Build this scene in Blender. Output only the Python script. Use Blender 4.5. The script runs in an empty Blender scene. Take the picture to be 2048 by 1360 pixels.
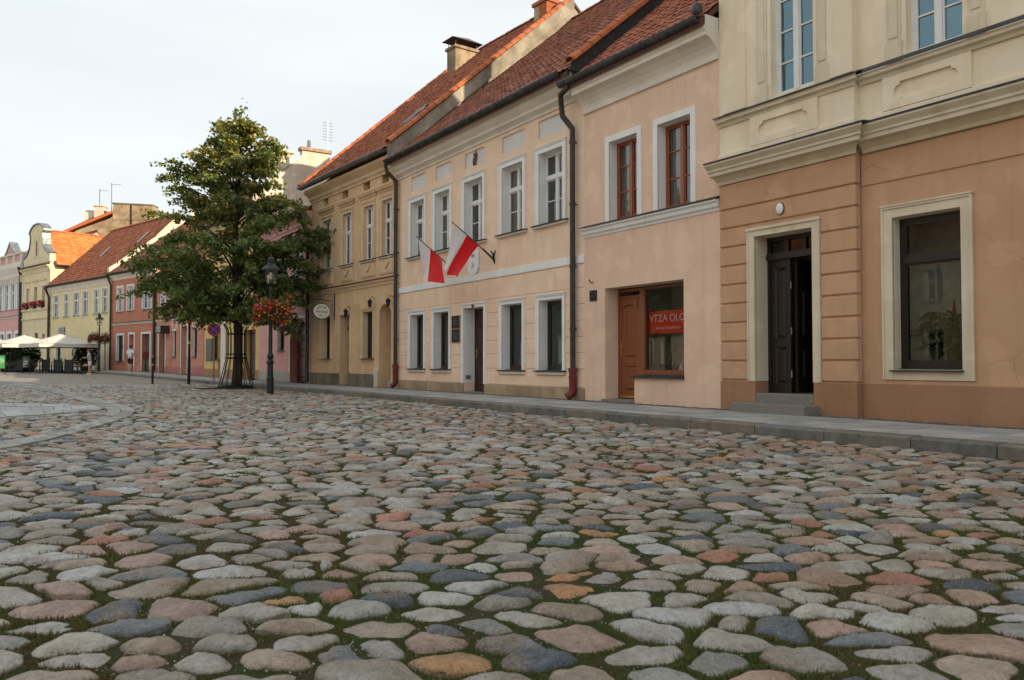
import bpy, bmesh, math, random
import numpy as np
from mathutils import Vector, Matrix
from mathutils.geometry import delaunay_2d_cdt

scene = bpy.context.scene
random.seed(7)
rng = np.random.default_rng(7)

# ---------------------------------------------------------------- camera
F, CX, CY = 1593.0, 1024.0, 680.0        # photo pixels (2048 x 1360)
CAM_H = 0.92                             # above the cobbles
PAVE = 0.12                              # pavement above the cobbles
ALPHA = math.atan(45.0 / F)              # slight upward tilt
ca, sa = math.cos(ALPHA), math.sin(ALPHA)
cam_d = bpy.data.cameras.new("camera")
cam = bpy.data.objects.new("camera", cam_d)
scene.collection.objects.link(cam)
cam.location = (0, 0, CAM_H)
cam.rotation_euler = (math.pi / 2 + ALPHA, 0, 0)
cam_d.sensor_width = 36.0
cam_d.lens = F / 2048.0 * 36.0
cam_d.clip_start = 0.05
cam_d.clip_end = 3000
cam_d.dof.use_dof = True
cam_d.dof.focus_distance = 9.0
cam_d.dof.aperture_fstop = 5.0
scene.camera = cam
scene.render.resolution_x, scene.render.resolution_y = 1024, 680

# ---------------------------------------------------------------- sky, sun, exposure
SUN_AZ = math.atan2(0.86, -0.51)       # clockwise from +Y
SUN_EL = math.radians(23.5)
world = bpy.data.worlds.new("World")
scene.world = world
world.use_nodes = True
wn, wl = world.node_tree.nodes, world.node_tree.links
wn.clear()
w_out = wn.new("ShaderNodeOutputWorld")
w_bg = wn.new("ShaderNodeBackground")
w_bg.inputs["Strength"].default_value = 0.12
sky = wn.new("ShaderNodeTexSky")
sky.sky_type = 'NISHITA'
sky.sun_disc = False
sky.sun_elevation = SUN_EL
sky.sun_rotation = SUN_AZ
sky.altitude = 200
sky.air_density = 1.0
sky.dust_density = 2.5
sky.ozone_density = 1.0
veil = wn.new("ShaderNodeMix")           # thin even veil of high cloud
veil.data_type = 'RGBA'
veil.inputs[0].default_value = 0.86
veil.inputs[7].default_value = (5.45, 5.72, 5.75, 1)
w_tc = wn.new("ShaderNodeTexCoord")
w_map = wn.new("ShaderNodeMapping")
w_map.inputs["Scale"].default_value = (1.0, 1.0, 5.0)
w_no = wn.new("ShaderNodeTexNoise")
w_no.inputs["Scale"].default_value = 1.6
w_no.inputs["Detail"].default_value = 5
w_mr = wn.new("ShaderNodeMapRange")
w_mr.inputs[1].default_value = 0.3
w_mr.inputs[2].default_value = 0.75
w_mr.inputs[3].default_value = 0.86
w_mr.inputs[4].default_value = 0.97
wl.new(w_tc.outputs["Generated"], w_map.inputs[0])
wl.new(w_map.outputs[0], w_no.inputs["Vector"])
wl.new(w_no.outputs[0], w_mr.inputs[0])
wl.new(w_mr.outputs[0], veil.inputs[0])
wl.new(sky.outputs[0], veil.inputs[6])
w_br = wn.new("ShaderNodeMapRange")        # faint cloud texture in the veil
w_br.inputs[1].default_value = 0.3; w_br.inputs[2].default_value = 0.7; w_br.inputs[3].default_value = 0.95; w_br.inputs[4].default_value = 1.05
wl.new(w_no.outputs[0], w_br.inputs[0])
w_mu = wn.new("ShaderNodeVectorMath"); w_mu.operation = 'SCALE'
wl.new(veil.outputs[2], w_mu.inputs[0]); wl.new(w_br.outputs[0], w_mu.inputs["Scale"])
wl.new(w_mu.outputs[0], w_bg.inputs[0])
wl.new(w_bg.outputs[0], w_out.inputs[0])

sun_d = bpy.data.lights.new("sun", 'SUN')
sun_d.energy = 4.8
sun_d.angle = math.radians(0.53)
sun_d.color = (1.0, 0.80, 0.55)
sun = bpy.data.objects.new("sun", sun_d)
scene.collection.objects.link(sun)
to_sun = Vector((math.sin(SUN_AZ) * math.cos(SUN_EL), math.cos(SUN_AZ) * math.cos(SUN_EL), math.sin(SUN_EL)))
sun.rotation_euler = to_sun.to_track_quat('Z', 'Y').to_euler()

scene.view_settings.view_transform = 'Standard'
scene.view_settings.look = 'None'
scene.view_settings.exposure = 0.52
scene.view_settings.gamma = 1.0
scene.view_settings.use_curve_mapping = False
scene.cycles.max_bounces = 8
scene.cycles.transparent_max_bounces = 12
scene.cycles.use_denoising = True

# ---------------------------------------------------------------- photo pixel -> direction
def ray(px, py):
    a, b = (px - CX) / F, (CY - py) / F
    return np.array([a, ca - b * sa, sa + b * ca])
def vp_angle(xv): return math.atan((CX - xv) / (F / ca))
def project(x, y, z):
    z = z - CAM_H
    f = y * ca + z * sa
    return CX + F * x / f, CY - F * (-y * sa + z * ca) / f
def rise(y):                              # the square climbs gently far away
    t = np.clip((np.asarray(y, float) - 42.0) / 16.0, 0, 1)
    return 0.25 * t * t * (3 - 2 * t)
def on_ground(px, py, z=0.0):
    d = ray(px, py)
    k = (z - CAM_H) / d[2]
    for _ in range(30):
        k = 0.5 * k + 0.5 * (z + float(rise(d[1] * k)) - CAM_H) / d[2]
    return d * k + np.array([0, 0, CAM_H])

# ---------------------------------------------------------------- object helpers
COL = scene.collection
def empty(name, loc=(0, 0, 0), rz=0.0):
    o = bpy.data.objects.new(name, None)
    COL.objects.link(o)
    o.location = loc
    o.rotation_euler = (0, 0, rz)
    o.empty_display_size = 0.2
    return o
def tag(o, label=None, cat=None, group=None, kind=None):
    if label: o["label"] = label
    if cat: o["category"] = cat
    if group: o["group"] = group
    if kind: o["kind"] = kind
    return o
def copy_tree(o, parent=None):
    c = o.copy()
    COL.objects.link(c)
    c.parent = parent
    for ch in o.children: copy_tree(ch, c)
    return c

class MB:
    def __init__(s): s.v, s.f, s.c = [], [], None
    def add(s, vs, fs):
        n = len(s.v)
        s.v.extend([tuple(map(float, p)) for p in vs])
        s.f.extend([tuple(i + n for i in f) for f in fs])
        return s
    def quad(s, a, b, c, d): return s.add([a, b, c, d], [(0, 1, 2, 3)])
    def box(s, x0, x1, y0, y1, z0, z1):
        return s.add([(x0,y0,z0),(x1,y0,z0),(x1,y1,z0),(x0,y1,z0),(x0,y0,z1),(x1,y0,z1),(x1,y1,z1),(x0,y1,z1)],
                     [(0,3,2,1),(4,5,6,7),(0,1,5,4),(1,2,6,5),(2,3,7,6),(3,0,4,7)])
    def prism(s, pts, x0, x1, d0=0.0, d1=0.0):
        """profile pts (y, z) swept along x; d0/d1 extend the ends by the profile's own reach (mitred return)"""
        n = len(pts)
        a = [(x0 + d0 * p[0], p[0], p[1]) for p in pts]
        b = [(x1 - d1 * p[0], p[0], p[1]) for p in pts]
        fs = [(i, (i + 1) % n, n + (i + 1) % n, n + i) for i in range(n)]
        fs += [tuple(range(n - 1, -1, -1)), tuple(range(n, 2 * n))]
        return s.add(a + b, fs)
    def poly(s, pts, y0, y1):
        """outline pts (x, z) given thickness along y"""
        n = len(pts)
        a = [(p[0], y0, p[1]) for p in pts]
        b = [(p[0], y1, p[1]) for p in pts]
        fs = [tuple(range(n)), tuple(range(2 * n - 1, n - 1, -1))]
        fs += [(i, n + i, n + (i + 1) % n, (i + 1) % n) for i in range(n)]
        return s.add(a + b, fs)
    def tube(s, pts, r, seg=8, closed=False):
        pts = [Vector(p) for p in pts]
        n = len(pts)
        rs = r if isinstance(r, (list, tuple)) else [r] * n
        rings = []
        up = None
        for i, p in enumerate(pts):
            t = (pts[min(i + 1, n - 1)] - pts[max(i - 1, 0)])
            if t.length < 1e-9: t = Vector((0, 0, 1))
            t.normalize()
            if up is None or abs(t.dot(up)) > 0.95:
                up = Vector((0, 0, 1)) if abs(t.z) < 0.9 else Vector((0, 1, 0))
            u = t.cross(up).normalized()
            w = u.cross(t)
            rings.append([p + (u * math.cos(k * 2 * math.pi / seg) + w * math.sin(k * 2 * math.pi / seg)) * rs[i] for k in range(seg)])
        vs = [q for rg in rings for q in rg]
        fs = []
        for i in range(n - 1):
            for k in range(seg):
                k2 = (k + 1) % seg
                fs.append((i * seg + k, i * seg + k2, (i + 1) * seg + k2, (i + 1) * seg + k))
        fs.append(tuple(range(seg - 1, -1, -1)))
        fs.append(tuple(range((n - 1) * seg, n * seg)))
        return s.add(vs, fs)
    def lathe(s, prof, seg=16, c=(0, 0, 0)):
        vs, fs = [], []
        for r, z in prof:
            for k in range(seg):
                a = k * 2 * math.pi / seg
                vs.append((c[0] + r * math.cos(a), c[1] + r * math.sin(a), c[2] + z))
        for i in range(len(prof) - 1):
            for k in range(seg):
                k2 = (k + 1) % seg
                fs.append((i * seg + k, i * seg + k2, (i + 1) * seg + k2, (i + 1) * seg + k))
        fs.append(tuple(range(seg - 1, -1, -1)))
        fs.append(tuple(range((len(prof) - 1) * seg, len(prof) * seg)))
        return s.add(vs, fs)
    def ball(s, c, rx, ry, rz, n=8, m=6):
        prof = [(max(1e-3, math.sin(math.pi * i / m)), -math.cos(math.pi * i / m)) for i in range(m + 1)]
        k = len(s.v)
        s.lathe(prof, n)
        for i in range(k, len(s.v)):
            x, y, z = s.v[i]
            s.v[i] = (c[0] + x * rx, c[1] + y * ry, c[2] + z * rz)
        return s
    def build(s, name, mat, parent=None, smooth=False, bevel=0.0, segs=1):
        me = bpy.data.meshes.new(name)
        me.from_pydata(s.v, [], s.f)
        me.validate()
        if s.c is not None:
            at = me.color_attributes.new("tint", 'FLOAT_COLOR', 'POINT')
            at.data.foreach_set("color", np.asarray(s.c, np.float32).ravel())
        o = bpy.data.objects.new(name, me)
        COL.objects.link(o)
        if mat: me.materials.append(mat)
        if parent: o.parent = parent
        if smooth: me.polygons.foreach_set("use_smooth", [True] * len(me.polygons))
        if bevel:
            b = o.modifiers.new("bevel", 'BEVEL')
            b.width = bevel; b.segments = segs; b.limit_method = 'ANGLE'; b.angle_limit = 0.6
        return o

def np_mesh(name, V, quads=None, tris=None, mat=None, parent=None, col=None, smooth=True):
    me = bpy.data.meshes.new(name)
    nq = 0 if quads is None else len(quads)
    nt = 0 if tris is None else len(tris)
    me.vertices.add(len(V))
    me.vertices.foreach_set("co", np.asarray(V, np.float32).ravel())
    idx = []
    if nq: idx.append(np.asarray(quads, np.int32).ravel())
    if nt: idx.append(np.asarray(tris, np.int32).ravel())
    idx = np.concatenate(idx)
    me.loops.add(len(idx))
    me.loops.foreach_set("vertex_index", idx)
    me.polygons.add(nq + nt)
    starts = np.concatenate([np.arange(nq) * 4, nq * 4 + np.arange(nt) * 3]).astype(np.int32)
    me.polygons.foreach_set("loop_start", starts)
    if smooth: me.polygons.foreach_set("use_smooth", np.ones(nq + nt, bool))
    me.update(calc_edges=True)
    if col is not None:
        at = me.color_attributes.new("tint", 'FLOAT_COLOR', 'POINT')
        c4 = np.ones((len(V), 4), np.float32); c4[:, :3] = col
        at.data.foreach_set("color", c4.ravel())
    if mat: me.materials.append(mat)
    o = bpy.data.objects.new(name, me)
    COL.objects.link(o)
    if parent: o.parent = parent
    return o

# ---------------------------------------------------------------- materials
def new_mat(name):
    m = bpy.data.materials.new(name)
    m.use_nodes = True
    nt = m.node_tree
    return m, nt.nodes, nt.links, nt.nodes["Principled BSDF"]
def node(n, typ, **kw):
    o = n.new(typ)
    for k, v in kw.items():
        if k in o.inputs: o.inputs[k].default_value = v
        else: setattr(o, k, v)
    return o
def mixrgb(n, l, fac, a, b, mode='MIX'):
    m = n.new("ShaderNodeMix"); m.data_type = 'RGBA'; m.blend_type = mode
    for s, v in ((0, fac), (6, a), (7, b)):
        if isinstance(v, (int, float)): m.inputs[s].default_value = v
        elif isinstance(v, tuple): m.inputs[s].default_value = v if len(v) == 4 else v + (1,)
        else: l.new(v, m.inputs[s])
    return m.outputs[2]
def ramp(n, l, src, stops):
    r = n.new("ShaderNodeValToRGB")
    e = r.color_ramp.elements
    while len(e) < len(stops): e.new(0.5)
    for i, (p, c) in enumerate(stops):
        e[i].position = p
        e[i].color = c if len(c) == 4 else tuple(c) + (1,)
    l.new(src, r.inputs[0])
    return r.outputs[0]
def g3(v): return (v, v, v)

def plaster(name, col, rough=0.9, wear=0.22, bump=0.25, stain=(0.62, 0.56, 0.48), streak=0.35):
    m, n, l, p = new_mat(name)
    tc = n.new("ShaderNodeTexCoord")
    big = node(n, "ShaderNodeTexNoise", Scale=0.7, Detail=6.0, Roughness=0.62)
    l.new(tc.outputs["Object"], big.inputs["Vector"])
    mp = n.new("ShaderNodeMapping"); mp.inputs["Scale"].default_value = (5.5, 5.5, 0.35)
    l.new(tc.outputs["Object"], mp.inputs[0])
    st = node(n, "ShaderNodeTexNoise", Scale=1.0, Detail=5.0, Roughness=0.6)
    l.new(mp.outputs[0], st.inputs["Vector"])
    fine = node(n, "ShaderNodeTexNoise", Scale=38.0, Detail=4.0, Roughness=0.6)
    l.new(tc.outputs["Object"], fine.inputs["Vector"])
    c1 = mixrgb(n, l, ramp(n, l, big.outputs[0], [(0.3, g3(0)), (0.72, g3(wear * 2.2))]), col, tuple(c * s * 1.15 for c, s in zip(col, stain)))
    c2 = mixrgb(n, l, ramp(n, l, st.outputs[0], [(0.52, g3(0)), (0.8, g3(streak))]), c1, tuple(c * s * 0.9 for c, s in zip(col, stain)))
    patch = node(n, "ShaderNodeTexNoise", Scale=1.9, Detail=2.0, Roughness=0.4)
    l.new(tc.outputs["Object"], patch.inputs["Vector"])
    c3 = mixrgb(n, l, ramp(n, l, patch.outputs[0], [(0.55, g3(0)), (0.60, g3(0.30))]), c2, tuple(min(1, c * 1.18) for c in col))
    wv = node(n, "ShaderNodeTexNoise", Scale=2.5, Detail=4.0)
    l.new(tc.outputs["Object"], wv.inputs["Vector"])
    wc = mixrgb(n, l, 0.25, tc.outputs["Object"], wv.outputs[1])
    ck = node(n, "ShaderNodeTexVoronoi", Scale=0.85, feature='DISTANCE_TO_EDGE')
    l.new(wc, ck.inputs["Vector"])
    cm = n.new("ShaderNodeMath"); cm.operation = 'MULTIPLY'
    l.new(ramp(n, l, ck.outputs["Distance"], [(0.0, g3(1)), (0.006, g3(0))]), cm.inputs[0])
    l.new(ramp(n, l, big.outputs[0], [(0.55, g3(0)), (0.66, g3(0.55))]), cm.inputs[1])
    c3 = mixrgb(n, l, cm.outputs[0], c3, tuple(c * 0.35 for c in col))
    l.new(c3, p.inputs["Base Color"])
    p.inputs["Roughness"].default_value = rough
    p.inputs["Specular IOR Level"].default_value = 0.25
    b = node(n, "ShaderNodeBump", Strength=bump, Distance=0.01)
    mm = n.new("ShaderNodeMath"); mm.operation = 'ADD'
    l.new(fine.outputs[0], mm.inputs[0]); l.new(big.outputs[0], mm.inputs[1])
    l.new(mm.outputs[0], b.inputs["Height"])
    l.new(b.outputs[0], p.inputs["Normal"])
    return m

def simple(name, col, rough=0.6, metal=0.0, var=0.15, scale=6.0, bump=0.1, spec=0.4, coat=0.0):
    m, n, l, p = new_mat(name)
    tc = n.new("ShaderNodeTexCoord")
    no = node(n, "ShaderNodeTexNoise", Scale=scale, Detail=5.0, Roughness=0.6)
    l.new(tc.outputs["Object"], no.inputs["Vector"])
    l.new(mixrgb(n, l, ramp(n, l, no.outputs[0], [(0.3, g3(0)), (0.75, g3(1))]), tuple(c * (1 + var) for c in col), tuple(c * (1 - var * 1.6) for c in col)), p.inputs["Base Color"])
    p.inputs["Roughness"].default_value = rough
    p.inputs["Metallic"].default_value = metal
    p.inputs["Specular IOR Level"].default_value = spec
    if coat: p.inputs["Coat Weight"].default_value = coat
    b = node(n, "ShaderNodeBump", Strength=bump, Distance=0.01)
    l.new(no.outputs[0], b.inputs["Height"])
    l.new(b.outputs[0], p.inputs["Normal"])
    return m

def wood(name, col, rough=0.45):
    m, n, l, p = new_mat(name)
    tc = n.new("ShaderNodeTexCoord")
    mp = n.new("ShaderNodeMapping"); mp.inputs["Scale"].default_value = (26, 26, 1.6)
    l.new(tc.outputs["Object"], mp.inputs[0])
    no = node(n, "ShaderNodeTexNoise", Scale=1.0, Detail=6.0, Roughness=0.65)
    l.new(mp.outputs[0], no.inputs["Vector"])
    l.new(mixrgb(n, l, no.outputs[0], tuple(c * 0.55 for c in col), tuple(c * 1.45 for c in col)), p.inputs["Base Color"])
    p.inputs["Roughness"].default_value = rough
    b = node(n, "ShaderNodeBump", Strength=0.12, Distance=0.004)
    l.new(no.outputs[0], b.inputs["Height"]); l.new(b.outputs[0], p.inputs["Normal"])
    return m

def glass(name, ior=2.0, tint=(0.75, 0.8, 0.8), wav=0.02, refl=(0.92, 0.96, 0.97)):
    m = bpy.data.materials.new(name); m.use_nodes = True
    n, l = m.node_tree.nodes, m.node_tree.links
    n.clear()
    out = n.new("ShaderNodeOutputMaterial")
    tr = n.new("ShaderNodeBsdfTransparent"); tr.inputs[0].default_value = tint + (1,)
    gl = n.new("ShaderNodeBsdfGlossy"); gl.inputs["Roughness"].default_value = 0.015
    gl.inputs[0].default_value = refl + (1,)
    fr = n.new("ShaderNodeFresnel"); fr.inputs[0].default_value = ior
    mx = n.new("ShaderNodeMixShader")
    tc = n.new("ShaderNodeTexCoord")
    no = node(n, "ShaderNodeTexNoise", Scale=2.6, Detail=1.0)
    l.new(tc.outputs["Object"], no.inputs["Vector"])
    b = node(n, "ShaderNodeBump", Strength=wav * 4, Distance=0.05)
    l.new(no.outputs[0], b.inputs["Height"])
    l.new(b.outputs[0], gl.inputs["Normal"])
    l.new(fr.outputs[0], mx.inputs[0]); l.new(tr.outputs[0], mx.inputs[1]); l.new(gl.outputs[0], mx.inputs[2])
    l.new(mx.outputs[0], out.inputs[0])
    return m

def tinted(name, rough=0.85, speck=0.35, sscale=60.0, mscale=9.0, bump=0.35, spec=0.3, mott=0.3, second=None, bdist=0.02):
    """per-piece colour from the 'tint' attribute, broken up by mottling and grain"""
    m, n, l, p = new_mat(name)
    at = n.new("ShaderNodeAttribute"); at.attribute_name = "tint"
    geo = n.new("ShaderNodeNewGeometry")
    a = node(n, "ShaderNodeTexNoise", Scale=mscale, Detail=5.0, Roughness=0.65)
    b = node(n, "ShaderNodeTexNoise", Scale=sscale, Detail=3.0, Roughness=0.7)
    l.new(geo.outputs["Position"], a.inputs["Vector"]); l.new(geo.outputs["Position"], b.inputs["Vector"])
    dark = mixrgb(n, l, 1.0, at.outputs[0], g3(1 - mott), 'MULTIPLY')
    c1 = mixrgb(n, l, ramp(n, l, a.outputs[0], [(0.32, g3(0)), (0.68, g3(1))]), at.outputs[0], dark)
    lite = mixrgb(n, l, 0.5, c1, (0.62, 0.6, 0.55))
    c2 = mixrgb(n, l, ramp(n, l, b.outputs[0], [(0.56, g3(0)), (0.72, g3(speck))]), c1, lite)
    dk = mixrgb(n, l, 1.0, c2, g3(0.35), 'MULTIPLY')
    c3 = mixrgb(n, l, ramp(n, l, b.outputs[0], [(0.28, g3(speck)), (0.42, g3(0))]), c2, dk)
    if second:
        d = node(n, "ShaderNodeTexNoise", Scale=3.3, Detail=4.0, Roughness=0.6)
        l.new(geo.outputs["Position"], d.inputs["Vector"])
        c3 = mixrgb(n, l, ramp(n, l, d.outputs[0], [(0.5, g3(0)), (0.66, g3(second[1]))]), c3, second[0])
    l.new(c3, p.inputs["Base Color"])
    rr = n.new("ShaderNodeMapRange"); rr.inputs[3].default_value = rough - 0.15; rr.inputs[4].default_value = min(1, rough + 0.12)
    l.new(a.outputs[0], rr.inputs[0]); l.new(rr.outputs[0], p.inputs["Roughness"])
    p.inputs["Specular IOR Level"].default_value = spec
    mm = n.new("ShaderNodeMath"); mm.operation = 'MULTIPLY_ADD'; mm.inputs[1].default_value = 0.45
    l.new(b.outputs[0], mm.inputs[0]); l.new(a.outputs[0], mm.inputs[2])
    bp = node(n, "ShaderNodeBump", Strength=bump, Distance=bdist)
    l.new(mm.outputs[0], bp.inputs["Height"]); l.new(bp.outputs[0], p.inputs["Normal"])
    return m

M = {}
M['D_low'] = plaster("orange_plaster", (0.58, 0.37, 0.235), stain=(0.62, 0.55, 0.47), wear=0.2, streak=0.3)
M['D_plinth'] = plaster("brown_orange_plaster", (0.39, 0.225, 0.14), wear=0.3, streak=0.4)
M['D_up'] = plaster("cream_plaster", (0.82, 0.735, 0.58), stain=(0.7, 0.62, 0.5), wear=0.2, streak=0.3)
M['D_trim'] = plaster("cream_stucco_trim", (0.70, 0.64, 0.50), stain=(0.6, 0.52, 0.4), wear=0.2, streak=0.4, bump=0.12)
M['C_wall'] = plaster("pinkish_peach_plaster", (0.79, 0.595, 0.46), stain=(0.72, 0.66, 0.62), wear=0.30, streak=0.42)
M['B_wall'] = plaster("peach_plaster", (0.84, 0.655, 0.50), stain=(0.74, 0.66, 0.60), wear=0.22, streak=0.42)
M['A_wall'] = plaster("ochre_plaster", (0.72, 0.53, 0.33), stain=(0.62, 0.56, 0.48), wear=0.3, streak=0.5)
M['A_trim'] = plaster("ochre_stucco_trim", (0.73, 0.57, 0.38), stain=(0.55, 0.5, 0.42), wear=0.25, streak=0.4, bump=0.12)
M['A_plinth'] = plaster("stained_grey_plinth", (0.25, 0.215, 0.16), stain=(0.42, 0.42, 0.4), wear=0.5, streak=0.8)
M['white'] = plaster("white_trim_paint", (0.78, 0.80, 0.79), stain=(0.8, 0.78, 0.74), wear=0.12, bump=0.06, streak=0.15)
M['offwhite'] = plaster("off_white_cornice", (0.73, 0.70, 0.63), stain=(0.7, 0.66, 0.58), wear=0.2, bump=0.06, streak=0.3)
M['panel'] = plaster("pale_grey_panel", (0.68, 0.70, 0.70), wear=0.1, bump=0.06, streak=0.1)
M['pink'] = plaster("pink_plaster", (0.70, 0.40, 0.39), wear=0.2)
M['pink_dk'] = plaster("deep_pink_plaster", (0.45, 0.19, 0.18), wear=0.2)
M['grey'] = plaster("grey_plinth_paint", (0.40, 0.42, 0.38), wear=0.2)
M['yellow'] = plaster("yellow_plaster", (0.70, 0.50, 0.21), wear=0.2)
M['rose'] = plaster("rose_plaster", (0.60, 0.295, 0.215), wear=0.25)
M['orange'] = plaster("terracotta_plaster", (0.57, 0.245, 0.165), wear=0.3)
M['lyel'] = plaster("pale_yellow_plaster", (0.76, 0.66, 0.40), wear=0.2)
M['cream'] = plaster("cream_gable_plaster", (0.78, 0.68, 0.46), wear=0.2)
M['oldwall'] = plaster("weathered_white_wall", (0.72, 0.67, 0.58), stain=(0.6, 0.52, 0.45), wear=0.5, streak=0.4)
M['bare'] = plaster("bare_stone_gable", (0.46, 0.36, 0.24), stain=(0.5, 0.45, 0.4), wear=0.7, streak=0.4, bump=0.6)
M['verge_wall'] = plaster("grey_mortar_strip", (0.42, 0.38, 0.31), stain=(0.4, 0.4, 0.4), wear=0.6, streak=0.4)
M['flash'] = simple("dark_sheet_metal", (0.045, 0.05, 0.055), 0.45, 0.3, 0.3, 3.0)
M['gutter'] = simple("dark_grey_gutter_metal", (0.075, 0.09, 0.095), 0.38, 0.6, 0.35, 4.0)
M['zinc'] = simple("zinc_gutter_metal", (0.23, 0.26, 0.27), 0.42, 0.6, 0.35, 4.0)
M['pipe'] = simple("dark_brown_downpipe", (0.05, 0.042, 0.038), 0.45, 0.2, 0.3, 5.0)
M['pipe_red'] = simple("dark_red_cast_iron", (0.15, 0.018, 0.02), 0.45, 0.0, 0.25, 7.0)
M['black'] = simple("black_iron", (0.018, 0.020, 0.022), 0.5, 0.3, 0.3, 12.0)
M['lamp_iron'] = simple("blue_black_cast_iron", (0.022, 0.030, 0.033), 0.45, 0.2, 0.3, 12.0)
M['wht_frame'] = simple("white_window_paint", (0.72, 0.74, 0.73), 0.5, 0, 0.06, 5.0, 0.03)
M['dk_frame'] = wood("dark_brown_window_wood", (0.035, 0.018, 0.015), 0.4)
M['blk_frame'] = wood("black_brown_window_wood", (0.010, 0.007, 0.0065), 0.45)
M['red_wood'] = wood("red_brown_varnished_wood", (0.30, 0.085, 0.030), 0.32)
M['door_brown'] = wood("orange_brown_door_wood", (0.215, 0.066, 0.022), 0.35)
M['dk_door'] = wood("dark_oxblood_door_wood", (0.042, 0.013, 0.011), 0.4)
M['blk_door'] = wood("black_brown_door_wood", (0.013, 0.0085, 0.0075), 0.5)
M['brass'] = simple("brass", (0.65, 0.42, 0.14), 0.3, 1.0, 0.2, 20)
M['glass'] = glass("window_glass", 2.15)
M['shop_glass'] = glass("shop_window_glass", 1.55, (0.90, 0.95, 0.94), 0.0015)
M['coated_glass'] = glass("blue_coated_window_glass", 2.9, (0.55, 0.70, 0.75), 0.012, (0.52, 0.80, 0.92))  # blue of the reflected sky put into the glass colour
M['clear_glass'] = glass("clear_display_glass", 1.36, (0.95, 0.97, 0.96), 0.001)
M['curtain'] = simple("pale_curtain", (0.62, 0.63, 0.60), 0.9, 0, 0.15, 3)
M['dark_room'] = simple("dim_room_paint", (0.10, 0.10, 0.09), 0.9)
M['granite'] = simple("grey_granite_step", (0.22, 0.205, 0.18), 0.8, 0, 0.4, 60, 0.3)
M['sand'] = tinted("sandstone_plinth_slab", 0.9, 0.15, 40, 4.0, 0.2)
M['block'] = M['D_low']
M['tile'] = tinted("weathered_red_roof_tile", 0.8, 0.2, 45, 7, 0.25, 0.3, 0.45, second=((0.075, 0.055, 0.042), 0.5))
M['tile_clean'] = tinted("orange_roof_tile", 0.8, 0.12, 45, 5, 0.2, 0.3, 0.3)
M['stone'] = tinted("field_cobble_stone", 0.50, 1.0, 85, 30, 1.0, 0.5, 0.38, bdist=0.035)
M['paving'] = tinted("concrete_paving_slab", 0.85, 0.3, 90, 3.0, 0.25, 0.3, 0.25)
M['kerb'] = tinted("granite_kerb_stone", 0.85, 0.5, 70, 6.0, 0.35, 0.3, 0.45)
M['brick'] = tinted("orange_chimney_brick", 0.9, 0.2, 60, 9, 0.3)
M['leaf'] = None

# ---------------------------------------------------------------- facade lines of the row of houses
class Facade:
    """vertical wall plane; local x runs right along the wall, y into the house, z up from the pavement"""
    def __init__(s, p, th):
        s.p, s.th = np.array(p[:2], float), th
        s.t = np.array([-math.sin(th), math.cos(th)])
        s.n = np.array([math.cos(th), math.sin(th)])
        s.rz = math.atan2(-math.cos(th), math.sin(th))
    def world(s, px, py=725.0, off=0.0):
        d = ray(px, py)
        k = (s.n @ s.p + off) / (s.n @ d[:2])
        P = d * k
        P[2] += CAM_H
        return P
    def ends(s, pxl, pxr, base=PAVE):
        s.L = s.world(pxl)[:2]
        s.R = s.world(pxr)[:2]
        s.len = float(np.linalg.norm(s.R - s.L))
        s.base = base
    def P(s, px, py, off=0.0):
        w = s.world(px, py, off)
        return float((w[:2] - s.L) @ -s.t), float(w[2] - s.base)
    def X(s, px, py=725.0, off=0.0): return s.P(px, py, off)[0]
    def Z(s, px, py, off=0.0): return s.P(px, py, off)[1]
    def at(s, x, y=0.0):
        return s.L - s.t * x + s.n * y

th0 = vp_angle(-12)
n0 = np.array([math.cos(th0), math.sin(th0)])
chain = [('D', -12, 2048, 1443), ('C', -12, 1443, 1170), ('B', -12, 1170, 797), ('A', -150, 797, 622),
         ('pink', -20, 622, 518), ('ylm', -20, 518, 409), ('rose', -355, 409, 312), ('orange', -780, 312, 222),
         ('lyel', -780, 222, 98), ('cream', -780, 98, 43), ('pinkfar', -780, 43, -70)]
FC = {}
prev = None
for nm, xv, xr, xl in chain:
    fc = Facade(n0 * 10.54 if prev is None else prev, vp_angle(xv))
    fc.ends(xl, xr)
    fc.base = PAVE + float(rise(0.5 * (fc.L[1] + fc.R[1])))
    prev = fc.L
    FC[nm] = fc
FC['D'].R = FC['D'].L - FC['D'].t * 13.0      # the house runs on past the frame
FC['D'].len = 13.0

# ---------------------------------------------------------------- ground
def wall_line():
    pts = [FC['D'].at(40.0)]
    for nm, *_ in chain: pts.append(FC[nm].L)
    return [np.array(p) for p in pts]
WL = wall_line()
def offset_line(d):
    out = []
    for i, p in enumerate(WL):
        a = WL[max(i - 1, 0)]; b = WL[min(i + 1, len(WL) - 1)]
        if i == 0: a = p
        t = (b - a) / np.linalg.norm(b - a)
        nn = np.array([t[1], -t[0]])          # towards the houses
        out.append(p - nn * d)
    return np.array(out)
KERB_W = 0.30
PAVE_W = 2.32
KL = offset_line(PAVE_W)                       # street face of the kerb
def kerb_x(y): return np.interp(y, KL[:, 1], KL[:, 0])

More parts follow.
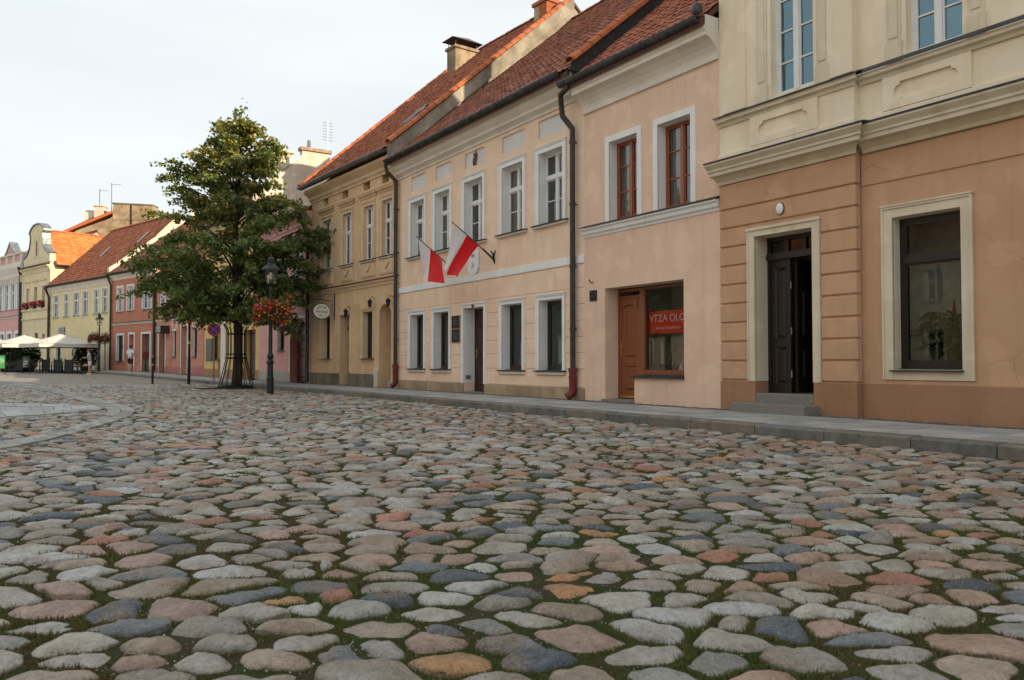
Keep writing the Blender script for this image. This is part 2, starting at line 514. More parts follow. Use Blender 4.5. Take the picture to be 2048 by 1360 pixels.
gm, n, l, p = new_mat("mossy_earth")
geo = n.new("ShaderNodeNewGeometry")
na = node(n, "ShaderNodeTexNoise", Scale=2.4, Detail=6.0, Roughness=0.65)
nb = node(n, "ShaderNodeTexNoise", Scale=45.0, Detail=4.0, Roughness=0.7)
l.new(geo.outputs["Position"], na.inputs["Vector"]); l.new(geo.outputs["Position"], nb.inputs["Vector"])
moss = mixrgb(n, l, nb.outputs[0], (0.028, 0.050, 0.015), (0.090, 0.115, 0.036))
earth = mixrgb(n, l, nb.outputs[0], (0.05, 0.036, 0.022), (0.15, 0.12, 0.08))
l.new(mixrgb(n, l, ramp(n, l, na.outputs[0], [(0.44, g3(0)), (0.60, g3(1))]), moss, earth), p.inputs["Base Color"])
p.inputs["Roughness"].default_value = 1.0
p.inputs["Specular IOR Level"].default_value = 0.1
bp = node(n, "ShaderNodeBump", Strength=1.0, Distance=0.06)
l.new(nb.outputs[0], bp.inputs["Height"]); l.new(bp.outputs[0], p.inputs["Normal"])

ys = np.array([-60, -20, 0, 10, 20, 30, 38, 42, 44, 46, 48, 50, 52, 54, 56, 58, 62, 80, 150, 400, 900.0])
xs = np.array([-900, -300, -120, -60, -30, 0, 30, 60, 120, 300, 900.0])
gv = [(x, y, float(rise(y)) - 0.0185) for y in ys for x in xs]
gq = [(j * len(xs) + i, j * len(xs) + i + 1, (j + 1) * len(xs) + i + 1, (j + 1) * len(xs) + i) for j in range(len(ys) - 1) for i in range(len(xs) - 1)]
ground = np_mesh("ground", np.array(gv), quads=np.array(gq), mat=gm, smooth=False)
tag(ground, kind="structure")

# distant cobbles: too small to tell apart, carried by the material
fm, n, l, p = new_mat("distant_cobbles")
geo = n.new("ShaderNodeNewGeometry")
mp = n.new("ShaderNodeMapping"); mp.inputs["Scale"].default_value = (3.1, 4.6, 4.0)
l.new(geo.outputs["Position"], mp.inputs[0])
vo = node(n, "ShaderNodeTexVoronoi", Scale=1.0); l.new(mp.outputs[0], vo.inputs["Vector"])
ve = node(n, "ShaderNodeTexVoronoi", Scale=1.0, feature='DISTANCE_TO_EDGE'); l.new(mp.outputs[0], ve.inputs["Vector"])
sp = n.new("ShaderNodeSeparateColor"); l.new(vo.outputs["Color"], sp.inputs[0])
stone_c = ramp(n, l, sp.outputs[0], [(0.0, (0.16, 0.17, 0.18)), (0.25, (0.31, 0.30, 0.28)), (0.5, (0.36, 0.27, 0.22)), (0.72, (0.27, 0.27, 0.26)), (0.9, (0.40, 0.36, 0.30)), (1.0, (0.33, 0.19, 0.14))])
no = node(n, "ShaderNodeTexNoise", Scale=0.35, Detail=4.0); l.new(geo.outputs["Position"], no.inputs["Vector"])
edge = ramp(n, l, ve.outputs["Distance"], [(0.02, g3(1)), (0.12, g3(0))])
l.new(mixrgb(n, l, edge, stone_c, mixrgb(n, l, no.outputs[0], (0.06, 0.075, 0.03), (0.16, 0.13, 0.09))), p.inputs["Base Color"])
p.inputs["Roughness"].default_value = 0.75
bp = node(n, "ShaderNodeBump", Strength=1.0, Distance=0.04)
l.new(ve.outputs["Distance"], bp.inputs["Height"]); l.new(bp.outputs[0], p.inputs["Normal"])
FAR0 = 33.0
yy = np.concatenate([np.arange(FAR0 - 0.6, 60, 1.0), np.array([62, 66, 72, 80, 95.0])])
fv, fq = [], []
for j, y in enumerate(yy):
    fv += [(-75, y, float(rise(y)) - 0.006), (float(kerb_x(y)) + 0.05, y, float(rise(y)) - 0.006)]
    if j: fq.append((2 * j - 2, 2 * j - 1, 2 * j + 1, 2 * j))
k0 = len(fv)
for j, y in enumerate(np.array([-45, -20, -5, 1.15, 1.2, 8, 16, 24, FAR0 - 0.6])):     # the square to the left of the frame and behind the camera
    xr_ = float(kerb_x(y)) - 0.02 if y < 1.18 else -(0.72 * y + 0.7)
    fv += [(-75, y, -0.006), (xr_, y, -0.006)]
    if j and j != 4: fq.append((k0 + 2 * j - 2, k0 + 2 * j - 1, k0 + 2 * j + 1, k0 + 2 * j))
far = np_mesh("distant_cobbles", np.array(fv), quads=np.array(fq), mat=fm, smooth=False)
tag(far, kind="structure")

# ---- granite bands that meet in a point on the left of the square
def gpts(seq): return [on_ground(x, y)[:2] for x, y in seq]
def poly_len(p): return np.concatenate([[0], np.cumsum(np.linalg.norm(np.diff(p, axis=0), axis=1))])
def resample(p, ts):
    p = np.array(p); c = poly_len(p); c /= c[-1]
    return np.stack([np.interp(ts, c, p[:, 0]), np.interp(ts, c, p[:, 1])], 1)
bands = {
    'far': (gpts([(-110, 752), (30, 764), (98, 774), (158, 789), (228, 805), (258, 815)]), gpts([(-130, 758), (10, 770), (80, 781), (112, 787), (151, 799), (205, 814)]), 46, 2),
    'tip': (gpts([(258, 815), (271, 822), (264, 831), (246, 838)]), gpts([(205, 814), (214, 819), (216, 824), (208, 831)]), 5, 2),
    'near': (gpts([(246, 838), (228, 844), (158, 865), (61, 889), (-80, 913)]), gpts([(208, 831), (190, 842), (120, 862), (30, 881), (-110, 903)]), 16, 2),
    'strip': (gpts([(-140, 802), (0, 807), (120, 809), (188, 814), (204, 818)]), gpts([(-140, 843), (0, 836), (114, 828), (180, 823), (202, 820)]), 9, 3),
}
path_root = empty("granite_path"); tag(path_root, kind="structure")
path_polys = []
for key, (a, b, cnt, rows) in bands.items():
    path_polys.append(np.array(list(a) + list(b)[::-1]))
    ts = np.linspace(0, 1, cnt + 1)
    for r in range(rows):
        off = 0.5 / cnt if r % 2 else 0
        tt = np.clip(ts + off, 0, 1)
        A, Bq = resample(a, tt), resample(b, tt)
        for i in range(cnt):
            if tt[i + 1] - tt[i] < 1e-6: continue
            c = [A[i] + (Bq[i] - A[i]) * r / rows, A[i + 1] + (Bq[i + 1] - A[i + 1]) * r / rows,
                 A[i + 1] + (Bq[i + 1] - A[i + 1]) * (r + 1) / rows, A[i] + (Bq[i] - A[i]) * (r + 1) / rows]
            m_ = sum(c) / 4
            c = [m_ + (q - m_) * 0.965 for q in c]
            z = 0.016 + random.uniform(-0.006, 0.006)
            k = random.uniform(0.72, 1.15)
            mb = MB()
            mb.add([(q[0], q[1], float(rise(q[1])) - 0.05) for q in c] + [(q[0], q[1], float(rise(q[1])) + z) for q in c],
                   [(4, 5, 6, 7), (0, 1, 5, 4), (1, 2, 6, 5), (2, 3, 7, 6), (3, 0, 4, 7)])
            col = (0.46 * k, 0.475 * k, 0.46 * k) if key == 'strip' else (0.38 * k, 0.375 * k, 0.345 * k)
            mb.c = [col + (1,)] * 8
            mb.build("paving_stone", M['paving'], path_root)
def in_poly(P, poly):
    x, y = P[:, 0], P[:, 1]
    c = np.zeros(len(P), bool)
    j = len(poly) - 1
    for i in range(len(poly)):
        xi, yi, xj, yj = *poly[i], *poly[j]
        with np.errstate(divide='ignore', invalid='ignore'):
            c ^= ((yi > y) != (yj > y)) & (x < (xj - xi) * (y - yi) / (yj - yi + 1e-12) + xi)
        j = i
    return c
TREE = on_ground(472, 776)
LAMP = on_ground(540, 788)

# ---- cobbles: every field stone is a domed piece cut from a Voronoi layout
SX, SY = 0.236, 0.166
pts = []
y = 1.35; row = 0
while y < FAR0 + 0.6:
    half = 0.70 * y + 1.2
    nx = int(2 * half / SX)
    xx = -half + (np.arange(nx) + (0.5 if row % 2 else 0)) * SX + rng.normal(0, 0.068, nx)
    yv = y + rng.normal(0, 0.042, nx)
    pts.append(np.stack([xx, yv], 1))
    y += SY * (1 + 0.10 * math.sin(row * 1.7)); row += 1
pts = np.concatenate(pts)
pts = pts[pts[:, 0] < kerb_x(pts[:, 1]) + 0.3]
keep = rng.random(len(pts)) > 0.10              # a few double-size stones
pts = pts[keep]
_, _, tri, _, _, _ = delaunay_2d_cdt([Vector((a / 1.35, b)) for a, b in pts], [], [], 0, 1e-7)
tri = np.array([t for t in tri if len(t) == 3])
S = pts / np.array([1.35, 1.0])
a, b, c = S[tri[:, 0]], S[tri[:, 1]], S[tri[:, 2]]
dd = 2 * (a[:, 0] * (b[:, 1] - c[:, 1]) + b[:, 0] * (c[:, 1] - a[:, 1]) + c[:, 0] * (a[:, 1] - b[:, 1]))
dd[np.abs(dd) < 1e-9] = 1e-9
sq = lambda q: (q ** 2).sum(1)
cc = np.stack([(sq(a) * (b[:, 1] - c[:, 1]) + sq(b) * (c[:, 1] - a[:, 1]) + sq(c) * (a[:, 1] - b[:, 1])) / dd,
               (sq(a) * (c[:, 0] - b[:, 0]) + sq(b) * (a[:, 0] - c[:, 0]) + sq(c) * (b[:, 0] - a[:, 0])) / dd], 1)
cc = cc * np.array([1.35, 1.0])
cells = [[] for _ in range(len(pts))]
for ti, t in enumerate(tri):
    for v in t: cells[v].append(ti)
NA = 40
ang = np.arange(NA) * 2 * math.pi / NA
cosA, sinA = np.cos(ang), np.sin(ang)
cen, rad = [], []
for i, cl in enumerate(cells):
    if len(cl) < 4: continue
    P = cc[cl]
    d = P - pts[i]
    if np.abs(d).max() > 0.6: continue
    o = np.argsort(np.arctan2(d[:, 1], d[:, 0]))
    P = P[o]
    ce = P.mean(0)
    q = P - ce
    q2 = np.roll(q, -1, 0)
    e = q2 - q
    nrm = np.stack([e[:, 1], -e[:, 0]], 1)
    L = np.linalg.norm(nrm, axis=1)
    ok = L > 1e-4
    nrm = nrm[ok] / L[ok, None]
    dist = (q[ok] * nrm).sum(1)
    den = nrm[:, 0:1] * cosA + nrm[:, 1:2] * sinA
    gap = rng.uniform(0.003, 0.019)
    R = np.where(den > 1e-3, np.maximum(dist[:, None] - gap, 0.012) / np.maximum(den, 1e-3), 9).min(0)
    cen.append(ce); rad.append(R)
cen, rad = np.array(cen), np.array(rad)
for _ in range(2):                               # round the corners
    rad = np.minimum(rad * 1.02, 0.5 * rad + 0.25 * (np.roll(rad, 1, 1) + np.roll(rad, -1, 1)))
inside = cen[:, 0] < kerb_x(cen[:, 1]) - 0.06
for pp in path_polys: inside &= ~in_poly(cen, pp)
inside &= np.hypot((cen[:, 0] - TREE[0]), cen[:, 1] - TREE[1]) > 1.5
inside &= (cen[:, 1] < FAR0) & (np.abs(cen[:, 0]) < 0.72 * cen[:, 1] + 0.5)
cen, rad = cen[inside], rad[inside]
NS = len(cen)
pal = np.array([(0.36, 0.345, 0.31), (0.29, 0.285, 0.265), (0.46, 0.435, 0.385), (0.38, 0.315, 0.245), (0.40, 0.28, 0.225),
                (0.085, 0.108, 0.13), (0.17, 0.19, 0.205), (0.58, 0.56, 0.50), (0.40, 0.185, 0.125), (0.48, 0.235, 0.10), (0.33, 0.29, 0.235)])
pw = np.array([0.16, 0.09, 0.16, 0.15, 0.14, 0.075, 0.075, 0.085, 0.05, 0.02, 0.05])
warm = np.clip((cen[:, 0] + 1.0) / 6.0, 0, 1) * np.clip((cen[:, 1] - 3) / 5, 0, 1)
base_col = pal[rng.choice(len(pal), NS, p=pw / pw.sum())] * rng.uniform(1.08, 1.62, (NS, 1))
wsel = rng.random(NS) < warm * 0.45
base_col[wsel] = (np.array([0.48, 0.325, 0.25]) * rng.uniform(0.8, 1.25, (int(wsel.sum()), 1)))
hgt = rng.normal(0.0, 0.005, NS)
base_col = np.clip(base_col, 0, 0.62)
dome = rng.uniform(0.007, 0.019, NS)
flat = rng.uniform(2.4, 6.0, NS)
tilt = rng.normal(0, 0.05, (NS, 2))
phase = rng.uniform(0, 6.28, (NS, 6))
def vnoise(P, s, seed):
    r = np.random.default_rng(seed)
    G = r.random((64, 64))
    x, y = P[:, 0] / s + 31, P[:, 1] / s + 31
    i, j = np.floor(x).astype(int), np.floor(y).astype(int)
    u, v = x - i, y - j
    u, v = u * u * (3 - 2 * u), v * v * (3 - 2 * v)
    g = lambda a, b: G[a % 64, b % 64]
    return (g(i, j) * (1 - u) + g(i + 1, j) * u) * (1 - v) + (g(i, j + 1) * (1 - u) + g(i + 1, j + 1) * u) * v

def stone_mesh(idx, N, rings):
    """idx: stone numbers -> vertices, quads, tris, colours; rings run from the buried foot to the crown"""
    K = len(idx)
    pick = np.arange(N) * NA // N
    R = rad[idx][:, pick]
    cs, sn = cosA[pick], sinA[pick]
    nr = len(rings)
    V = np.zeros((K, nr * N + 1, 3))
    ph = phase[idx]
    aa = np.arange(N) * 2 * math.pi / N
    wob = 1 + 0.035 * np.sin(3 * aa[None] + ph[:, 0:1]) + 0.03 * np.sin(5 * aa[None] + ph[:, 1:2]) + 0.022 * np.sin(8 * aa[None] + ph[:, 4:5])
    pw_ = flat[idx][:, None]
    for k, sc in enumerate(rings):
        s_ = abs(sc)
        r = R * s_ * wob
        V[:, k * N:(k + 1) * N, 0] = cen[idx, 0:1] + r * cs
        V[:, k * N:(k + 1) * N, 1] = cen[idx, 1:2] + r * sn
        if sc < 0: V[:, k * N:(k + 1) * N, 2] = -0.075
        else: V[:, k * N:(k + 1) * N, 2] = -0.024 + (dome[idx][:, None] + 0.014) * (1 - s_ ** pw_) + hgt[idx][:, None] + tilt[idx, 0:1] * r * cs + tilt[idx, 1:2] * r * sn
    V[:, -1, 0] = cen[idx, 0]; V[:, -1, 1] = cen[idx, 1]
    V[:, -1, 2] = -0.024 + (dome[idx] + 0.014) + hgt[idx]
    q = []
    for k in range(nr - 1):
        for i in range(N):
            j = (i + 1) % N
            q.append((k * N + i, k * N + j, (k + 1) * N + j, (k + 1) * N + i))
    t = [((nr - 1) * N + i, (nr - 1) * N + (i + 1) % N, nr * N) for i in range(N)]
    q, t = np.array(q), np.array(t)
    st = nr * N + 1
    V = V.reshape(-1, 3)
    P = V[:, :2]
    up = V[:, 2] > -0.07
    lump = (vnoise(P, 0.075, 11) - 0.5) * 0.016 + (vnoise(P, 0.031, 12) - 0.5) * 0.009 + (vnoise(P, 0.014, 13) - 0.5) * 0.004
    V[up, 2] += lump[up]
    C = np.repeat(base_col[idx], st, 0)
    C = C * (0.86 + 0.28 * vnoise(P, 0.09, 14))[:, None]
    rust = np.clip(vnoise(P, 0.16, 15) * 2.2 - 1.25, 0, 0.5)[:, None]                   # ochre weathering in patches
    C = C * (1 - rust) + rust * np.array([0.34, 0.23, 0.13])
    ringno = np.tile(np.concatenate([np.repeat(np.arange(nr), N), [nr]]), K)
    mossy = np.where(ringno <= 1, 0.75, np.where(ringno == 2, 0.30, 0.0)) * np.clip(vnoise(P, 0.05, 16) * 2 - 0.4, 0, 1)
    C = C * (1 - mossy[:, None]) + mossy[:, None] * np.array([0.095, 0.095, 0.045])
    offs = (np.arange(K) * st)[:, None, None]
    return V, (q[None] + offs).reshape(-1, 4), (t[None] + offs).reshape(-1, 3), C
road = empty("cobbled_road"); tag(road, kind="structure")
sx_, sy_ = project(cen[:, 0], cen[:, 1], np.zeros(NS))
size = rad.mean(1) ** 2 / cen[:, 1] ** 3
size[(sx_ < -40) | (sx_ > 2090) | (sy_ > 1420)] = 0
order = np.argsort(-size)
near = order[:300]
for i in near:
    V, q, t, cl = stone_mesh(np.array([i]), 26, [-1.0, 1.0, 0.95, 0.86, 0.72, 0.52, 0.28])
    np_mesh("cobblestone", V, q, t, M['stone'], road, cl)
rest = order[300:]
mid = rest[cen[rest, 1] < 12]
V, q, t, cl = stone_mesh(mid, 20, [-1.0, 1.0, 0.93, 0.80, 0.58, 0.30])
tag(np_mesh("middle_cobblestones", V, q, t, M['stone'], road, cl), kind="stuff")
fr = rest[cen[rest, 1] >= 12]
V, q, t, cl = stone_mesh(fr, 10, [-1.0, 1.0, 0.86, 0.55])
tag(np_mesh("farther_cobblestones", V, q, t, M['stone'], road, cl), kind="stuff")

# ---- moss and grass in the joints
gmat, n, l, p = new_mat("joint_grass")
at = n.new("ShaderNodeAttribute"); at.attribute_name = "tint"
l.new(at.outputs[0], p.inputs["Base Color"])
p.inputs["Roughness"].default_value = 0.8
p.inputs["Specular IOR Level"].default_value = 0.2
NB = 520000
si = order[rng.choice(int(NS * 0.8), NB, p=(lambda w: w / w.sum())((size[order][:int(NS * 0.8)] + 1e-9) ** 0.42))]
ai = rng.integers(0, NA, NB)
rr = rad[si, ai] + rng.uniform(-0.004, 0.034, NB)
P2 = np.stack([cen[si, 0] + rr * cosA[ai], cen[si, 1] + rr * sinA[ai]], 1)
dens = vnoise(P2, 0.55, 3) * 0.6 + vnoise(P2, 0.13, 4) * 0.4
okb = (dens > 0.30) & (P2[:, 1] > 1.7) & (P2[:, 0] < kerb_x(P2[:, 1]) - 0.01)
for pp in path_polys: okb &= ~in_poly(P2, pp)
P2 = P2[okb]; K = len(P2); dn = dens[okb]
hh = rng.uniform(0.004, 0.011, K) * (0.6 + 0.9 * np.clip((dn - 0.30) / 0.45, 0, 1)) * (1 + 0.02 * P2[:, 1])
tall = (rng.random(K) < 0.06) & (dn > 0.5)
hh[tall] *= 1.9
az = rng.uniform(0, 6.283, K); wd = rng.uniform(0.0018, 0.0042, K) * (1 + 0.16 * P2[:, 1])
ln = rng.uniform(0.0, 1.0, K) * hh
V = np.zeros((K, 3, 3))
V[:, 0, 0] = P2[:, 0] - wd * np.cos(az); V[:, 0, 1] = P2[:, 1] - wd * np.sin(az); V[:, 0, 2] = -0.026
V[:, 1, 0] = P2[:, 0] + wd * np.cos(az); V[:, 1, 1] = P2[:, 1] + wd * np.sin(az); V[:, 1, 2] = -0.026
V[:, 2, 0] = P2[:, 0] - ln * np.sin(az + 1); V[:, 2, 1] = P2[:, 1] + ln * np.cos(az + 1); V[:, 2, 2] = -0.018 + hh * 1.1
gc = np.array([(0.045, 0.088, 0.020), (0.072, 0.118, 0.028), (0.11, 0.145, 0.038), (0.15, 0.125, 0.05), (0.12, 0.085, 0.042)])
gcol = gc[np.clip((rng.random(K) * 2.6 + (1 - vnoise(P2, 0.8, 9)) * 3.0).astype(int), 0, 4)]
tag(np_mesh("joint_moss", V.reshape(-1, 3), tris=np.arange(K * 3).reshape(-1, 3), mat=gmat, col=np.repeat(gcol, 3, 0), smooth=False),
    "low green moss and grass growing in the joints between the cobbles", "moss", kind="stuff")

# ---- grit and crumbs of leaf lying in the joints
NG = 5200
gi = order[rng.choice(int(NS * 0.35), NG, p=(lambda w: w / w.sum())((size[order][:int(NS * 0.35)] + 1e-9) ** 0.5))]
ga = rng.integers(0, NA, NG)
gr_ = rad[gi, ga] + rng.uniform(-0.002, 0.03, NG)
GP = np.stack([cen[gi, 0] + gr_ * cosA[ga], cen[gi, 1] + gr_ * sinA[ga], np.full(NG, -0.017)], 1)
gs = rng.uniform(0.0015, 0.0048, NG)
octa = np.array([(1, 0, 0), (0, 1, 0), (-1, 0, 0), (0, -1, 0), (0, 0, 0.8), (0, 0, -0.8)])
GV = GP[:, None] + octa[None] * gs[:, None, None] * rng.uniform(0.6, 1.4, (NG, 6, 1))
of = np.array([(0, 1, 4), (1, 2, 4), (2, 3, 4), (3, 0, 4), (1, 0, 5), (2, 1, 5), (3, 2, 5), (0, 3, 5)])
gcl = np.array([(0.50, 0.47, 0.42), (0.62, 0.60, 0.55), (0.30, 0.28, 0.25), (0.42, 0.20, 0.06), (0.24, 0.14, 0.07)])[rng.choice(5, NG, p=[0.3, 0.2, 0.25, 0.08, 0.17])]
tag(np_mesh("joint_grit", GV.reshape(-1, 3), tris=(of[None] + (np.arange(NG) * 6)[:, None, None]).reshape(-1, 3), mat=gmat, col=np.repeat(gcl, 6, 0), smooth=False),
    "pale grit and leaf crumbs lying in the joints between the cobbles", "grit", kind="stuff")

# ---- kerb, pavement slabs and the dark sett strip along the walls
def strip_frame(i):
    """straight run i of the wall line: origin at its left (far) end, unit right, unit towards street"""
    R, L = WL[i], WL[i + 1]
    r = (R - L); ln = np.linalg.norm(r); r = r / ln
    return L, r, np.array([r[1], -r[0]]) * 1.0, ln
runs = []
merged = [(0, 3)] + [(k, k + 1) for k in range(3, len(WL) - 1)]     # D, C and B share one line
for i, j in merged:
    R, L = WL[i], WL[j]
    r = R - L; ln = np.linalg.norm(r); r = r / ln
    o = np.array([-r[1], r[0]])
    if o @ (np.array([0, 0]) - L) < 0: o = -o
    runs.append((L, r, o, ln))
pavement = empty("pavement"); tag(pavement, kind="structure")
kerb = empty("kerb"); tag(kerb, kind="structure")
slabs, kerbs, setts = [], [], []
for ri, (L, r, o, ln) in enumerate(runs):
    wide = PAVE_W - KERB_W
    slab0 = 0.30
    rows = 4
    sw = (wide - slab0) / rows
    first = ln if ri else ln
    for q in range(rows):
        x = random.uniform(-0.2, 0) - 0.15
        while x < ln + 0.15:
            w = 0.5
            slabs.append((L + r * x + o * (slab0 + q * sw), r, o, w, sw))
            x += w
    x = -0.2
    while x < ln + 0.2:
        w = random.uniform(0.85, 1.15)
        kerbs.append((L + r * x + o * (PAVE_W - KERB_W), r, o, w, KERB_W))
        x += w
    x = -0.1
    while x < ln:
        if ri < 3:
            for q in range(3):
                setts.append((L + r * (x + (0.05 if q % 2 else 0)) + o * (q * 0.10), r, o, 0.105, 0.10))
        x += 0.105
def slab_verts(s, g, z0, z1, cham=0.008):
    p, r, o, w, d = s
    out = []
    for z, i in ((z0, 0.0), (z1 - cham, 0.0), (z1, cham)):
        for a, b in ((g + i, g + i), (w - g - i, g + i), (w - g - i, d - g - i), (g + i, d - g - i)):
            q = p + r * a + o * b
            out.append((q[0], q[1], z + float(rise(q[1]))))
    return out
SF = []
for k in (0, 4):
    for i in range(4): SF.append((k + i, k + (i + 1) % 4, k + 4 + (i + 1) % 4, k + 4 + i))
SF.append((8, 9, 10, 11))
def lay(items, name, mat, parent, tint, g, z0, zt, limit, zj=0.003, cham=0.008):
    items.sort(key=lambda s: abs(project(s[0][0], s[0][1], PAVE)[0] - 1024) * 0.002 + s[0][1] if s[0][1] > 1 else 900)
    rest = MB(); rest.c = []
    for i, s in enumerate(items):
        z1 = zt + random.uniform(-zj, zj)
        v = slab_verts(s, g, z0, z1, cham)
        k = random.uniform(0.80, 1.15); wv = random.uniform(-0.02, 0.02)
        col = (tint[0] * k + wv, tint[1] * k, tint[2] * k - wv, 1)
        if i < limit:
            mb = MB().add(v, SF); mb.c = [col] * 12
            mb.build(name, mat, parent)
        else:
            rest.add(v, SF); rest.c += [col] * 12
    if rest.v:
        tag(rest.build("farther_" + name + "s", mat, parent), kind="stuff")
lay(slabs, "paving_slab", M['paving'], pavement, (0.40, 0.40, 0.385), 0.007, 0.03, PAVE, 300, 0.003, 0.006)
lay(kerbs, "kerb_stone", M['kerb'], kerb, (0.21, 0.20, 0.17), 0.006, -0.06, PAVE + 0.004, 300, 0.004, 0.022)
lay(setts, "granite_sett", M['kerb'], pavement, (0.145, 0.14, 0.13), 0.006, 0.03, PAVE + 0.002, 300, 0.006, 0.018)
bed = MB()
for L, r, o, ln in runs:
    c = [L - r * 0.3 - o * 0.05, L + r * (ln + 0.3) - o * 0.05, L + r * (ln + 0.3) + o * (PAVE_W - KERB_W - 0.005), L - r * 0.3 + o * (PAVE_W - KERB_W - 0.005)]
    mid_n = 10
    for k in range(mid_n):
        a0 = c[0] + (c[1] - c[0]) * k / mid_n; a1 = c[0] + (c[1] - c[0]) * (k + 1) / mid_n
        b0 = c[3] + (c[2] - c[3]) * k / mid_n; b1 = c[3] + (c[2] - c[3]) * (k + 1) / mid_n
        bed.quad(*[(q[0], q[1], float(rise(q[1])) + PAVE - 0.012) for q in (a0, a1, b1, b0)])
bed.build("mortar_bed", simple("dark_joint_sand", (0.06, 0.055, 0.045), 1.0), pavement)

# ================================================================ house builders
class House:
    def __init__(s, name, label, key, group="houses in the old town row"):
        s.f = FC[key]
        s.root = empty(name, (s.f.L[0], s.f.L[1], s.f.base), s.f.rz)
        tag(s.root, label, "house", group)
        s.len = s.f.len
        s.M = Matrix.Translation((s.f.L[0], s.f.L[1], s.f.base)) @ Matrix.Rotation(s.f.rz, 4, 'Z')
    def P(s, px, py, off=0.0): return s.f.P(px, py, off)
    def X(s, px, py=725.0, off=0.0): return s.f.X(px, py, off)
    def Z(s, px, py, off=0.0): return s.f.Z(px, py, off)
    def rect(s, xl, xr, top, bot):
        """opening from photo pixels: left, right, (px, py) on its top, (px, py) on its bottom"""
        ym = 0.5 * (top[1] + bot[1])
        return [s.X(xl, ym), s.X(xr, ym), s.Z(*bot), s.Z(*top)]
    def part(s, name, mb, mat, parent=None, **kw): return mb.build(name, mat, parent or s.root, **kw)

def wall_front(h, mat, z0, z1, ops, x0=None, x1=None, y=0.0, name="wall", thick=0.35):
    """front sheet with real openings and reveals; ops = [x0, x1, z0, z1, depth]"""
    x0 = 0.0 if x0 is None else x0
    x1 = h.len if x1 is None else x1
    ops = [o for o in ops if o[1] > x0 and o[0] < x1 and o[3] > z0 and o[2] < z1]
    xs = sorted({x0, x1, *[min(max(v, x0), x1) for o in ops for v in o[:2]]})
    zs = sorted({z0, z1, *[min(max(v, z0), z1) for o in ops for v in o[2:4]]})
    mb = MB()
    for i in range(len(xs) - 1):
        for j in range(len(zs) - 1):
            cx, cz = 0.5 * (xs[i] + xs[i + 1]), 0.5 * (zs[j] + zs[j + 1])
            if any(o[0] < cx < o[1] and o[2] < cz < o[3] for o in ops): continue
            mb.quad((xs[i], y, zs[j]), (xs[i + 1], y, zs[j]), (xs[i + 1], y, zs[j + 1]), (xs[i], y, zs[j + 1]))
    for o in ops:
        a, b, c, d, dep = o[:5]
        c2, d2 = max(c, z0), min(d, z1)
        mb.quad((a, y, c2), (a, y, d2), (a, y + dep, d2), (a, y + dep, c2))
        mb.quad((b, y, d2), (b, y, c2), (b, y + dep, c2), (b, y + dep, d2))
        if d <= z1: mb.quad((a, y, d), (b, y, d), (b, y + dep, d), (a, y + dep, d))
        if c >= z0: mb.quad((b, y, c), (a, y, c), (a, y + dep, c), (b, y + dep, c))
    return h.part(name, mb, mat)

def shell(h, mat, eave, ry, rz, x0=0.004, x1=None, back=None, floors=(3.3,), eave_y=0.0, skew=0.0):
    """side walls with gables, back wall, floors"""
    x1 = (h.len if x1 is None else x1) - 0.004
    by = 2 * ry if back is None else back
    for x, nm in ((x0, "side_wall"), (x1, "side_wall")):
        mb = MB()
        k_ = skew if x == x1 else 0.0
        mb.add([(x, eave_y + 0.002, -0.6), (x + k_ * by, by, -0.6), (x + k_ * by, by, eave), (x + k_ * ry, ry, rz), (x, eave_y + 0.002, eave)], [(0, 1, 2, 3, 4)])
        h.part(nm, mb, mat)
    mb = MB().quad((x0, by, -0.6), (x1, by, -0.6), (x1, by, eave), (x0, by, eave))
    h.part("back_wall", mb, mat)
    mb = MB()
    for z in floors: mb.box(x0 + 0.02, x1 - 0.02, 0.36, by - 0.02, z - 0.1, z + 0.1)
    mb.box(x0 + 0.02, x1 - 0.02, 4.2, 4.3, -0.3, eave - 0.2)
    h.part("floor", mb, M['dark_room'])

def bars_grid(x0, x1, z0, z1, vb, hb):
    """vertical / horizontal bars as (centre, width) -> clear cells"""
    xs, zs = [], []
    e = x0
    for c, w in sorted(vb): xs.append((e, c - w / 2)); e = c + w / 2
    xs.append((e, x1)); e = z0
    for c, w in sorted(hb): zs.append((e, c - w / 2)); e = c + w / 2
    zs.append((e, z1))
    return [(a, b, c, d) for a, b in xs for c, d in zs]

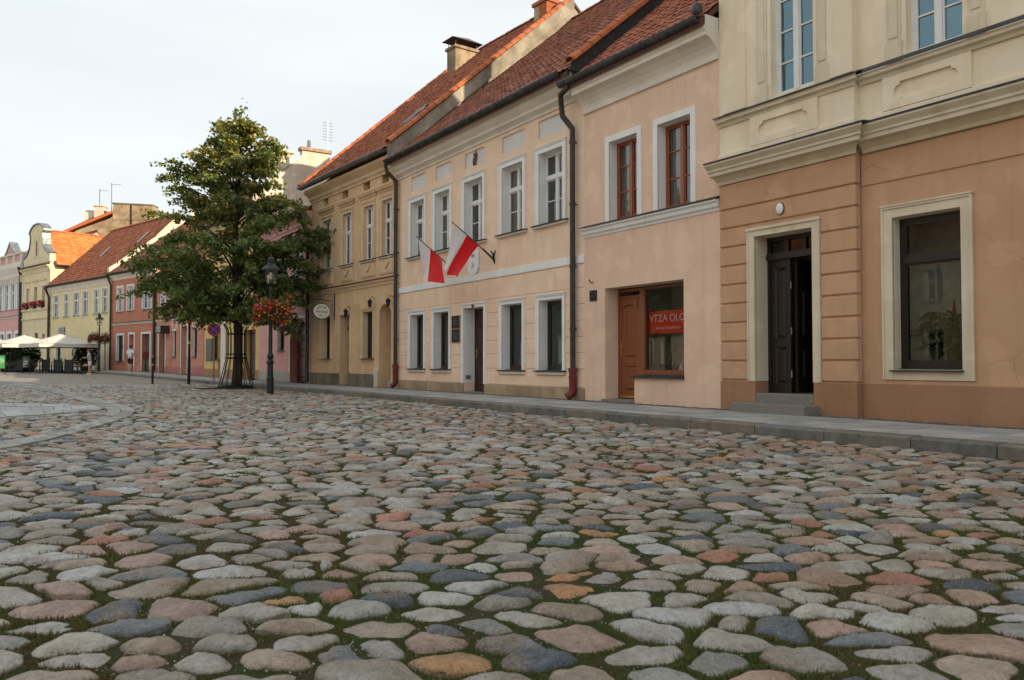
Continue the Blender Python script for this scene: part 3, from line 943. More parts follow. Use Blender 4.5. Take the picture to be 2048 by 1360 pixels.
def window(h, r, setback, frame, glassm, fw=0.055, vb=(), hb=(), mv=(), mh=(), surround=None, sill=None, curtain=None, name="window", panes=True):
    """frame with panes; vb/hb are heavy bars, mv/mh thin muntins, as fractions of the opening"""
    x0, x1, z0, z1 = r[:4]
    W, Hh = x1 - x0, z1 - z0
    y0 = setback
    mb = MB()
    mb.box(x0, x0 + fw, y0, y0 + 0.07, z0, z1); mb.box(x1 - fw, x1, y0, y0 + 0.07, z0, z1)
    mb.box(x0 + fw, x1 - fw, y0 + 0.002, y0 + 0.068, z0, z0 + fw * 1.2); mb.box(x0 + fw, x1 - fw, y0 + 0.002, y0 + 0.068, z1 - fw, z1)
    V = [(x0 + W * f, w) for f, w in vb]; Hb = [(z0 + Hh * f, w) for f, w in hb]
    for c, w in V: mb.box(c - w / 2, c + w / 2, y0 - 0.012, y0 + 0.06, z0 + fw * 1.2, z1 - fw)
    for c, w in Hb: mb.box(x0 + fw, x1 - fw, y0 - 0.024, y0 + 0.064, c - w / 2, c + w / 2)
    mV = [(x0 + W * f, 0.024) for f in mv]; mH = [(z0 + Hh * f[0], 0.024) if isinstance(f, tuple) else (z0 + Hh * f, 0.024) for f in mh]
    for c, w in mV: mb.box(c - w / 2, c + w / 2, y0 + 0.010, y0 + 0.05, z0 + fw * 1.2, z1 - fw)
    for c, w in mH: mb.box(x0 + fw, x1 - fw, y0 + 0.012, y0 + 0.048, c - w / 2, c + w / 2)
    # sash rims around every heavy cell
    for a, b, c, d in bars_grid(x0 + fw, x1 - fw, z0 + fw * 1.2, z1 - fw, V, Hb):
        s = 0.026
        if b - a < 0.1 or d - c < 0.1: continue
        mb.box(a, a + s, y0 + 0.006, y0 + 0.055, c, d); mb.box(b - s, b, y0 + 0.006, y0 + 0.055, c, d)
        mb.box(a + s, b - s, y0 + 0.008, y0 + 0.053, c, c + s); mb.box(a + s, b - s, y0 + 0.008, y0 + 0.053, d - s, d)
    win = h.part(name, mb, frame)
    for a, b, c, d in bars_grid(x0 + fw, x1 - fw, z0 + fw * 1.2, z1 - fw, V + (mV if panes else []), Hb + (mH if panes else [])):
        e = 0.004
        tw = random.uniform(-0.004, 0.004); tz = random.uniform(-0.004, 0.004)
        g = MB().quad((a - e, y0 + 0.034 + tw, c - e), (b + e, y0 + 0.034 - tw, c - e), (b + e, y0 + 0.034 - tw + tz, d + e), (a - e, y0 + 0.034 + tw + tz, d + e))
        g.build("pane", glassm, win)
    if curtain:
        cw = MB()
        nn = 28
        sides = {'both': [(0.03, 0.36), (0.64, 0.97)], 'left': [(0.03, 0.45)], 'right': [(0.55, 0.97)], 'full': [(0.02, 0.98)]}[curtain]
        for a, b in sides:
            vs = []
            for k in range(nn + 1):
                f = a + (b - a) * k / nn
                yy_ = y0 + 0.13 + 0.022 * math.sin(k * 1.9 + x0 * 3) + 0.01 * math.sin(k * 0.7)
                vs += [(x0 + W * f, yy_, z0 - 0.02), (x0 + W * f, yy_, z1)]
            cw.add(vs, [(2 * k, 2 * k + 2, 2 * k + 3, 2 * k + 1) for k in range(nn)])
        cw.build("curtain", M['curtain'], win, smooth=True)
    if surround:
        sw, proud, smat = surround[:3]
        bot = surround[3] if len(surround) > 3 else z0
        s = MB()
        s.box(x0 - sw, x0, -proud, 0.02, bot, z1 + sw); s.box(x1, x1 + sw, -proud, 0.02, bot, z1 + sw)
        s.box(x0, x1, -proud + 0.002, 0.02, z1, z1 + sw)
        s.box(x0 - 0.001, x0 + 0.007, 0.019, y0 - 0.001, z0, z1); s.box(x1 - 0.007, x1 + 0.001, 0.019, y0 - 0.001, z0, z1); s.box(x0, x1, 0.019, y0 - 0.002, z1 - 0.007, z1 + 0.001)      # painted reveals
        if len(surround) > 4 and surround[4]:              # outer bead
            q = 0.025
            s.box(x0 - sw - 0.004, x0 - sw + q, -proud - 0.018, -0.001, bot + 0.002, z1 + sw + 0.004)
            s.box(x1 + sw - q, x1 + sw + 0.004, -proud - 0.018, -0.001, bot + 0.002, z1 + sw + 0.004)
            s.box(x0 - sw - 0.004, x1 + sw + 0.004, -proud - 0.020, -0.002, z1 + sw - q, z1 + sw + 0.006)
            s.box(x0 - sw - 0.01, x1 + sw + 0.01, -proud - 0.034, -0.003, z1 + sw + 0.006, z1 + sw + 0.03)
        if bot < z0 - 0.01 and len(surround) > 5: s.box(x0, x1, -proud + 0.003, 0.02, bot, z0)
        s.build("surround", smat, win, bevel=0.004)
    if sill:
        smat, over, th, reach = sill
        s = MB()
        s.prism([(-reach, z0 - 0.028), (-reach, z0 - 0.012), (y0 + 0.01, z0 + 0.022), (y0 + 0.01, z0 - 0.004)], x0 - over, x1 + over)
        s.build("sill", smat, win)
        if th:
            s = MB().box(x0 - over + 0.02, x1 + over - 0.02, -reach + 0.04, 0.0, z0 - 0.03 - th, z0 - 0.03)
            s.build("sill_moulding", M['offwhite'] if smat is M['flash'] else smat, win, bevel=0.01)
    return win

def raised_panel(mb, x0, x1, z0, z1, y, proud=0.018, m=0.03):
    """moulded field: frame bead then bevelled centre"""
    mb.add([(x0, y, z0), (x1, y, z0), (x1, y, z1), (x0, y, z1),
            (x0 + m, y + 0.022, z0 + m), (x1 - m, y + 0.022, z0 + m), (x1 - m, y + 0.022, z1 - m), (x0 + m, y + 0.022, z1 - m),
            (x0 + 2.2 * m, y - proud * 0.4, z0 + 2.2 * m), (x1 - 2.2 * m, y - proud * 0.4, z0 + 2.2 * m), (x1 - 2.2 * m, y - proud * 0.4, z1 - 2.2 * m), (x0 + 2.2 * m, y - proud * 0.4, z1 - 2.2 * m)],
           [(0, 1, 5, 4), (1, 2, 6, 5), (2, 3, 7, 6), (3, 0, 4, 7), (4, 5, 9, 8), (5, 6, 10, 9), (6, 7, 11, 10), (7, 4, 8, 11), (8, 9, 10, 11)])
def door_leaf(h, x0, x1, z0, z1, y, mat, fields, handle=None, parent=None, name="door", th=0.05):
    """leaf built as stiles and rails around sunk, raised-and-fielded panels; fields = (z0, z1) fractions"""
    W, Hh = x1 - x0, z1 - z0
    st = min(0.12, W * 0.2)
    mb = MB()
    mb.box(x0, x0 + st, y, y + th, z0, z1); mb.box(x1 - st, x1, y, y + th, z0, z1)
    e = z0
    for a, b in fields:
        za, zb = z0 + a * Hh, z0 + b * Hh
        mb.box(x0 + st, x1 - st, y + 0.001, y + th, e, za)
        raised_panel(mb, x0 + st, x1 - st, za, zb, y + 0.004)
        e = zb
    mb.box(x0 + st, x1 - st, y + 0.001, y + th, e, z1)
    d = h.part(name, mb, mat, parent)
    if handle is not None:
        hx = x0 + st * 0.5 if handle == 'L' else x1 - st * 0.5
        hz = z0 + 1.02
        sgn = 1 if handle == 'L' else -1
        k = MB().box(hx - 0.02, hx + 0.02, y - 0.012, y, hz - 0.14, hz + 0.12)
        k.tube([(hx, y - 0.01, hz + 0.04), (hx, y - 0.055, hz + 0.04), (hx + sgn * 0.12, y - 0.055, hz + 0.035)], 0.010, 6)
        k.build("handle", M['brass'], d)
    return d

def cornice(h, name, mat, prof, x0, x1, flash=None, d0=0.0, d1=0.0, parent=None):
    o = h.part(name, MB().prism(prof, x0, x1, d0, d1), mat, parent)
    if flash:
        top = max(p[1] for p in prof); out = min(p[0] for p in prof)
        f = MB().prism([(out - 0.02, top + 0.004), (out - 0.02, top + 0.024), (0.0, top + 0.075), (0.0, top + 0.05)], x0 - (0.02 if d0 == 0 else -d0 * (out - 0.02)) * 1, x1 + (0.02 if d1 == 0 else -d1 * (out - 0.02)))
        f.build("flashing", flash, o)
    return o

TILE_TINTS = {
    'old': [(0.33, 0.110, 0.060), (0.39, 0.130, 0.068), (0.28, 0.095, 0.058), (0.35, 0.14, 0.088), (0.22, 0.085, 0.058), (0.43, 0.150, 0.078)],
    'mid': [(0.43, 0.130, 0.062), (0.47, 0.150, 0.072), (0.38, 0.115, 0.060), (0.43, 0.16, 0.085), (0.32, 0.10, 0.058), (0.50, 0.175, 0.085)],
    'new': [(0.60, 0.20, 0.055), (0.56, 0.185, 0.05), (0.64, 0.225, 0.065), (0.53, 0.165, 0.05), (0.60, 0.23, 0.08), (0.50, 0.16, 0.045)],
    'verge': [(0.52, 0.155, 0.055), (0.47, 0.135, 0.05), (0.56, 0.18, 0.065), (0.44, 0.125, 0.05)],
}
def tile_shape(w, l):
    hs = np.array([0.0, 0.020, 0.030, 0.020, 0.0])
    xs = np.linspace(0, w, 5)
    lo = np.stack([xs, np.zeros(5), hs + 0.030], 1)
    fb = np.stack([xs, np.zeros(5), hs + 0.012], 1)
    hi = np.stack([xs, np.full(5, l), hs + 0.004], 1)
    V = np.concatenate([lo, hi, fb])
    q = [(i, i + 1, 6 + i, 5 + i) for i in range(4)] + [(10 + i, 11 + i, i + 1, i) for i in range(4)]
    return V, np.array(q)
def roof_plane(h, roof, o, ex, ey, W, L, tint='old', tw=0.205, tl=0.33, limit=300, jitter=1.0, mat=None, clip=None):
    """tiles laid on one slope: o lower left corner, ex along the eaves, ey up the slope (house frame)"""
    mat = mat or M['tile']
    o, ex, ey = np.array(o, float), np.array(ex, float), np.array(ey, float)
    ez = np.cross(ex, ey)
    nx, ny = max(1, round(W / tw)), max(1, math.ceil(L / tl))
    tw = W / nx
    TV, TQ = tile_shape(tw * 1.04, tl * 1.12)
    ii, jj = np.meshgrid(np.arange(nx), np.arange(ny))
    ii, jj = ii.ravel(), jj.ravel()
    loc = o + ii[:, None] * tw * ex + jj[:, None] * tl * ey + ez * rng.normal(0.004, 0.004 * jitter, len(ii))[:, None] + ey * rng.normal(0, 0.008 * jitter, len(ii))[:, None]
    if clip is not None:
        kp = clip(loc)
        loc, ii, jj = loc[kp], ii[kp], jj[kp]
    M4 = np.array(h.M)
    wc = loc @ M4[:3, :3].T + M4[:3, 3]
    px, py = project(wc[:, 0], wc[:, 1], wc[:, 2])
    dist = np.linalg.norm(wc, axis=1)
    vis = (px > -20) & (px < 2068) & (py > -30)
    tin = np.array(TILE_TINTS[tint])
    ti = rng.integers(0, len(tin), len(ii))
    rank = np.argsort(np.where(vis, dist, 1e6 + dist))
    solo = rank[:limit] if limit else rank[:0]
    solo = solo[vis[solo]]
    if len(solo):
        meshes = []
        for c in tin:
            me = bpy.data.meshes.new("roof_tile")
            me.from_pydata(TV.tolist(), [], TQ.tolist())
            at_ = me.color_attributes.new("tint", 'FLOAT_COLOR', 'POINT')
            at_.data.foreach_set("color", np.array([tuple(c) + (1,)] * len(TV), np.float32).ravel())
            me.materials.append(mat)
            meshes.append(me)
        rot = Matrix((ex, ey, ez)).transposed().to_4x4()
        for k in solo:
            ob = bpy.data.objects.new("roof_tile", meshes[ti[k]])
            COL.objects.link(ob)
            ob.parent = roof
            ob.matrix_local = Matrix.Translation(loc[k]) @ rot @ Matrix.Rotation(random.gauss(0, 0.006) * jitter, 4, 'Z')
    rest_ = np.setdiff1d(np.arange(len(ii)), solo)
    if len(rest_):
        R = np.stack([ex, ey, ez], 1)
        V = (TV @ R.T)[None] + loc[rest_][:, None]
        Q = TQ[None] + (np.arange(len(rest_)) * len(TV))[:, None, None]
        tag(np_mesh("roof_tiles", V.reshape(-1, 3), quads=Q.reshape(-1, 4), mat=mat, parent=roof, col=np.repeat(tin[ti[rest_]], len(TV), 0), smooth=False), kind="stuff")

def cap_tiles(h, roof, a, b, r=0.13, ln=0.36, tint='verge', name="verge_tile", up=(0, 0, 1)):
    """half-round cap tiles from a to b, each a piece of its own"""
    a, b = Vector(a), Vector(b)
    d = b - a
    n_ = max(1, round(d.length / ln))
    ln = d.length / n_
    d.normalize()
    s = d.cross(Vector(up)).normalized()
    u = s.cross(d)
    cols = TILE_TINTS[tint]
    meshes = []
    for c in cols:
        vs = []
        for y, rr in ((-0.03, r * 1.06), (ln + 0.01, r * 0.94)):
            for k in range(7):
                t = math.pi * k / 6
                vs.append((-rr * math.cos(t), y, rr * math.sin(t) * 0.8))
        for k in range(7):
            t = math.pi * k / 6
            vs.append((-(r - 0.02) * math.cos(t), -0.03, (r - 0.02) * math.sin(t) * 0.8))
        me = bpy.data.meshes.new(name)
        me.from_pydata(vs, [], [(i, i + 1, 8 + i, 7 + i) for i in range(6)] + [(14 + i, 15 + i, 1 + i, i) for i in range(6)])
        at_ = me.color_attributes.new("tint", 'FLOAT_COLOR', 'POINT')
        at_.data.foreach_set("color", np.array([tuple(c) + (1,)] * len(vs), np.float32).ravel())
        me.materials.append(M['tile_clean'])
        meshes.append(me)
    rot = Matrix((s, d, u)).transposed().to_4x4()
    for i in range(n_):
        ob = bpy.data.objects.new(name, random.choice(meshes))
        COL.objects.link(ob)
        ob.parent = roof
        ob.matrix_local = Matrix.Translation(a + d * ln * i + u * random.uniform(0, 0.012)) @ rot @ Matrix.Rotation(random.gauss(0, 0.015), 4, 'Z')

def gable_roof(h, eave_y, eave_z, ridge_y, ridge_z, x0, x1, tint='old', limit=300, visible=1.0, tw=0.205, tl=0.33, verge=(False, False), back=None, jitter=1.0, skew=0.0):
    """solid deck, tiles on the street slope, cap tiles on ridge and verges"""
    ln = math.hypot(ridge_y - eave_y, ridge_z - eave_z)
    sy, sz = (ridge_y - eave_y) / ln, (ridge_z - eave_z) / ln
    by = 2 * ridge_y - eave_y if back is None else back
    th = 0.12
    deck = MB().prism([(eave_y, eave_z - 0.02), (ridge_y, ridge_z - 0.02), (by, eave_z - 0.02), (by, eave_z - 0.02 - th), (ridge_y, ridge_z - 0.02 - th), (eave_y, eave_z - 0.02 - th)], x0, x1)
    deck.v = [(v[0] + (skew * v[1] if v[0] > 0.5 * (x0 + x1) else 0), v[1], v[2]) for v in deck.v]
    roof = h.part("roof", deck, M['deck'])
    roof_plane(h, roof, (x0, eave_y, eave_z), (1, 0, 0), (0, sy, sz), x1 - x0 + max(0, skew * ridge_y), ln * visible, tint, tw, tl, limit, jitter, clip=(lambda q: q[:, 0] + tw < x1 + skew * q[:, 1] + 0.05) if skew else None)
    for side, on in zip((x0, x1), verge):
        if on: cap_tiles(h, roof, (side, eave_y, eave_z + 0.03), (side, ridge_y, ridge_z + 0.03), up=(0, -sz, sy))
    cap_tiles(h, roof, (x0, ridge_y, ridge_z), (x1, ridge_y, ridge_z), 0.14, 0.40, tint if tint != 'old' else 'mid', "ridge_tile")
    return roof

def gutter(h, x0, x1, y, z, mat, r=0.085, parent=None, step=0.62):
    mb = MB()
    seg = 9
    pr = [(y + r * math.cos(math.pi + math.pi * k / (seg - 1)), z + r * math.sin(math.pi + math.pi * k / (seg - 1))) for k in range(seg)]
    pr += [(a + (0.008 if a < y else -0.008), b + 0.006) for a, b in pr[::-1]]
    mb.prism(pr, x0, x1)
    mb.tube([(x0, y - r, z), (x1, y - r, z)], 0.014, 6)
    x = x0 + 0.2
    while x < x1:
        q = [(y + (r + 0.01) * math.cos(math.pi + math.pi * k / 8), z + (r + 0.01) * math.sin(math.pi + math.pi * k / 8)) for k in range(9)]
        for k in range(8):
            mb.add([(x, *q[k]), (x + 0.035, *q[k]), (x + 0.035, *q[k + 1]), (x, *q[k + 1])], [(0, 1, 2, 3)])
        x += step * random.uniform(0.95, 1.05)
    return h.part("gutter", mb, mat, parent)

def downpipe(h, pts, r, mat, red_to=None, brackets=True):
    mb = MB().tube(pts, r, 10)
    pa, pb = Vector(pts[-2]), Vector(pts[-1])
    z = pb.z + 0.9
    top = pa.z
    while z < top and brackets:
        mb.tube([(pa.x, pa.y, z - 0.03), (pa.x, pa.y, z + 0.03)], r + 0.012, 10)
        mb.box(pa.x - 0.015, pa.x + 0.015, pa.y, 0.0, z - 0.012, z + 0.012)
        z += 1.35
    d = h.part("downpipe", mb, mat, smooth=False)
    if red_to:
        x, y = pts[-1][0], pts[-1][1]
        rb = MB().tube([(x, y, red_to), (x, y, 0.20), (x - 0.015, y - 0.03, 0.12), (x - 0.06, y - 0.12, 0.055)], r + 0.022, 12)
        rb.tube([(x, y, red_to - 0.06), (x, y, red_to + 0.02)], r + 0.038, 12)
        rb.tube([(x, y, red_to - 0.20), (x, y, red_to - 0.16)], r + 0.034, 12)
        rb.build("cast_iron_shoe", M['pipe_red'], d, smooth=False)
    return d

def arch_fill(mb, x0, x1, zs, zt, y, dep, n=10):
    """spandrels and soffit that turn a square head into a round arch (opening is clear below zs)"""
    cx, rx, rz = 0.5 * (x0 + x1), 0.5 * (x1 - x0), zt - zs
    arc = [(cx - rx * math.cos(math.pi * k / n), zs + rz * math.sin(math.pi * k / n)) for k in range(n + 1)]
    for k in range(n):
        a, b = arc[k], arc[k + 1]
        mb.quad((a[0], y, a[1]), (b[0], y, b[1]), (b[0], y, zt + 0.001), (a[0], y, zt + 0.001))
        mb.quad((a[0], y, a[1]), (a[0], y + dep, a[1]), (b[0], y + dep, b[1]), (b[0], y, b[1]))
    return mb

def chimney(h, roof, x0, x1, y0, y1, z0, z1, mat, cap=None, bricks=False, cap_mat=None):
    mb = MB()
    if bricks:
        mb.box(x0 + 0.01, x1 - 0.01, y0 + 0.01, y1 - 0.01, z0, z1)
        ch = h.part("chimney", mb, M['mortar'], roof)
    else:
        mb.box(x0, x1, y0, y1, z0, z1)
        mb.box(x0 - 0.06, x1 + 0.06, y0 - 0.06, y1 + 0.06, z1, z1 + 0.13)
        ch = h.part("chimney", mb, mat, roof, bevel=0.02)
    return ch
def text(body, size, loc, rot, mat, parent, name="lettering", extrude=0.002, align='CENTER', spacing=1.0):
    cu = bpy.data.curves.new(name, 'FONT')
    cu.body = body; cu.size = size; cu.extrude = extrude
    cu.align_x = align; cu.align_y = 'CENTER'; cu.space_character = spacing
    tmp = bpy.data.objects.new(name, cu)
    COL.objects.link(tmp)
    me = bpy.data.meshes.new_from_object(tmp.evaluated_get(bpy.context.evaluated_depsgraph_get()))
    bpy.data.objects.remove(tmp)
    me.materials.clear(); me.materials.append(mat)
    o = bpy.data.objects.new(name, me)
    COL.objects.link(o)
    o.parent = parent
    o.location = loc; o.rotation_euler = rot
    return o
M['deck'] = simple("roof_deck", (0.10, 0.045, 0.03), 0.9)
M['mortar'] = simple("pale_mortar", (0.40, 0.33, 0.25), 0.95)
M['ink'] = simple("black_print", (0.02, 0.02, 0.022), 0.7)
M['white_print'] = simple("white_print", (0.85, 0.85, 0.83), 0.6, var=0.03)

def display_box(h, x0, x1, y0, y1, z0, z1, mat):  # pale close walls added to bounce daylight back out of the window
    """light painted display recess behind a shop window"""
    mb = MB()
    mb.quad((x0, y1, z0), (x1, y1, z0), (x1, y1, z1), (x0, y1, z1))
    mb.quad((x0, y0, z0), (x0, y1, z0), (x0, y1, z1), (x0, y0, z1)); mb.quad((x1, y0, z0), (x1, y1, z0), (x1, y1, z1), (x1, y0, z1))
    mb.quad((x0, y0, z0), (x1, y0, z0), (x1, y1, z0), (x0, y1, z0)); mb.quad((x0, y0, z1), (x1, y0, z1), (x1, y1, z1), (x0, y1, z1))
    return h.part("shop_interior", mb, mat)

# ================================================================ house with the orange ground floor, at the right
h = House("corner_house", "tall cream house with orange banded ground floor and open dark door at right edge", 'D')
REC = 0.12                                         # main wall stands back from the door bay
bx1 = h.X(1714)
zpl = 0.49
zc0 = h.Z(1443, 373)                               # underside of the main cornice
zc1 = zc0 + 0.33
zs1 = h.Z(1444, 241)                               # top of the sill cornice
door = h.rect(1512, 1628, (1512, 474), (1512, 790)); door[2] = 0.0
win = h.rect(1787, 1925, (1787, 436), (1787, 738))
q0 = h.f.X(1787, 590, REC); q1 = h.f.X(1925, 590, REC)
win = [q0, q1, h.f.Z(1787, 739, REC), h.f.Z(1787, 436, REC)]
uw1 = [h.X(1541, 100), h.X(1626, 90), h.Z(1541, 196), h.Z(1541, 196) + 2.05]
uw2 = [h.f.X(1812, 60, REC), h.f.X(1926, 40, REC), h.f.Z(1812, 112, REC), h.f.Z(1812, 112, REC) + 2.05]
uw3 = [q + 2.15 for q in uw2[:2]] + uw2[2:]
wn2 = [q + 2.2 for q in win[:2]] + win[2:]
wall_front(h, M['D_low'], zpl, zc0 + 0.05, [door + [0.30]], 0, bx1)
wall_front(h, M['D_low'], zpl, zc0 + 0.05, [win + [0.18], wn2 + [0.18]], bx1, h.len, REC)
wall_front(h, M['D_up'], zc0 + 0.05, 11.3, [uw1 + [0.16]], 0, bx1)
wall_front(h, M['D_up'], zc0 + 0.05, 11.3, [uw2 + [0.16], uw3 + [0.16]], bx1, h.len, REC)
h.part("bay_return", MB().quad((bx1, 0, zpl), (bx1, REC, zpl), (bx1, REC, zc0), (bx1, 0, zc0)), M['D_low'])
h.part("bay_return", MB().quad((bx1, 0, zc0), (bx1, REC, zc0), (bx1, REC, 11.3), (bx1, 0, 11.3)), M['D_up'])
# plinth
h.part("plinth", MB().box(0.0, door[0], -0.035, 0.3, -0.3, zpl), M['D_plinth'], bevel=0.008)
h.part("plinth", MB().box(door[1], bx1 + 0.02, -0.035, REC + 0.1, -0.3, zpl), M['D_plinth'], bevel=0.008)
h.part("plinth", MB().box(bx1 + 0.021, h.len, REC - 0.03, REC + 0.2, -0.3, zpl - 0.003), M['D_plinth'], bevel=0.008)
# rusticated blocks, each one a piece
sw = 0.135
bh = 0.3235
rows = [zpl + 0.012 + bh * k for k in range(12)]
def blocks(h, x0, x1, z0, z1, y, mat, proud=0.032, g=0.016, right_return=0.0):
    mb = MB().box(x0 + 0.002, x1, y - proud, y + 0.01 + right_return, z0 + g, z1 - g)
    return h.part("rustication_block", mb, mat, bevel=0.012)
for k, z in enumerate(rows):
    z1 = z + bh
    if z1 > zc0 - 0.40: break
    if z < door[3] + sw - 0.05:
        blocks(h, 0.0, door[0] - sw - 0.006, z, z1, 0, M['D_low'])
        blocks(h, door[1] + sw + 0.006, bx1 + 0.03, z, z1, 0, M['D_low'], right_return=0.08)
    else:
        blocks(h, 0.0, bx1 + 0.03, z, z1, 0, M['D_low'], right_return=0.08)
    ztop = z1
h.part("frieze", MB().box(0.0, bx1 + 0.032, -0.034, 0.09, ztop + 0.018, zc0 - 0.01), M['D_low'], bevel=0.01)
h.part("frieze", MB().box(bx1 + 0.034, h.len, REC - 0.022, REC + 0.05, h.f.Z(1900, 338, REC), zc0 - 0.01), M['D_low'], bevel=0.008)
# main cornice and sill cornice, stepping around the bay
prof = [(0.0, zc0), (-0.06, zc0), (-0.07, zc0 + 0.05), (-0.15, zc0 + 0.115), (-0.26, zc0 + 0.13), (-0.26, zc0 + 0.185), (-0.29, zc0 + 0.20), (-0.29, zc0 + 0.235), (-0.36, zc0 + 0.30), (-0.36, zc1), (0.0, zc1)]
cornice(h, "cornice", M['D_trim'], prof, -0.0, bx1, M['flash'], d0=0.12, d1=1.0)
cornice(h, "cornice", M['D_trim'], [(y + REC - 0.02, z - 0.003) for y, z in prof], bx1 + 0.10, h.len, M['flash'])
h.part("apron_base", MB().box(0.005, bx1 + 0.02, -0.045, 0.05, zc1 + 0.06, zc1 + 0.20), M['D_up'], bevel=0.006)
h.part("apron_base", MB().box(bx1 + 0.022, h.len, REC - 0.045, REC, zc1 + 0.06, zc1 + 0.197), M['D_up'], bevel=0.006)
prof2 = [(0.0, zs1 - 0.13), (-0.03, zs1 - 0.13), (-0.045, zs1 - 0.085), (-0.10, zs1 - 0.06), (-0.10, zs1 - 0.02), (-0.12, zs1), (0.0, zs1)]
cornice(h, "sill_cornice", M['D_trim'], prof2, 0.0, bx1, M['flash'], d0=0.3, d1=1.0)
cornice(h, "sill_cornice", M['D_trim'], [(y + REC - 0.01, z - 0.002) for y, z in prof2], bx1 + 0.05, h.len, M['flash'])
def cartouche(x0, x1, z0, z1, y, rise_):
    """raised apron field with a sunk panel whose ends are scooped"""
    m = 0.16
    cx, cz = 0.5 * (x0 + x1), 0.5 * (z0 + z1)
    a, b, r = x0 + m + 0.10, x1 - m - 0.10, 0.5 * (z1 - z0) - 0.11
    out = [(a, cz - r), (b, cz - r)]
    rr = r * 0.72
    for k in range(9):
        t = -math.pi / 2 + math.pi * k / 8
        out.append((b + rr * math.cos(t), cz + rr * math.sin(t)))
    out += [(b, cz + r), (a, cz + r)]
    for k in range(9):
        t = math.pi / 2 + math.pi * k / 8
        out.append((a + rr * math.cos(t), cz + rr * math.sin(t)))
    bm_ = bmesh.new()
    outer = [(x0, z0), (x1, z0), (x1, z1), (x0, z1)]
    vo_ = [bm_.verts.new((x, y - rise_, z)) for x, z in outer]
    vi_ = [bm_.verts.new((x, y - rise_, z)) for x, z in out]
    eo = [bm_.edges.new((vo_[i], vo_[(i + 1) % 4])) for i in range(4)]
    ei = [bm_.edges.new((vi_[i], vi_[(i + 1) % len(vi_)])) for i in range(len(vi_))]
    bmesh.ops.triangle_fill(bm_, use_beauty=True, use_dissolve=False, edges=eo + ei)
    vb_ = [bm_.verts.new((x, y + 0.035, z)) for x, z in out]
    for i in range(len(vi_)):
        j = (i + 1) % len(vi_)
        bm_.faces.new((vi_[i], vi_[j], vb_[j], vb_[i]))
    bm_.faces.new(vb_)
    vw = [bm_.verts.new((x, y + 0.02, z)) for x, z in outer]
    for i in range(4):
        bm_.faces.new((vo_[i], vo_[(i + 1) % 4], vw[(i + 1) % 4], vw[i]))
    for f_ in [f_ for f_ in bm_.faces if f_.calc_center_median().y < y - rise_ + 1e-4]:
        c_ = f_.calc_center_median()
        inside_ = in_poly(np.array([[c_.x, c_.z]]), np.array(out))[0]
        if inside_: bm_.faces.remove(f_)
    bmesh.ops.recalc_face_normals(bm_, faces=bm_.faces)
    me = bpy.data.meshes.new("apron_panel"); bm_.to_mesh(me); bm_.free()
    ob = bpy.data.objects.new("apron_panel", me); COL.objects.link(ob)
    me.materials.append(M['D_up']); ob.parent = h.root
    return ob
cartouche(h.X(1503, 260), h.X(1638, 240), zc1 + 0.205, zs1 - 0.135, 0.0, 0.045)
cartouche(h.f.X(1768, 190, REC), h.f.X(1946, 160, REC), zc1 + 0.205, zs1 - 0.137, REC, 0.045)
# pilaster strips beside the upper windows
for xa, xb, yy_ in ((h.X(1446, 120), h.X(1492, 120), 0.0), (h.X(1655, 90), bx1, 0.0)):
    h.part("pilaster", MB().box(xa, xb, yy_ - 0.025, yy_ + 0.02, zs1 + 0.08, 9.0), M['D_up'], bevel=0.006)
for r_, yy_ in ((uw1, 0.0), (uw2, REC), (uw3, REC)):
    for side in (0, 1):
        e = r_[side]
        xa, xb = (e - 0.30, e - 0.05) if side == 0 else (e + 0.05, e + 0.30)
        mb = MB()
        mb.box(xa, xb, yy_ - 0.035, yy_ + 0.02, zs1 + 0.062, zs1 + 0.34)
        mb.box(xa + 0.02, xb - 0.02, yy_ - 0.022, yy_ + 0.02, zs1 + 0.34, r_[3] + 0.1)
        mb.box(xa + 0.06, xb - 0.06, yy_ - 0.036, yy_ + 0.02, zs1 + 0.40, r_[3])
        h.part("window_pilaster", mb, M['D_trim'], bevel=0.005)
for r_, yy_ in ((uw1, 0.0), (uw2, REC), (uw3, REC)):
    window(h, r_, yy_ + 0.14, M['wht_frame'], M['coated_glass'], 0.06, vb=[(0.5, 0.09)], mh=[0.27, 0.52, 0.77], curtain='right' if r_ is uw2 else None)
w = window(h, win, REC + 0.16, M['blk_frame'], M['clear_glass'], 0.085, hb=[(0.72, 0.10)], surround=(0.15, 0.03, M['D_trim'], win[2] - 0.145, True, 1))
w2 = window(h, wn2, REC + 0.16, M['blk_frame'], M['shop_glass'], 0.085, hb=[(0.72, 0.10)], surround=(0.15, 0.03, M['D_trim'], win[2] - 0.145, True, 1))
for w_ in (w, w2):
    for c_ in w_.children:
        if c_.name.startswith("surround"): c_.location.y = REC
sl = MB().prism([(REC - 0.09, win[2] - 0.03), (REC - 0.09, win[2] - 0.012), (REC + 0.17, win[2] + 0.02), (REC + 0.17, win[2] - 0.01)], win[0] - 0.03, win[1] + 0.02)
sl.build("sill", M['flash'], w)
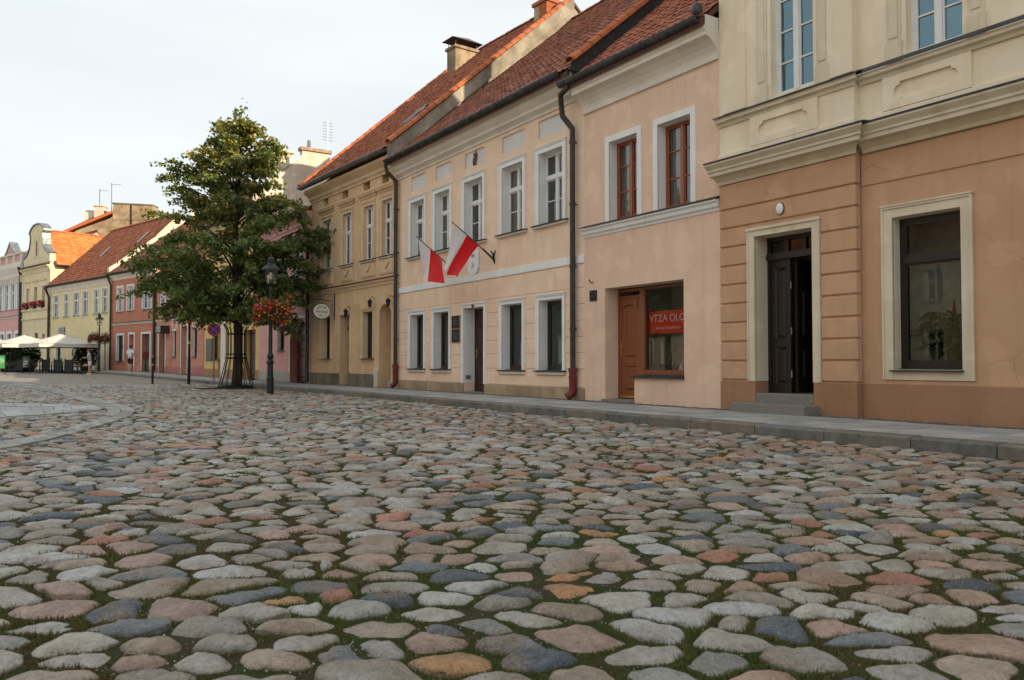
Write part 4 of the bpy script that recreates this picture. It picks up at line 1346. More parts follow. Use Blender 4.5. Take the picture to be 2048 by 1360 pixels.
# door: surround, fanlight, one leaf shut, the other swung in
s = MB()
s.box(door[0] - sw, door[0], -0.045, 0.02, zpl, door[3] + sw); s.box(door[1], door[1] + sw, -0.045, 0.02, zpl, door[3] + sw)
s.box(door[0], door[1], -0.043, 0.02, door[3], door[3] + sw)
s.box(door[0] - 0.001, door[0] + 0.007, 0.019, 0.289, zpl, door[3]); s.box(door[0], door[1], 0.019, 0.248, door[3] - 0.007, door[3] + 0.001)
s.box(door[0] - sw - 0.02, door[1] + sw + 0.02, -0.07, 0.0, door[3] + sw - 0.035, door[3] + sw + 0.012)
s.box(door[0] - sw - 0.006, door[0] - sw + 0.02, -0.062, 0.0, zpl + 0.002, door[3] + sw - 0.036); s.box(door[1] + sw - 0.02, door[1] + sw + 0.006, -0.062, 0.0, zpl + 0.002, door[3] + sw - 0.036)
h.part("door_surround", s, M['D_trim'], bevel=0.006)
zt = 0.30; ztr = h.f.Z(1537, 522, 0.3)
df = MB()
df.box(door[0], door[0] + 0.06, 0.29, 0.37, zt, door[3]); df.box(door[1] - 0.06, door[1], 0.29, 0.37, zt, door[3])
df.box(door[0] - 0.02, door[1] + 0.02, 0.25, 0.37, ztr, ztr + 0.07); df.box(door[0], door[1], 0.26, 0.36, ztr + 0.071, ztr + 0.11)
df.box(door[0] + 0.06, door[1] - 0.06, 0.292, 0.368, door[3] - 0.07, door[3])
W_ = door[1] - door[0]
for f_ in (0.36, 0.66): df.box(door[0] + W_ * f_ - 0.025, door[0] + W_ * f_ + 0.025, 0.294, 0.366, ztr + 0.11, door[3] - 0.07)
dfo = h.part("door_frame", df, M['blk_door'])
for a_, b_ in ((0.06, 0.36), (0.36, 0.66), (0.66, 0.94)):
    MB().quad((door[0] + W_ * a_, 0.33, ztr + 0.11), (door[0] + W_ * b_, 0.33, ztr + 0.11), (door[0] + W_ * b_, 0.33, door[3] - 0.07), (door[0] + W_ * a_, 0.33, door[3] - 0.07)).build("pane", M['shop_glass'], dfo)
xm = door[0] + W_ * 0.40
door_leaf(h, door[0] + 0.06, xm, zt + 0.01, ztr, 0.31, M['blk_door'], [(0.06, 0.34), (0.40, 0.94)])
wl_ = door[1] - 0.065 - xm
lf = empty("door", (xm + 0.01, 0.37, 0.0), math.radians(91)); lf.parent = h.root
lfm = MB().box(0.03, wl_, -0.05, 0.0, zt + 0.012, ztr - 0.01)
for a_, b_ in ((0.5, 1.05), (1.2, 2.0)): raised_panel(lfm, 0.12, wl_ - 0.1, a_, b_, -0.0725)
lfm.build("leaf", M['blk_door'], lf)
MB().box(wl_ - 0.30, wl_ - 0.04, -0.078, -0.074, 1.60, 1.80).build("paper_notice", M['white_print'], lf)
nl = MB()
for q in range(2): nl.box(wl_ - 0.25, wl_ - 0.08, -0.080, -0.0785, 1.66 + 0.06 * q, 1.69 + 0.06 * q)
nl.build("notice_print", M['ink'], lf)
MB().tube([(wl_ - 0.05, -0.05, 1.28), (wl_ - 0.05, -0.11, 1.28), (wl_ - 0.17, -0.11, 1.28)], 0.011, 6).build("handle", M['brass'], lf)
for z_ in (0.55, 1.25, 2.0): MB().tube([(xm + 0.02, 0.30, z_), (xm + 0.02, 0.30, z_ + 0.12)], 0.012, 6).build("hinge", M['zinc'], h.root)
st = MB().box(door[0] + 0.003, door[1] - 0.003, -0.03, 0.9, -0.1, zt)
h.part("step", st, M['granite'], bevel=0.012)
h.part("step", MB().box(door[0] - 0.22, door[1] + 0.10, -0.40, -0.032, -0.1, 0.15), M['granite'], bevel=0.014)
# oval lamp above the door
lx, lz = h.P(1564, 418)
ol = MB().ball((lx, -0.055, lz), 0.068, 0.045, 0.095, 14, 10)
h.part("wall_lamp", ol, simple("opal_lamp_glass", (0.82, 0.84, 0.83), 0.25, var=0.02), smooth=True)
h.part("lamp_back_plate", MB().lathe([(0.075, 0), (0.075, 0.02)], 16).ball((0, 0, 0), 0.01, 0.01, 0.01), M['black'])
bpy.data.objects[[o.name for o in h.root.children if o.name.startswith("lamp_back_plate")][-1]].matrix_local = Matrix.Translation((lx, -0.034, lz)) @ Matrix.Rotation(math.pi / 2, 4, 'X') @ Matrix.Diagonal((1, 1.35, 1, 1))
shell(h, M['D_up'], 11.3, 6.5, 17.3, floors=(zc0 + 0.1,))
rf = gable_roof(h, -0.5, 11.15, 6.5, 17.5, 0.0, h.len, 'mid', 0)  # unseen roof, raised so its shade covers the street
h.part("cornice", MB().box(0, h.len, -0.4, 0.1, 10.9, 11.28), M['D_trim'])
# things standing inside the ground-floor window
ix = 0.5 * (win[0] + win[1])
display_box(h, win[0] - 0.45, win[1] + 0.2, REC + 0.24, 1.55, win[2] - 0.04, win[3] + 0.15, simple("grey_green_room_wall", (0.62, 0.66, 0.60), 0.9))
h.part("inner_doorway", MB().box(ix - 0.15, ix + 0.42, 1.50, 1.54, win[2], win[2] + 1.35), simple("blue_grey_inner_door", (0.05, 0.06, 0.075), 0.6))
D_WIN = (h, win)

# ================================================================ narrow peach house with the brown shop door
h = House("narrow_house", "narrow peach house with brown shop door and red banner in its window", 'C')
hC = h
zco = h.Z(1300, 176) ; zco = 6.10
nic = h.rect(1210, 1368, (1210, 577), (1210, 797)); nic[2] = 0.0
zsl = h.Z(1300, 757)
xpar = h.X(1268.5, 780)
w1 = h.rect(1219, 1275, (1219, 285), (1219, 444)); w2_ = h.rect(1316, 1382, (1316, 251), (1316, 432))
w1[3] = w2_[3] = 0.5 * (w1[3] + w2_[3]); zst = h.Z(1166, 460.5); w1[2] = w2_[2] = zst + 0.07
NDEP = 0.35
wall_front(h, M['C_wall'], -0.3, zco + 0.4, [nic[:2] + [-0.35, nic[3], NDEP], w1 + [0.24], w2_ + [0.24]], 0.0, h.len)
par = MB().box(xpar, nic[1] + 0.002, 0.003, NDEP, -0.3, zsl)
h.part("parapet", par, M['C_wall'])
MBs = MB().prism([(-0.06, zsl + 0.002), (-0.06, zsl + 0.035), (NDEP, zsl + 0.07), (NDEP, zsl + 0.002)], xpar - 0.05, nic[1] + 0.005)
h.part("sill", MBs, M['flash'])
# string course below the upper windows
prof = [(0, zst - 0.19), (-0.02, zst - 0.19), (-0.03, zst - 0.15), (-0.07, zst - 0.12), (-0.08, zst - 0.06), (-0.12, zst - 0.03), (-0.12, zst), (0, zst)]
cornice(h, "string_course", M['white'], prof, -0.0, h.len - 0.004, M['flash'])
# cove cornice
prof = [(0, zco), (-0.05, zco), (-0.06, zco + 0.07), (-0.03, zco + 0.10), (-0.05, zco + 0.16), (-0.11, zco + 0.25), (-0.21, zco + 0.33), (-0.33, zco + 0.37), (-0.33, zco + 0.43), (-0.36, zco + 0.46), (-0.36, zco + 0.53), (0, zco + 0.53)]
cornice(h, "cornice", M['offwhite'], prof, -0.02, h.len - 0.006)
for r_ in (w1, w2_):
    window(h, r_, 0.20, M['red_wood'], M['glass'], 0.05, vb=[(0.52, 0.075)], mh=[0.36, 0.68], surround=(0.125, 0.022, M['white'], zst + 0.0, False), curtain='left')
    mb = MB()                                       # tilted sash seen behind the open frame
    h.part("tilted_sash", mb.box(r_[0] + 0.06, r_[0] + 0.10, 0.28, 0.32, r_[2] + 0.1, r_[3] - 0.05), M['red_wood'])
# shop front set back in the niche
dx0, dx1 = h.f.X(1236, 690, NDEP), h.f.X(1281, 690, NDEP)
gx1 = nic[1] + 0.25
fr = MB()
ft = nic[3] - 0.02
fr.box(nic[0] + 0.0, dx0 + 0.045, NDEP, NDEP + 0.08, 0.02, ft)
px0, px1 = h.f.X(1281, 690, NDEP), h.f.X(1290.5, 690, NDEP)
fr.box(px0, px1, NDEP - 0.02, NDEP + 0.08, 0.02, ft)
ztr = h.f.Z(1260, 594, NDEP)
fr.box(dx0 + 0.045, px0, NDEP + 0.002, NDEP + 0.078, ft - 0.06, ft); fr.box(dx0 + 0.045, px0, NDEP - 0.004, NDEP + 0.078, ztr - 0.03, ztr + 0.03)
fr.box(px1, gx1, NDEP + 0.004, NDEP + 0.078, ft - 0.05, ft); fr.box(px1, gx1, NDEP - 0.006, NDEP + 0.078, zsl + 0.04, zsl + 0.16); fr.box(gx1 - 0.06, gx1, NDEP + 0.003, NDEP + 0.07, zsl + 0.16, ft - 0.05)
shop = h.part("shop_front", fr, M['door_brown'], bevel=0.004)
MB().quad((px1, NDEP + 0.04, zsl + 0.16), (gx1 - 0.06, NDEP + 0.04, zsl + 0.16), (gx1 - 0.06, NDEP + 0.04, ft - 0.05), (px1, NDEP + 0.04, ft - 0.05)).build("pane", M['shop_glass'], shop)
MB().quad((dx0 + 0.045, NDEP + 0.04, ztr + 0.03), (px0, NDEP + 0.04, ztr + 0.03), (px0, NDEP + 0.04, ft - 0.06), (dx0 + 0.045, NDEP + 0.04, ft - 0.06)).build("pane", M['shop_glass'], shop)
door_leaf(h, dx0 + 0.047, px0 - 0.002, 0.07, ztr - 0.032, NDEP + 0.01, M['door_brown'], [(0.07, 0.33), (0.40, 0.95)], 'L')
ap = MB()                                           # arched head of the upper door field
xa, xb = dx0 + 0.13, px0 - 0.085
za = ztr - 0.15
for k in range(10):
    u0, u1 = k / 10, (k + 1) / 10
    f0, f1 = za + 0.0 - 0.10 * (2 * u0 - 1) ** 2, za - 0.10 * (2 * u1 - 1) ** 2
    ap.add([(xa + (xb - xa) * u0, NDEP - 0.004, f0), (xa + (xb - xa) * u1, NDEP - 0.004, f1), (xa + (xb - xa) * u1, NDEP - 0.004, ztr - 0.04), (xa + (xb - xa) * u0, NDEP - 0.004, ztr - 0.04),
            (xa + (xb - xa) * u0, NDEP + 0.03, f0), (xa + (xb - xa) * u1, NDEP + 0.03, f1)], [(0, 1, 2, 3), (0, 4, 5, 1)])
h.part("door_arch_moulding", ap, M['door_brown'])
h.part("kick_plate", MB().box(dx0 + 0.06, px0 - 0.01, NDEP - 0.006, NDEP + 0.01, 0.075, 0.125), M['brass'])
h.part("threshold", MB().box(nic[0] + 0.004, xpar - 0.004, -0.12, NDEP + 0.08, -0.2, 0.055), M['granite'], bevel=0.01)
h.part("intercom_plate", MB().ball((h.X(1187, 591), -0.02, h.Z(1187, 591)), 0.001, 0.001, 0.001).box(h.X(1181, 591), h.X(1194, 591), -0.03, 0.0, h.Z(1187, 602), h.Z(1187, 581)), M['black'], bevel=0.02)
h.part("wall_hook", MB().tube([(h.X(1186, 565), 0.0, h.Z(1186, 565)), (h.X(1186, 565), -0.08, h.Z(1186, 565)), (h.X(1186, 565) - 0.01, -0.09, h.Z(1186, 565) + 0.06)], 0.012, 6), M['black'])
display_box(h, px1 - 0.30, h.len - 0.1, NDEP + 0.09, 1.35, zsl - 0.02, ft + 0.1, simple("dim_shop_wall", (0.52, 0.56, 0.52), 0.9))
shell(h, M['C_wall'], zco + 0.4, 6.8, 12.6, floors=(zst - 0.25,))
rf = gable_roof(h, -0.42, zco + 0.64, 6.8, 12.95, 0.02, h.len - 0.01, 'mid', 300, 0.62, tw=0.19, tl=0.31)
h.part("eave_board", MB().box(-0.02, h.len - 0.006, -0.34, -0.004, zco + 0.532, zco + 0.72), M['offwhite'])
gut = gutter(h, -0.28, h.len - 0.05, -0.45, zco + 0.66, M['gutter'], 0.085)
MB().ball((h.len - 0.12, -0.42, zco + 0.82), 0.10, 0.10, 0.13, 10, 8).build("gutter_end", M['gutter'], gut, smooth=True)
# dark flashing where this lower roof meets the neighbour
fl = MB()
sl_ = (12.95 - zco - 0.64) / 7.22
for k in range(12):
    y0_, y1_ = -0.35 + k * 0.6, -0.35 + (k + 1) * 0.6
    z0_, z1_ = zco + 0.64 + (y0_ + 0.42) * sl_, zco + 0.64 + (y1_ + 0.42) * sl_
    fl.quad((0.0, y0_, z0_ + 0.05), (0.22, y0_, z0_ + 0.05), (0.22, y1_, z1_ + 0.05), (0.0, y1_, z1_ + 0.05))
    fl.quad((0.0, y0_, z0_ + 0.05), (0.0, y1_, z1_ + 0.05), (0.0, y1_, z1_ + 0.40), (0.0, y0_, z0_ + 0.40))
fl.build("valley_flashing", M['flash'], rf)
# red banner behind the shop glass
bxa, bxb = h.f.X(1296, 645, NDEP + 0.12), h.f.X(1372, 645, NDEP + 0.12)
bza, bzb = h.f.Z(1296, 668, NDEP + 0.12), h.f.Z(1296, 624, NDEP + 0.12)
ban = empty("shop_banner", (h.M @ Vector((bxa, NDEP + 0.12, bza))), h.f.rz)
tag(ban, "red cloth banner with white lettering hanging inside the shop window", "banner")
bm2 = MB(); nn = 16
wid = bxb - bxa + 0.25
vs = []
for k in range(nn + 1):
    yy_ = 0.012 * math.sin(k * 0.9)
    vs += [(wid * k / nn, yy_, 0.0), (wid * k / nn, yy_, bzb - bza)]
bm2.add(vs, [(2 * k, 2 * k + 2, 2 * k + 3, 2 * k + 1) for k in range(nn)])
bm2.build("cloth", simple("red_banner_cloth", (0.80, 0.07, 0.045), 0.7, var=0.1), ban, smooth=True)
text("VTZA OLO", 0.20, (wid * 0.44, -0.03, (bzb - bza) * 0.66), (math.pi / 2, 0, 0), M['white_print'], ban)
text("wan w Gwarkcato", 0.09, (wid * 0.46, -0.03, (bzb - bza) * 0.24), (math.pi / 2, 0, 0), M['white_print'], ban)
# goods on the shop sill
for k, (f_, col, rr_) in enumerate([(0.28, (0.03, 0.035, 0.045), 0.13), (0.47, (0.02, 0.02, 0.025), 0.14), (0.70, (0.035, 0.04, 0.045), 0.12)]):
    gx_ = px1 + (gx1 - px1) * f_
    e_ = empty("display_case", h.M @ Vector((gx_, NDEP + 0.28, zsl - 0.02)), h.f.rz)
    tag(e_, ["dark leather bag nearest the door on the shop window sill", "black case with pale oval face in the middle of the shop window", "dark box at the right end of the shop window sill"][k], "goods")
    mb = MB(); mb.box(-rr_, rr_, -0.08, 0.08, 0.0, 0.26 + 0.03 * k)
    mb.build("body", simple("display_goods", col, 0.4), e_, bevel=0.04, segs=3)
    if k == 1:
        pl_ = MB().lathe([(0.10, 0), (0.10, 0.015)], 20); o_ = pl_.build("oval_face", simple("pale_blue_print", (0.45, 0.55, 0.6), 0.5), e_)
        o_.matrix_local = Matrix.Translation((0.02, -0.085, 0.19)) @ Matrix.Rotation(math.pi / 2, 4, 'X') @ Matrix.Diagonal((0.55, 1.3, 1, 1))
    else:
        mb = MB().tube([(-rr_ * 0.5, 0, 0.26), (-rr_ * 0.4, 0, 0.36), (rr_ * 0.4, 0, 0.36), (rr_ * 0.5, 0, 0.26)], 0.012, 6)
        mb.build("handle", M['black'], e_)

# ================================================================ peach house with five windows and two flags
h = House("flag_house", "peach house with five white framed windows and two flags on its front", 'B')
hB = h
zsl_u, ztp_u = 3.97, 5.62
pxs = [(818.3, 853.1), (866.4, 904.5), (924.6, 971.2), (999.0, 1052.0), (1071.7, 1133.6)]
sw = 0.135
up = []
for a_, b_ in pxs:
    x0, x1 = h.X(a_, 450), h.X(b_, 420)
    up.append([x0 + sw, x1 - sw, zsl_u, ztp_u])
gz0, gz1 = 0.62, 2.22
gw = []
for a_, b_ in ((818.4, 851.5), (865.2, 902.3), (1000.0, 1050.5), (1073.9, 1132.0)):
    x0, x1 = h.X(a_, 680), h.X(b_, 680)
    gw.append([x0 + 0.11, x1 - 0.11, gz0, gz1])
dr = [h.X(923.7) + 0.11, h.X(972.8) - 0.11, 0.0, 2.24]
pan = []
for (a_, b_) in pxs:
    pan.append([h.X(a_ + 4.5, 350), h.X(b_ - 2.5, 330), 5.98, 6.40])
zband0, zband1 = 2.93, 3.06
wall_front(h, M['B_wall'], -0.3, 6.9, [r_ + [0.24] for r_ in up] + [r_ + [0.26] for r_ in gw] + [[dr[0], dr[1], -0.35, dr[3], 0.34]] + [r_ + [0.05] for r_ in pan])
for r_ in pan:
    h.part("sunk_panel", MB().quad((r_[0], 0.048, r_[2]), (r_[1], 0.048, r_[2]), (r_[1], 0.048, r_[3]), (r_[0], 0.048, r_[3])), M['panel'])
for k, r_ in enumerate(up):
    window(h, r_, 0.18, M['wht_frame'], M['glass'], 0.045, vb=[(0.5, 0.07)], hb=[(0.66, 0.09)], mh=[0.335], surround=(sw, 0.03, M['white'], zsl_u - 0.0, True), sill=(M['flash'], sw + 0.07, 0.05, 0.13), curtain=['left', 'both', None, 'left', None][k])
for k, r_ in enumerate(gw):
    window(h, r_, 0.22, M['dk_frame'], M['shop_glass'], 0.07, surround=(0.11, 0.035, M['white'], gz0, True), sill=(M['flash'], 0.12, 0.07, 0.12))
    display_box(h, r_[0] - 0.12, r_[1] + 0.05, 0.30, 0.80, gz0 - 0.03, gz1 + 0.1, M.setdefault('B_room', simple("grey_blue_display_back", (0.58, 0.66, 0.64), 0.9)))
# rusticated piers
rows = [0.25, 0.65, 1.00, 1.35, 1.70, 2.05, 2.40]
edges = [0.0] + sum([[r_[0] - 0.115, r_[1] + 0.115] for r_ in gw[:2]], []) + [dr[0] - 0.115, dr[1] + 0.115] + sum([[r_[0] - 0.115, r_[1] + 0.115] for r_ in gw[2:]], []) + [h.len]
for i in range(0, len(edges), 2):
    for k in range(1, len(rows) - 1):
        if edges[i + 1] - edges[i] < 0.05: continue
        mb = MB().box(edges[i] + 0.002, edges[i + 1] - 0.002, -0.016, 0.01, rows[k] + 0.011, rows[k + 1] - 0.011)
        h.part("rustication_block", mb, M['B_wall'], bevel=0.008)
low = [(0.0, dr[0] - 0.115), (dr[1] + 0.115, h.len)]
for a_, b_ in low:
    for r_ in gw:
        pass
    segs = [a_] + sum([[r_[0] - 0.115, r_[1] + 0.115] for r_ in gw if a_ < r_[0] < b_], []) + [b_]
    h.part("rustication_block", MB().box(a_ + 0.002, b_ - 0.002, -0.016, 0.01, 0.262, gz0 - 0.105), M['B_wall'], bevel=0.008)
for j, (a_, b_) in enumerate([(0.0, 2.55), (2.55, 4.85), (4.85, h.len)]):
    cuts = sorted([r_ for r_ in gw + [dr]], key=lambda q: q[0])
    mb = MB().box(a_ + 0.006, b_ - 0.006, -0.016, 0.01, 2.411, zband0 - 0.012)
    h.part("rustication_block", mb, M['B_wall'], bevel=0.008)
h.part("band", MB().box(0.0, h.len - 0.001, -0.04, 0.02, zband0, zband1 + 0.04), M['white'], bevel=0.008)
# sandstone plinth slabs
x = 0.0
plr = h.root
while x < h.len - 0.02:
    w_ = min(random.uniform(0.42, 0.62), h.len - x)
    a_, b_ = x, x + w_
    x += w_
    for c_, d_ in ((a_, min(b_, dr[0])), (max(a_, dr[1]), b_)):
        if d_ - c_ < 0.05: continue
        k = random.uniform(0.8, 1.1)
        mb = MB().box(c_ + 0.003, d_ - 0.003, -0.045, 0.02, -0.3, 0.25 + random.uniform(-0.004, 0.004))
        mb.c = [(0.47 * k, 0.36 * k, 0.23 * k, 1)] * 8
        h.part("plinth_slab", mb, M['sand'], bevel=0.006)
# door
s = MB()
s.box(dr[0] - 0.11, dr[0], -0.035, 0.02, 0.25, dr[3] + 0.11); s.box(dr[1], dr[1] + 0.11, -0.035, 0.02, 0.25, dr[3] + 0.11); s.box(dr[0], dr[1], -0.033, 0.02, dr[3], dr[3] + 0.11)
s.box(dr[0] - 0.13, dr[1] + 0.13, -0.06, 0.0, dr[3] + 0.09, dr[3] + 0.13)
s.box(dr[0] - 0.003, dr[0] + 0.004, 0.0, 0.335, 0.25, dr[3])
h.part("door_surround", s, M['white'], bevel=0.005)
dfr = MB().box(dr[0], dr[0] + 0.06, 0.33, 0.40, 0.03, dr[3]).box(dr[1] - 0.06, dr[1], 0.33, 0.40, 0.03, dr[3]).box(dr[0] + 0.06, dr[1] - 0.06, 0.33, 0.40, 1.88, 1.95).box(dr[0] + 0.06, dr[1] - 0.06, 0.35, 0.39, 1.95, dr[3])
h.part("door_frame", dfr, M['dk_door'])
door_leaf(h, dr[0] + 0.06, dr[1] - 0.06, 0.04, 1.88, 0.34, M['dk_door'], [(0.06, 0.42), (0.50, 0.95)], 'L')
h.part("threshold", MB().box(dr[0], dr[1], -0.06, 0.42, -0.2, 0.03), M['granite'], bevel=0.008)
h.part("number_plate", MB().box(0.5 * (dr[0] + dr[1]) - 0.05, 0.5 * (dr[0] + dr[1]) + 0.05, -0.045, -0.034, dr[3] + 0.005, dr[3] + 0.10), M['ink'])
text("7", 0.085, (0.5 * (dr[0] + dr[1]), -0.048, dr[3] + 0.052), (math.pi / 2, 0, 0), M['white_print'], h.root)
h.part("boot_scraper", MB().box(dr[0] + 0.006, dr[0] + 0.02, 0.05, 0.20, 0.36, 0.46), M['zinc'])
# cornice, gutter, roof
zb = 6.49
prof = [(0, zb), (-0.04, zb), (-0.05, zb + 0.05), (-0.10, zb + 0.09), (-0.17, zb + 0.13), (-0.17, zb + 0.19), (-0.24, zb + 0.25), (-0.31, zb + 0.33), (-0.31, zb + 0.40), (-0.36, zb + 0.43), (-0.36, zb + 0.50), (0, zb + 0.50)]
cornice(h, "cornice", M['offwhite'], prof, 0.02, h.len - 0.02)
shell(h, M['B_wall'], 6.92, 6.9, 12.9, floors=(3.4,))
RB = (-0.45, 7.00, 6.9, 13.2)
rf = gable_roof(h, *RB, 0.03, h.len - 0.03, 'old', 300, 1.0, tw=0.20, tl=0.325, verge=(False, False))
slp = (RB[3] - RB[1]) / (RB[2] - RB[0])
cap_tiles(h, rf, (h.len - 0.06, -0.30, RB[1] + 0.15 * slp + 0.10), (h.len - 0.06, 6.9, RB[3] + 0.10), r=0.15, ln=0.34, up=(0, -0.65, 0.75))
gut = gutter(h, 0.05, h.len - 0.22, -0.49, 7.02, M['gutter'], 0.085, step=0.42)
fl = MB()
for k in range(16):
    y0_, y1_ = RB[0] + 0.05 + k * 0.46, RB[0] + 0.05 + (k + 1) * 0.46
    z0_, z1_ = RB[1] + (y0_ - RB[0]) * slp, RB[1] + (y1_ - RB[0]) * slp
    fl.quad((0.0, y0_, z0_ + 0.06), (0.20, y0_, z0_ + 0.06), (0.20, y1_, z1_ + 0.06), (0.0, y1_, z1_ + 0.06))
fl.build("valley_flashing", M['flash'], rf)
h.part("eave_cap", MB().box(h.len - 0.22, h.len + 0.03, -0.42, 0.02, zb + 0.50, zb + 0.60), M['flash'], bevel=0.01)
ch = chimney(h, rf, 7.3, 8.1, 6.2, 6.9, 11.5, 14.4, M['oldwall'])
# downpipes at both ends
xp = h.X(1154, 500)
downpipe(h, [(xp + 0.30, -0.42, 6.66), (xp - 0.10, -0.36, 6.58), (xp - 0.16, -0.30, 6.40), (xp - 0.17, -0.26, 6.16), (xp + 0.0, -0.12, 5.86), (xp, -0.12, 5.7), (xp, -0.12, 0.62)], 0.062, M['pipe'], red_to=0.66)
downpipe(h, [(-0.12, -0.42, 6.98), (-0.14, -0.36, 6.75), (0.02, -0.12, 6.45), (0.02, -0.12, 6.2), (0.02, -0.12, 0.62)], 0.06, M['pipe'], red_to=0.72)
# relief figure in the middle panel
fx, fz = 0.5 * (pan[2][0] + pan[2][1]) + 0.02, pan[2][2] + 0.03
fg = MB().tube([(fx - 0.02, 0.02, fz), (fx - 0.03, 0.01, fz + 0.08), (fx, 0.0, fz + 0.16), (fx + 0.02, 0.01, fz + 0.22)], [0.05, 0.055, 0.05, 0.03], 8)
fg.ball((fx + 0.0, 0.0, fz + 0.27), 0.045, 0.04, 0.05, 8, 6)
fg.tube([(fx + 0.05, 0.01, fz + 0.14), (fx + 0.09, 0.01, fz + 0.25), (fx + 0.03, 0.01, fz + 0.36)], 0.016, 6)
h.part("relief_figure", fg, simple("bronze_relief", (0.16, 0.085, 0.045), 0.55), smooth=True)
# shield plaque and dark memorial tablets
sx0, sz0 = h.P(949, 526)
shp = []
for x_, z_ in [(-0.27, 0.30), (-0.2, 0.36), (0.0, 0.39), (0.2, 0.36), (0.28, 0.28), (0.28, -0.16), (0.22, -0.20), (0.20, -0.27), (0.10, -0.33), (0.0, -0.35), (-0.12, -0.33), (-0.20, -0.27), (-0.28, -0.20)]:
    shp.append((x_ * 0.95, z_ * 0.95))
pq = empty("shield_plaque", h.M @ Vector((sx0, 0, sz0)), h.f.rz)
tag(pq, "white shield shaped plaque on the peach wall under the middle window", "plaque")
MB().poly(shp, -0.05, 0.0).build("plate", M['white'], pq, bevel=0.012, segs=2)
text("184", 0.12, (0.0, -0.053, 0.18), (math.pi / 2, 0, 0), M['ink'], pq)
emb = MB()
for k in range(3):
    emb.tube([(-0.06 + 0.05 * k, -0.052, -0.17 + 0.03 * k), (-0.03 + 0.05 * k, -0.053, -0.08), (-0.05 + 0.05 * k, -0.052, 0.02 - 0.02 * k)], 0.006, 5)
emb.build("emblem", M['zinc'], pq)
for k, (ya, yb) in enumerate(((632.5, 656.0), (659.5, 684.0))):
    x0, x1 = h.X(906.5, 650), h.X(921.5, 650)
    z1_, z0_ = h.Z(913, ya), h.Z(913, yb)
    tb = empty("memorial_tablet", h.M @ Vector((x0, 0, z0_)), h.f.rz)
    tag(tb, ["upper dark tablet left of the flag house door", "lower dark tablet left of the flag house door"][k], "plaque", "tablets by the door")
    MB().box(0, x1 - x0, -0.045, -0.016, 0, z1_ - z0_).build("tablet", M['black'], tb, bevel=0.006)
    f_ = MB(); W_, H_ = x1 - x0, z1_ - z0_
    f_.box(-0.015, 0.0, -0.05, -0.016, -0.015, H_ + 0.015); f_.box(W_, W_ + 0.015, -0.05, -0.016, -0.015, H_ + 0.015); f_.box(0, W_, -0.05, -0.016, -0.015, 0); f_.box(0, W_, -0.05, -0.016, H_, H_ + 0.015)
    f_.build("frame", simple("brown_tablet_frame", (0.30, 0.17, 0.09), 0.7), tb)
    ln_ = MB()
    for q in range(4): ln_.box(W_ * 0.2, W_ * (0.7 + 0.1 * (q % 2)), -0.047, -0.045, H_ * (0.75 - 0.16 * q), H_ * (0.75 - 0.16 * q) + 0.012)
    ln_.build("inscription", M['zinc'], tb)
# flags on angled poles
def flag(base_px, tip_px, label, corners, seed):
    """corners: photo pixels of the cloth's hanging edge below the tip and below the lower end of the hoist"""
    bx_, bz_ = h.P(*base_px)
    best = None
    for k in range(40, 260):                         # reach of the pole out from the wall
        off = -k / 100
        tx, tz = h.P(tip_px[0], tip_px[1], off)
        if best is None or abs(tx - bx_) < abs(best[1] - bx_): best = (off, tx, tz)
    off, tx, tz = best
    root = empty("flag", h.M @ Vector((bx_, 0, bz_)), h.f.rz)
    tag(root, label, "flag", "flags on the peach house")
    tip = Vector((tx - bx_, off, tz - bz_))
    pole = MB().tube([(0, -0.03, 0), tip * 0.5, tip * 1.02], [0.017, 0.016, 0.012], 8)
    pole.ball(tip * 1.03, 0.022, 0.022, 0.022, 8, 6)
    pole.build("pole", simple("brown_flag_pole", (0.16, 0.09, 0.05), 0.5), root, smooth=True)
    br = MB().tube([(0, 0.0, -0.10), (0, -0.03, 0.0), tip * 0.30], [0.02, 0.028, 0.024], 8)
    br.tube([(0, -0.03, 0.0), (0.0, -0.05, 0.12), (-0.07, -0.08, 0.22)], [0.022, 0.02, 0.016], 8)
    br.tube([(0, -0.03, 0.0), (0.0, -0.02, 0.15), (0.06, -0.02, 0.22)], [0.018, 0.016, 0.012], 8)
    br.build("bracket", M['black'], root, smooth=True)
    a_, b_ = tip * 0.99, tip * 0.40
    def loc_(px, py):
        x_, z_ = h.P(px, py, off * corners[2])
        return Vector((x_ - bx_, off * corners[2], z_ - bz_))
    c0, c1 = loc_(*corners[0]), loc_(*corners[1])
    nu, nv = 18, 24
    ph = seed * 1.7
    for nm, u0, u1, mt in (("white_half", 0, 9, M['flag_w']), ("red_half", 9, 18, M['flag_r'])):
        mb = MB(); vs = []
        for i in range(u0, u1 + 1):
            u = i / nu
            top = a_.lerp(b_, u)
            bot = c0.lerp(c1, u ** corners[3]) + Vector((0, 0, -0.05 * math.sin(math.pi * u)))
            for j in range(nv + 1):
                v = j / nv
                p_ = top.lerp(bot, v)
                fold = v * (1 - 0.25 * v)
                p_ += Vector((0.13 * fold * math.sin(u * 8.5 + ph + 1.3 * v), 0.07 * fold * math.sin(u * 6.0 + ph * 1.3 + v * 2.5), -0.10 * math.sin(math.pi * v) * (0.5 - u)))
                vs.append(tuple(p_))
        m1 = nv + 1
        mb.add(vs, [(i * m1 + j, (i + 1) * m1 + j, (i + 1) * m1 + j + 1, i * m1 + j + 1) for i in range(u1 - u0) for j in range(nv)])
        mb.build(nm, mt, root, smooth=True)
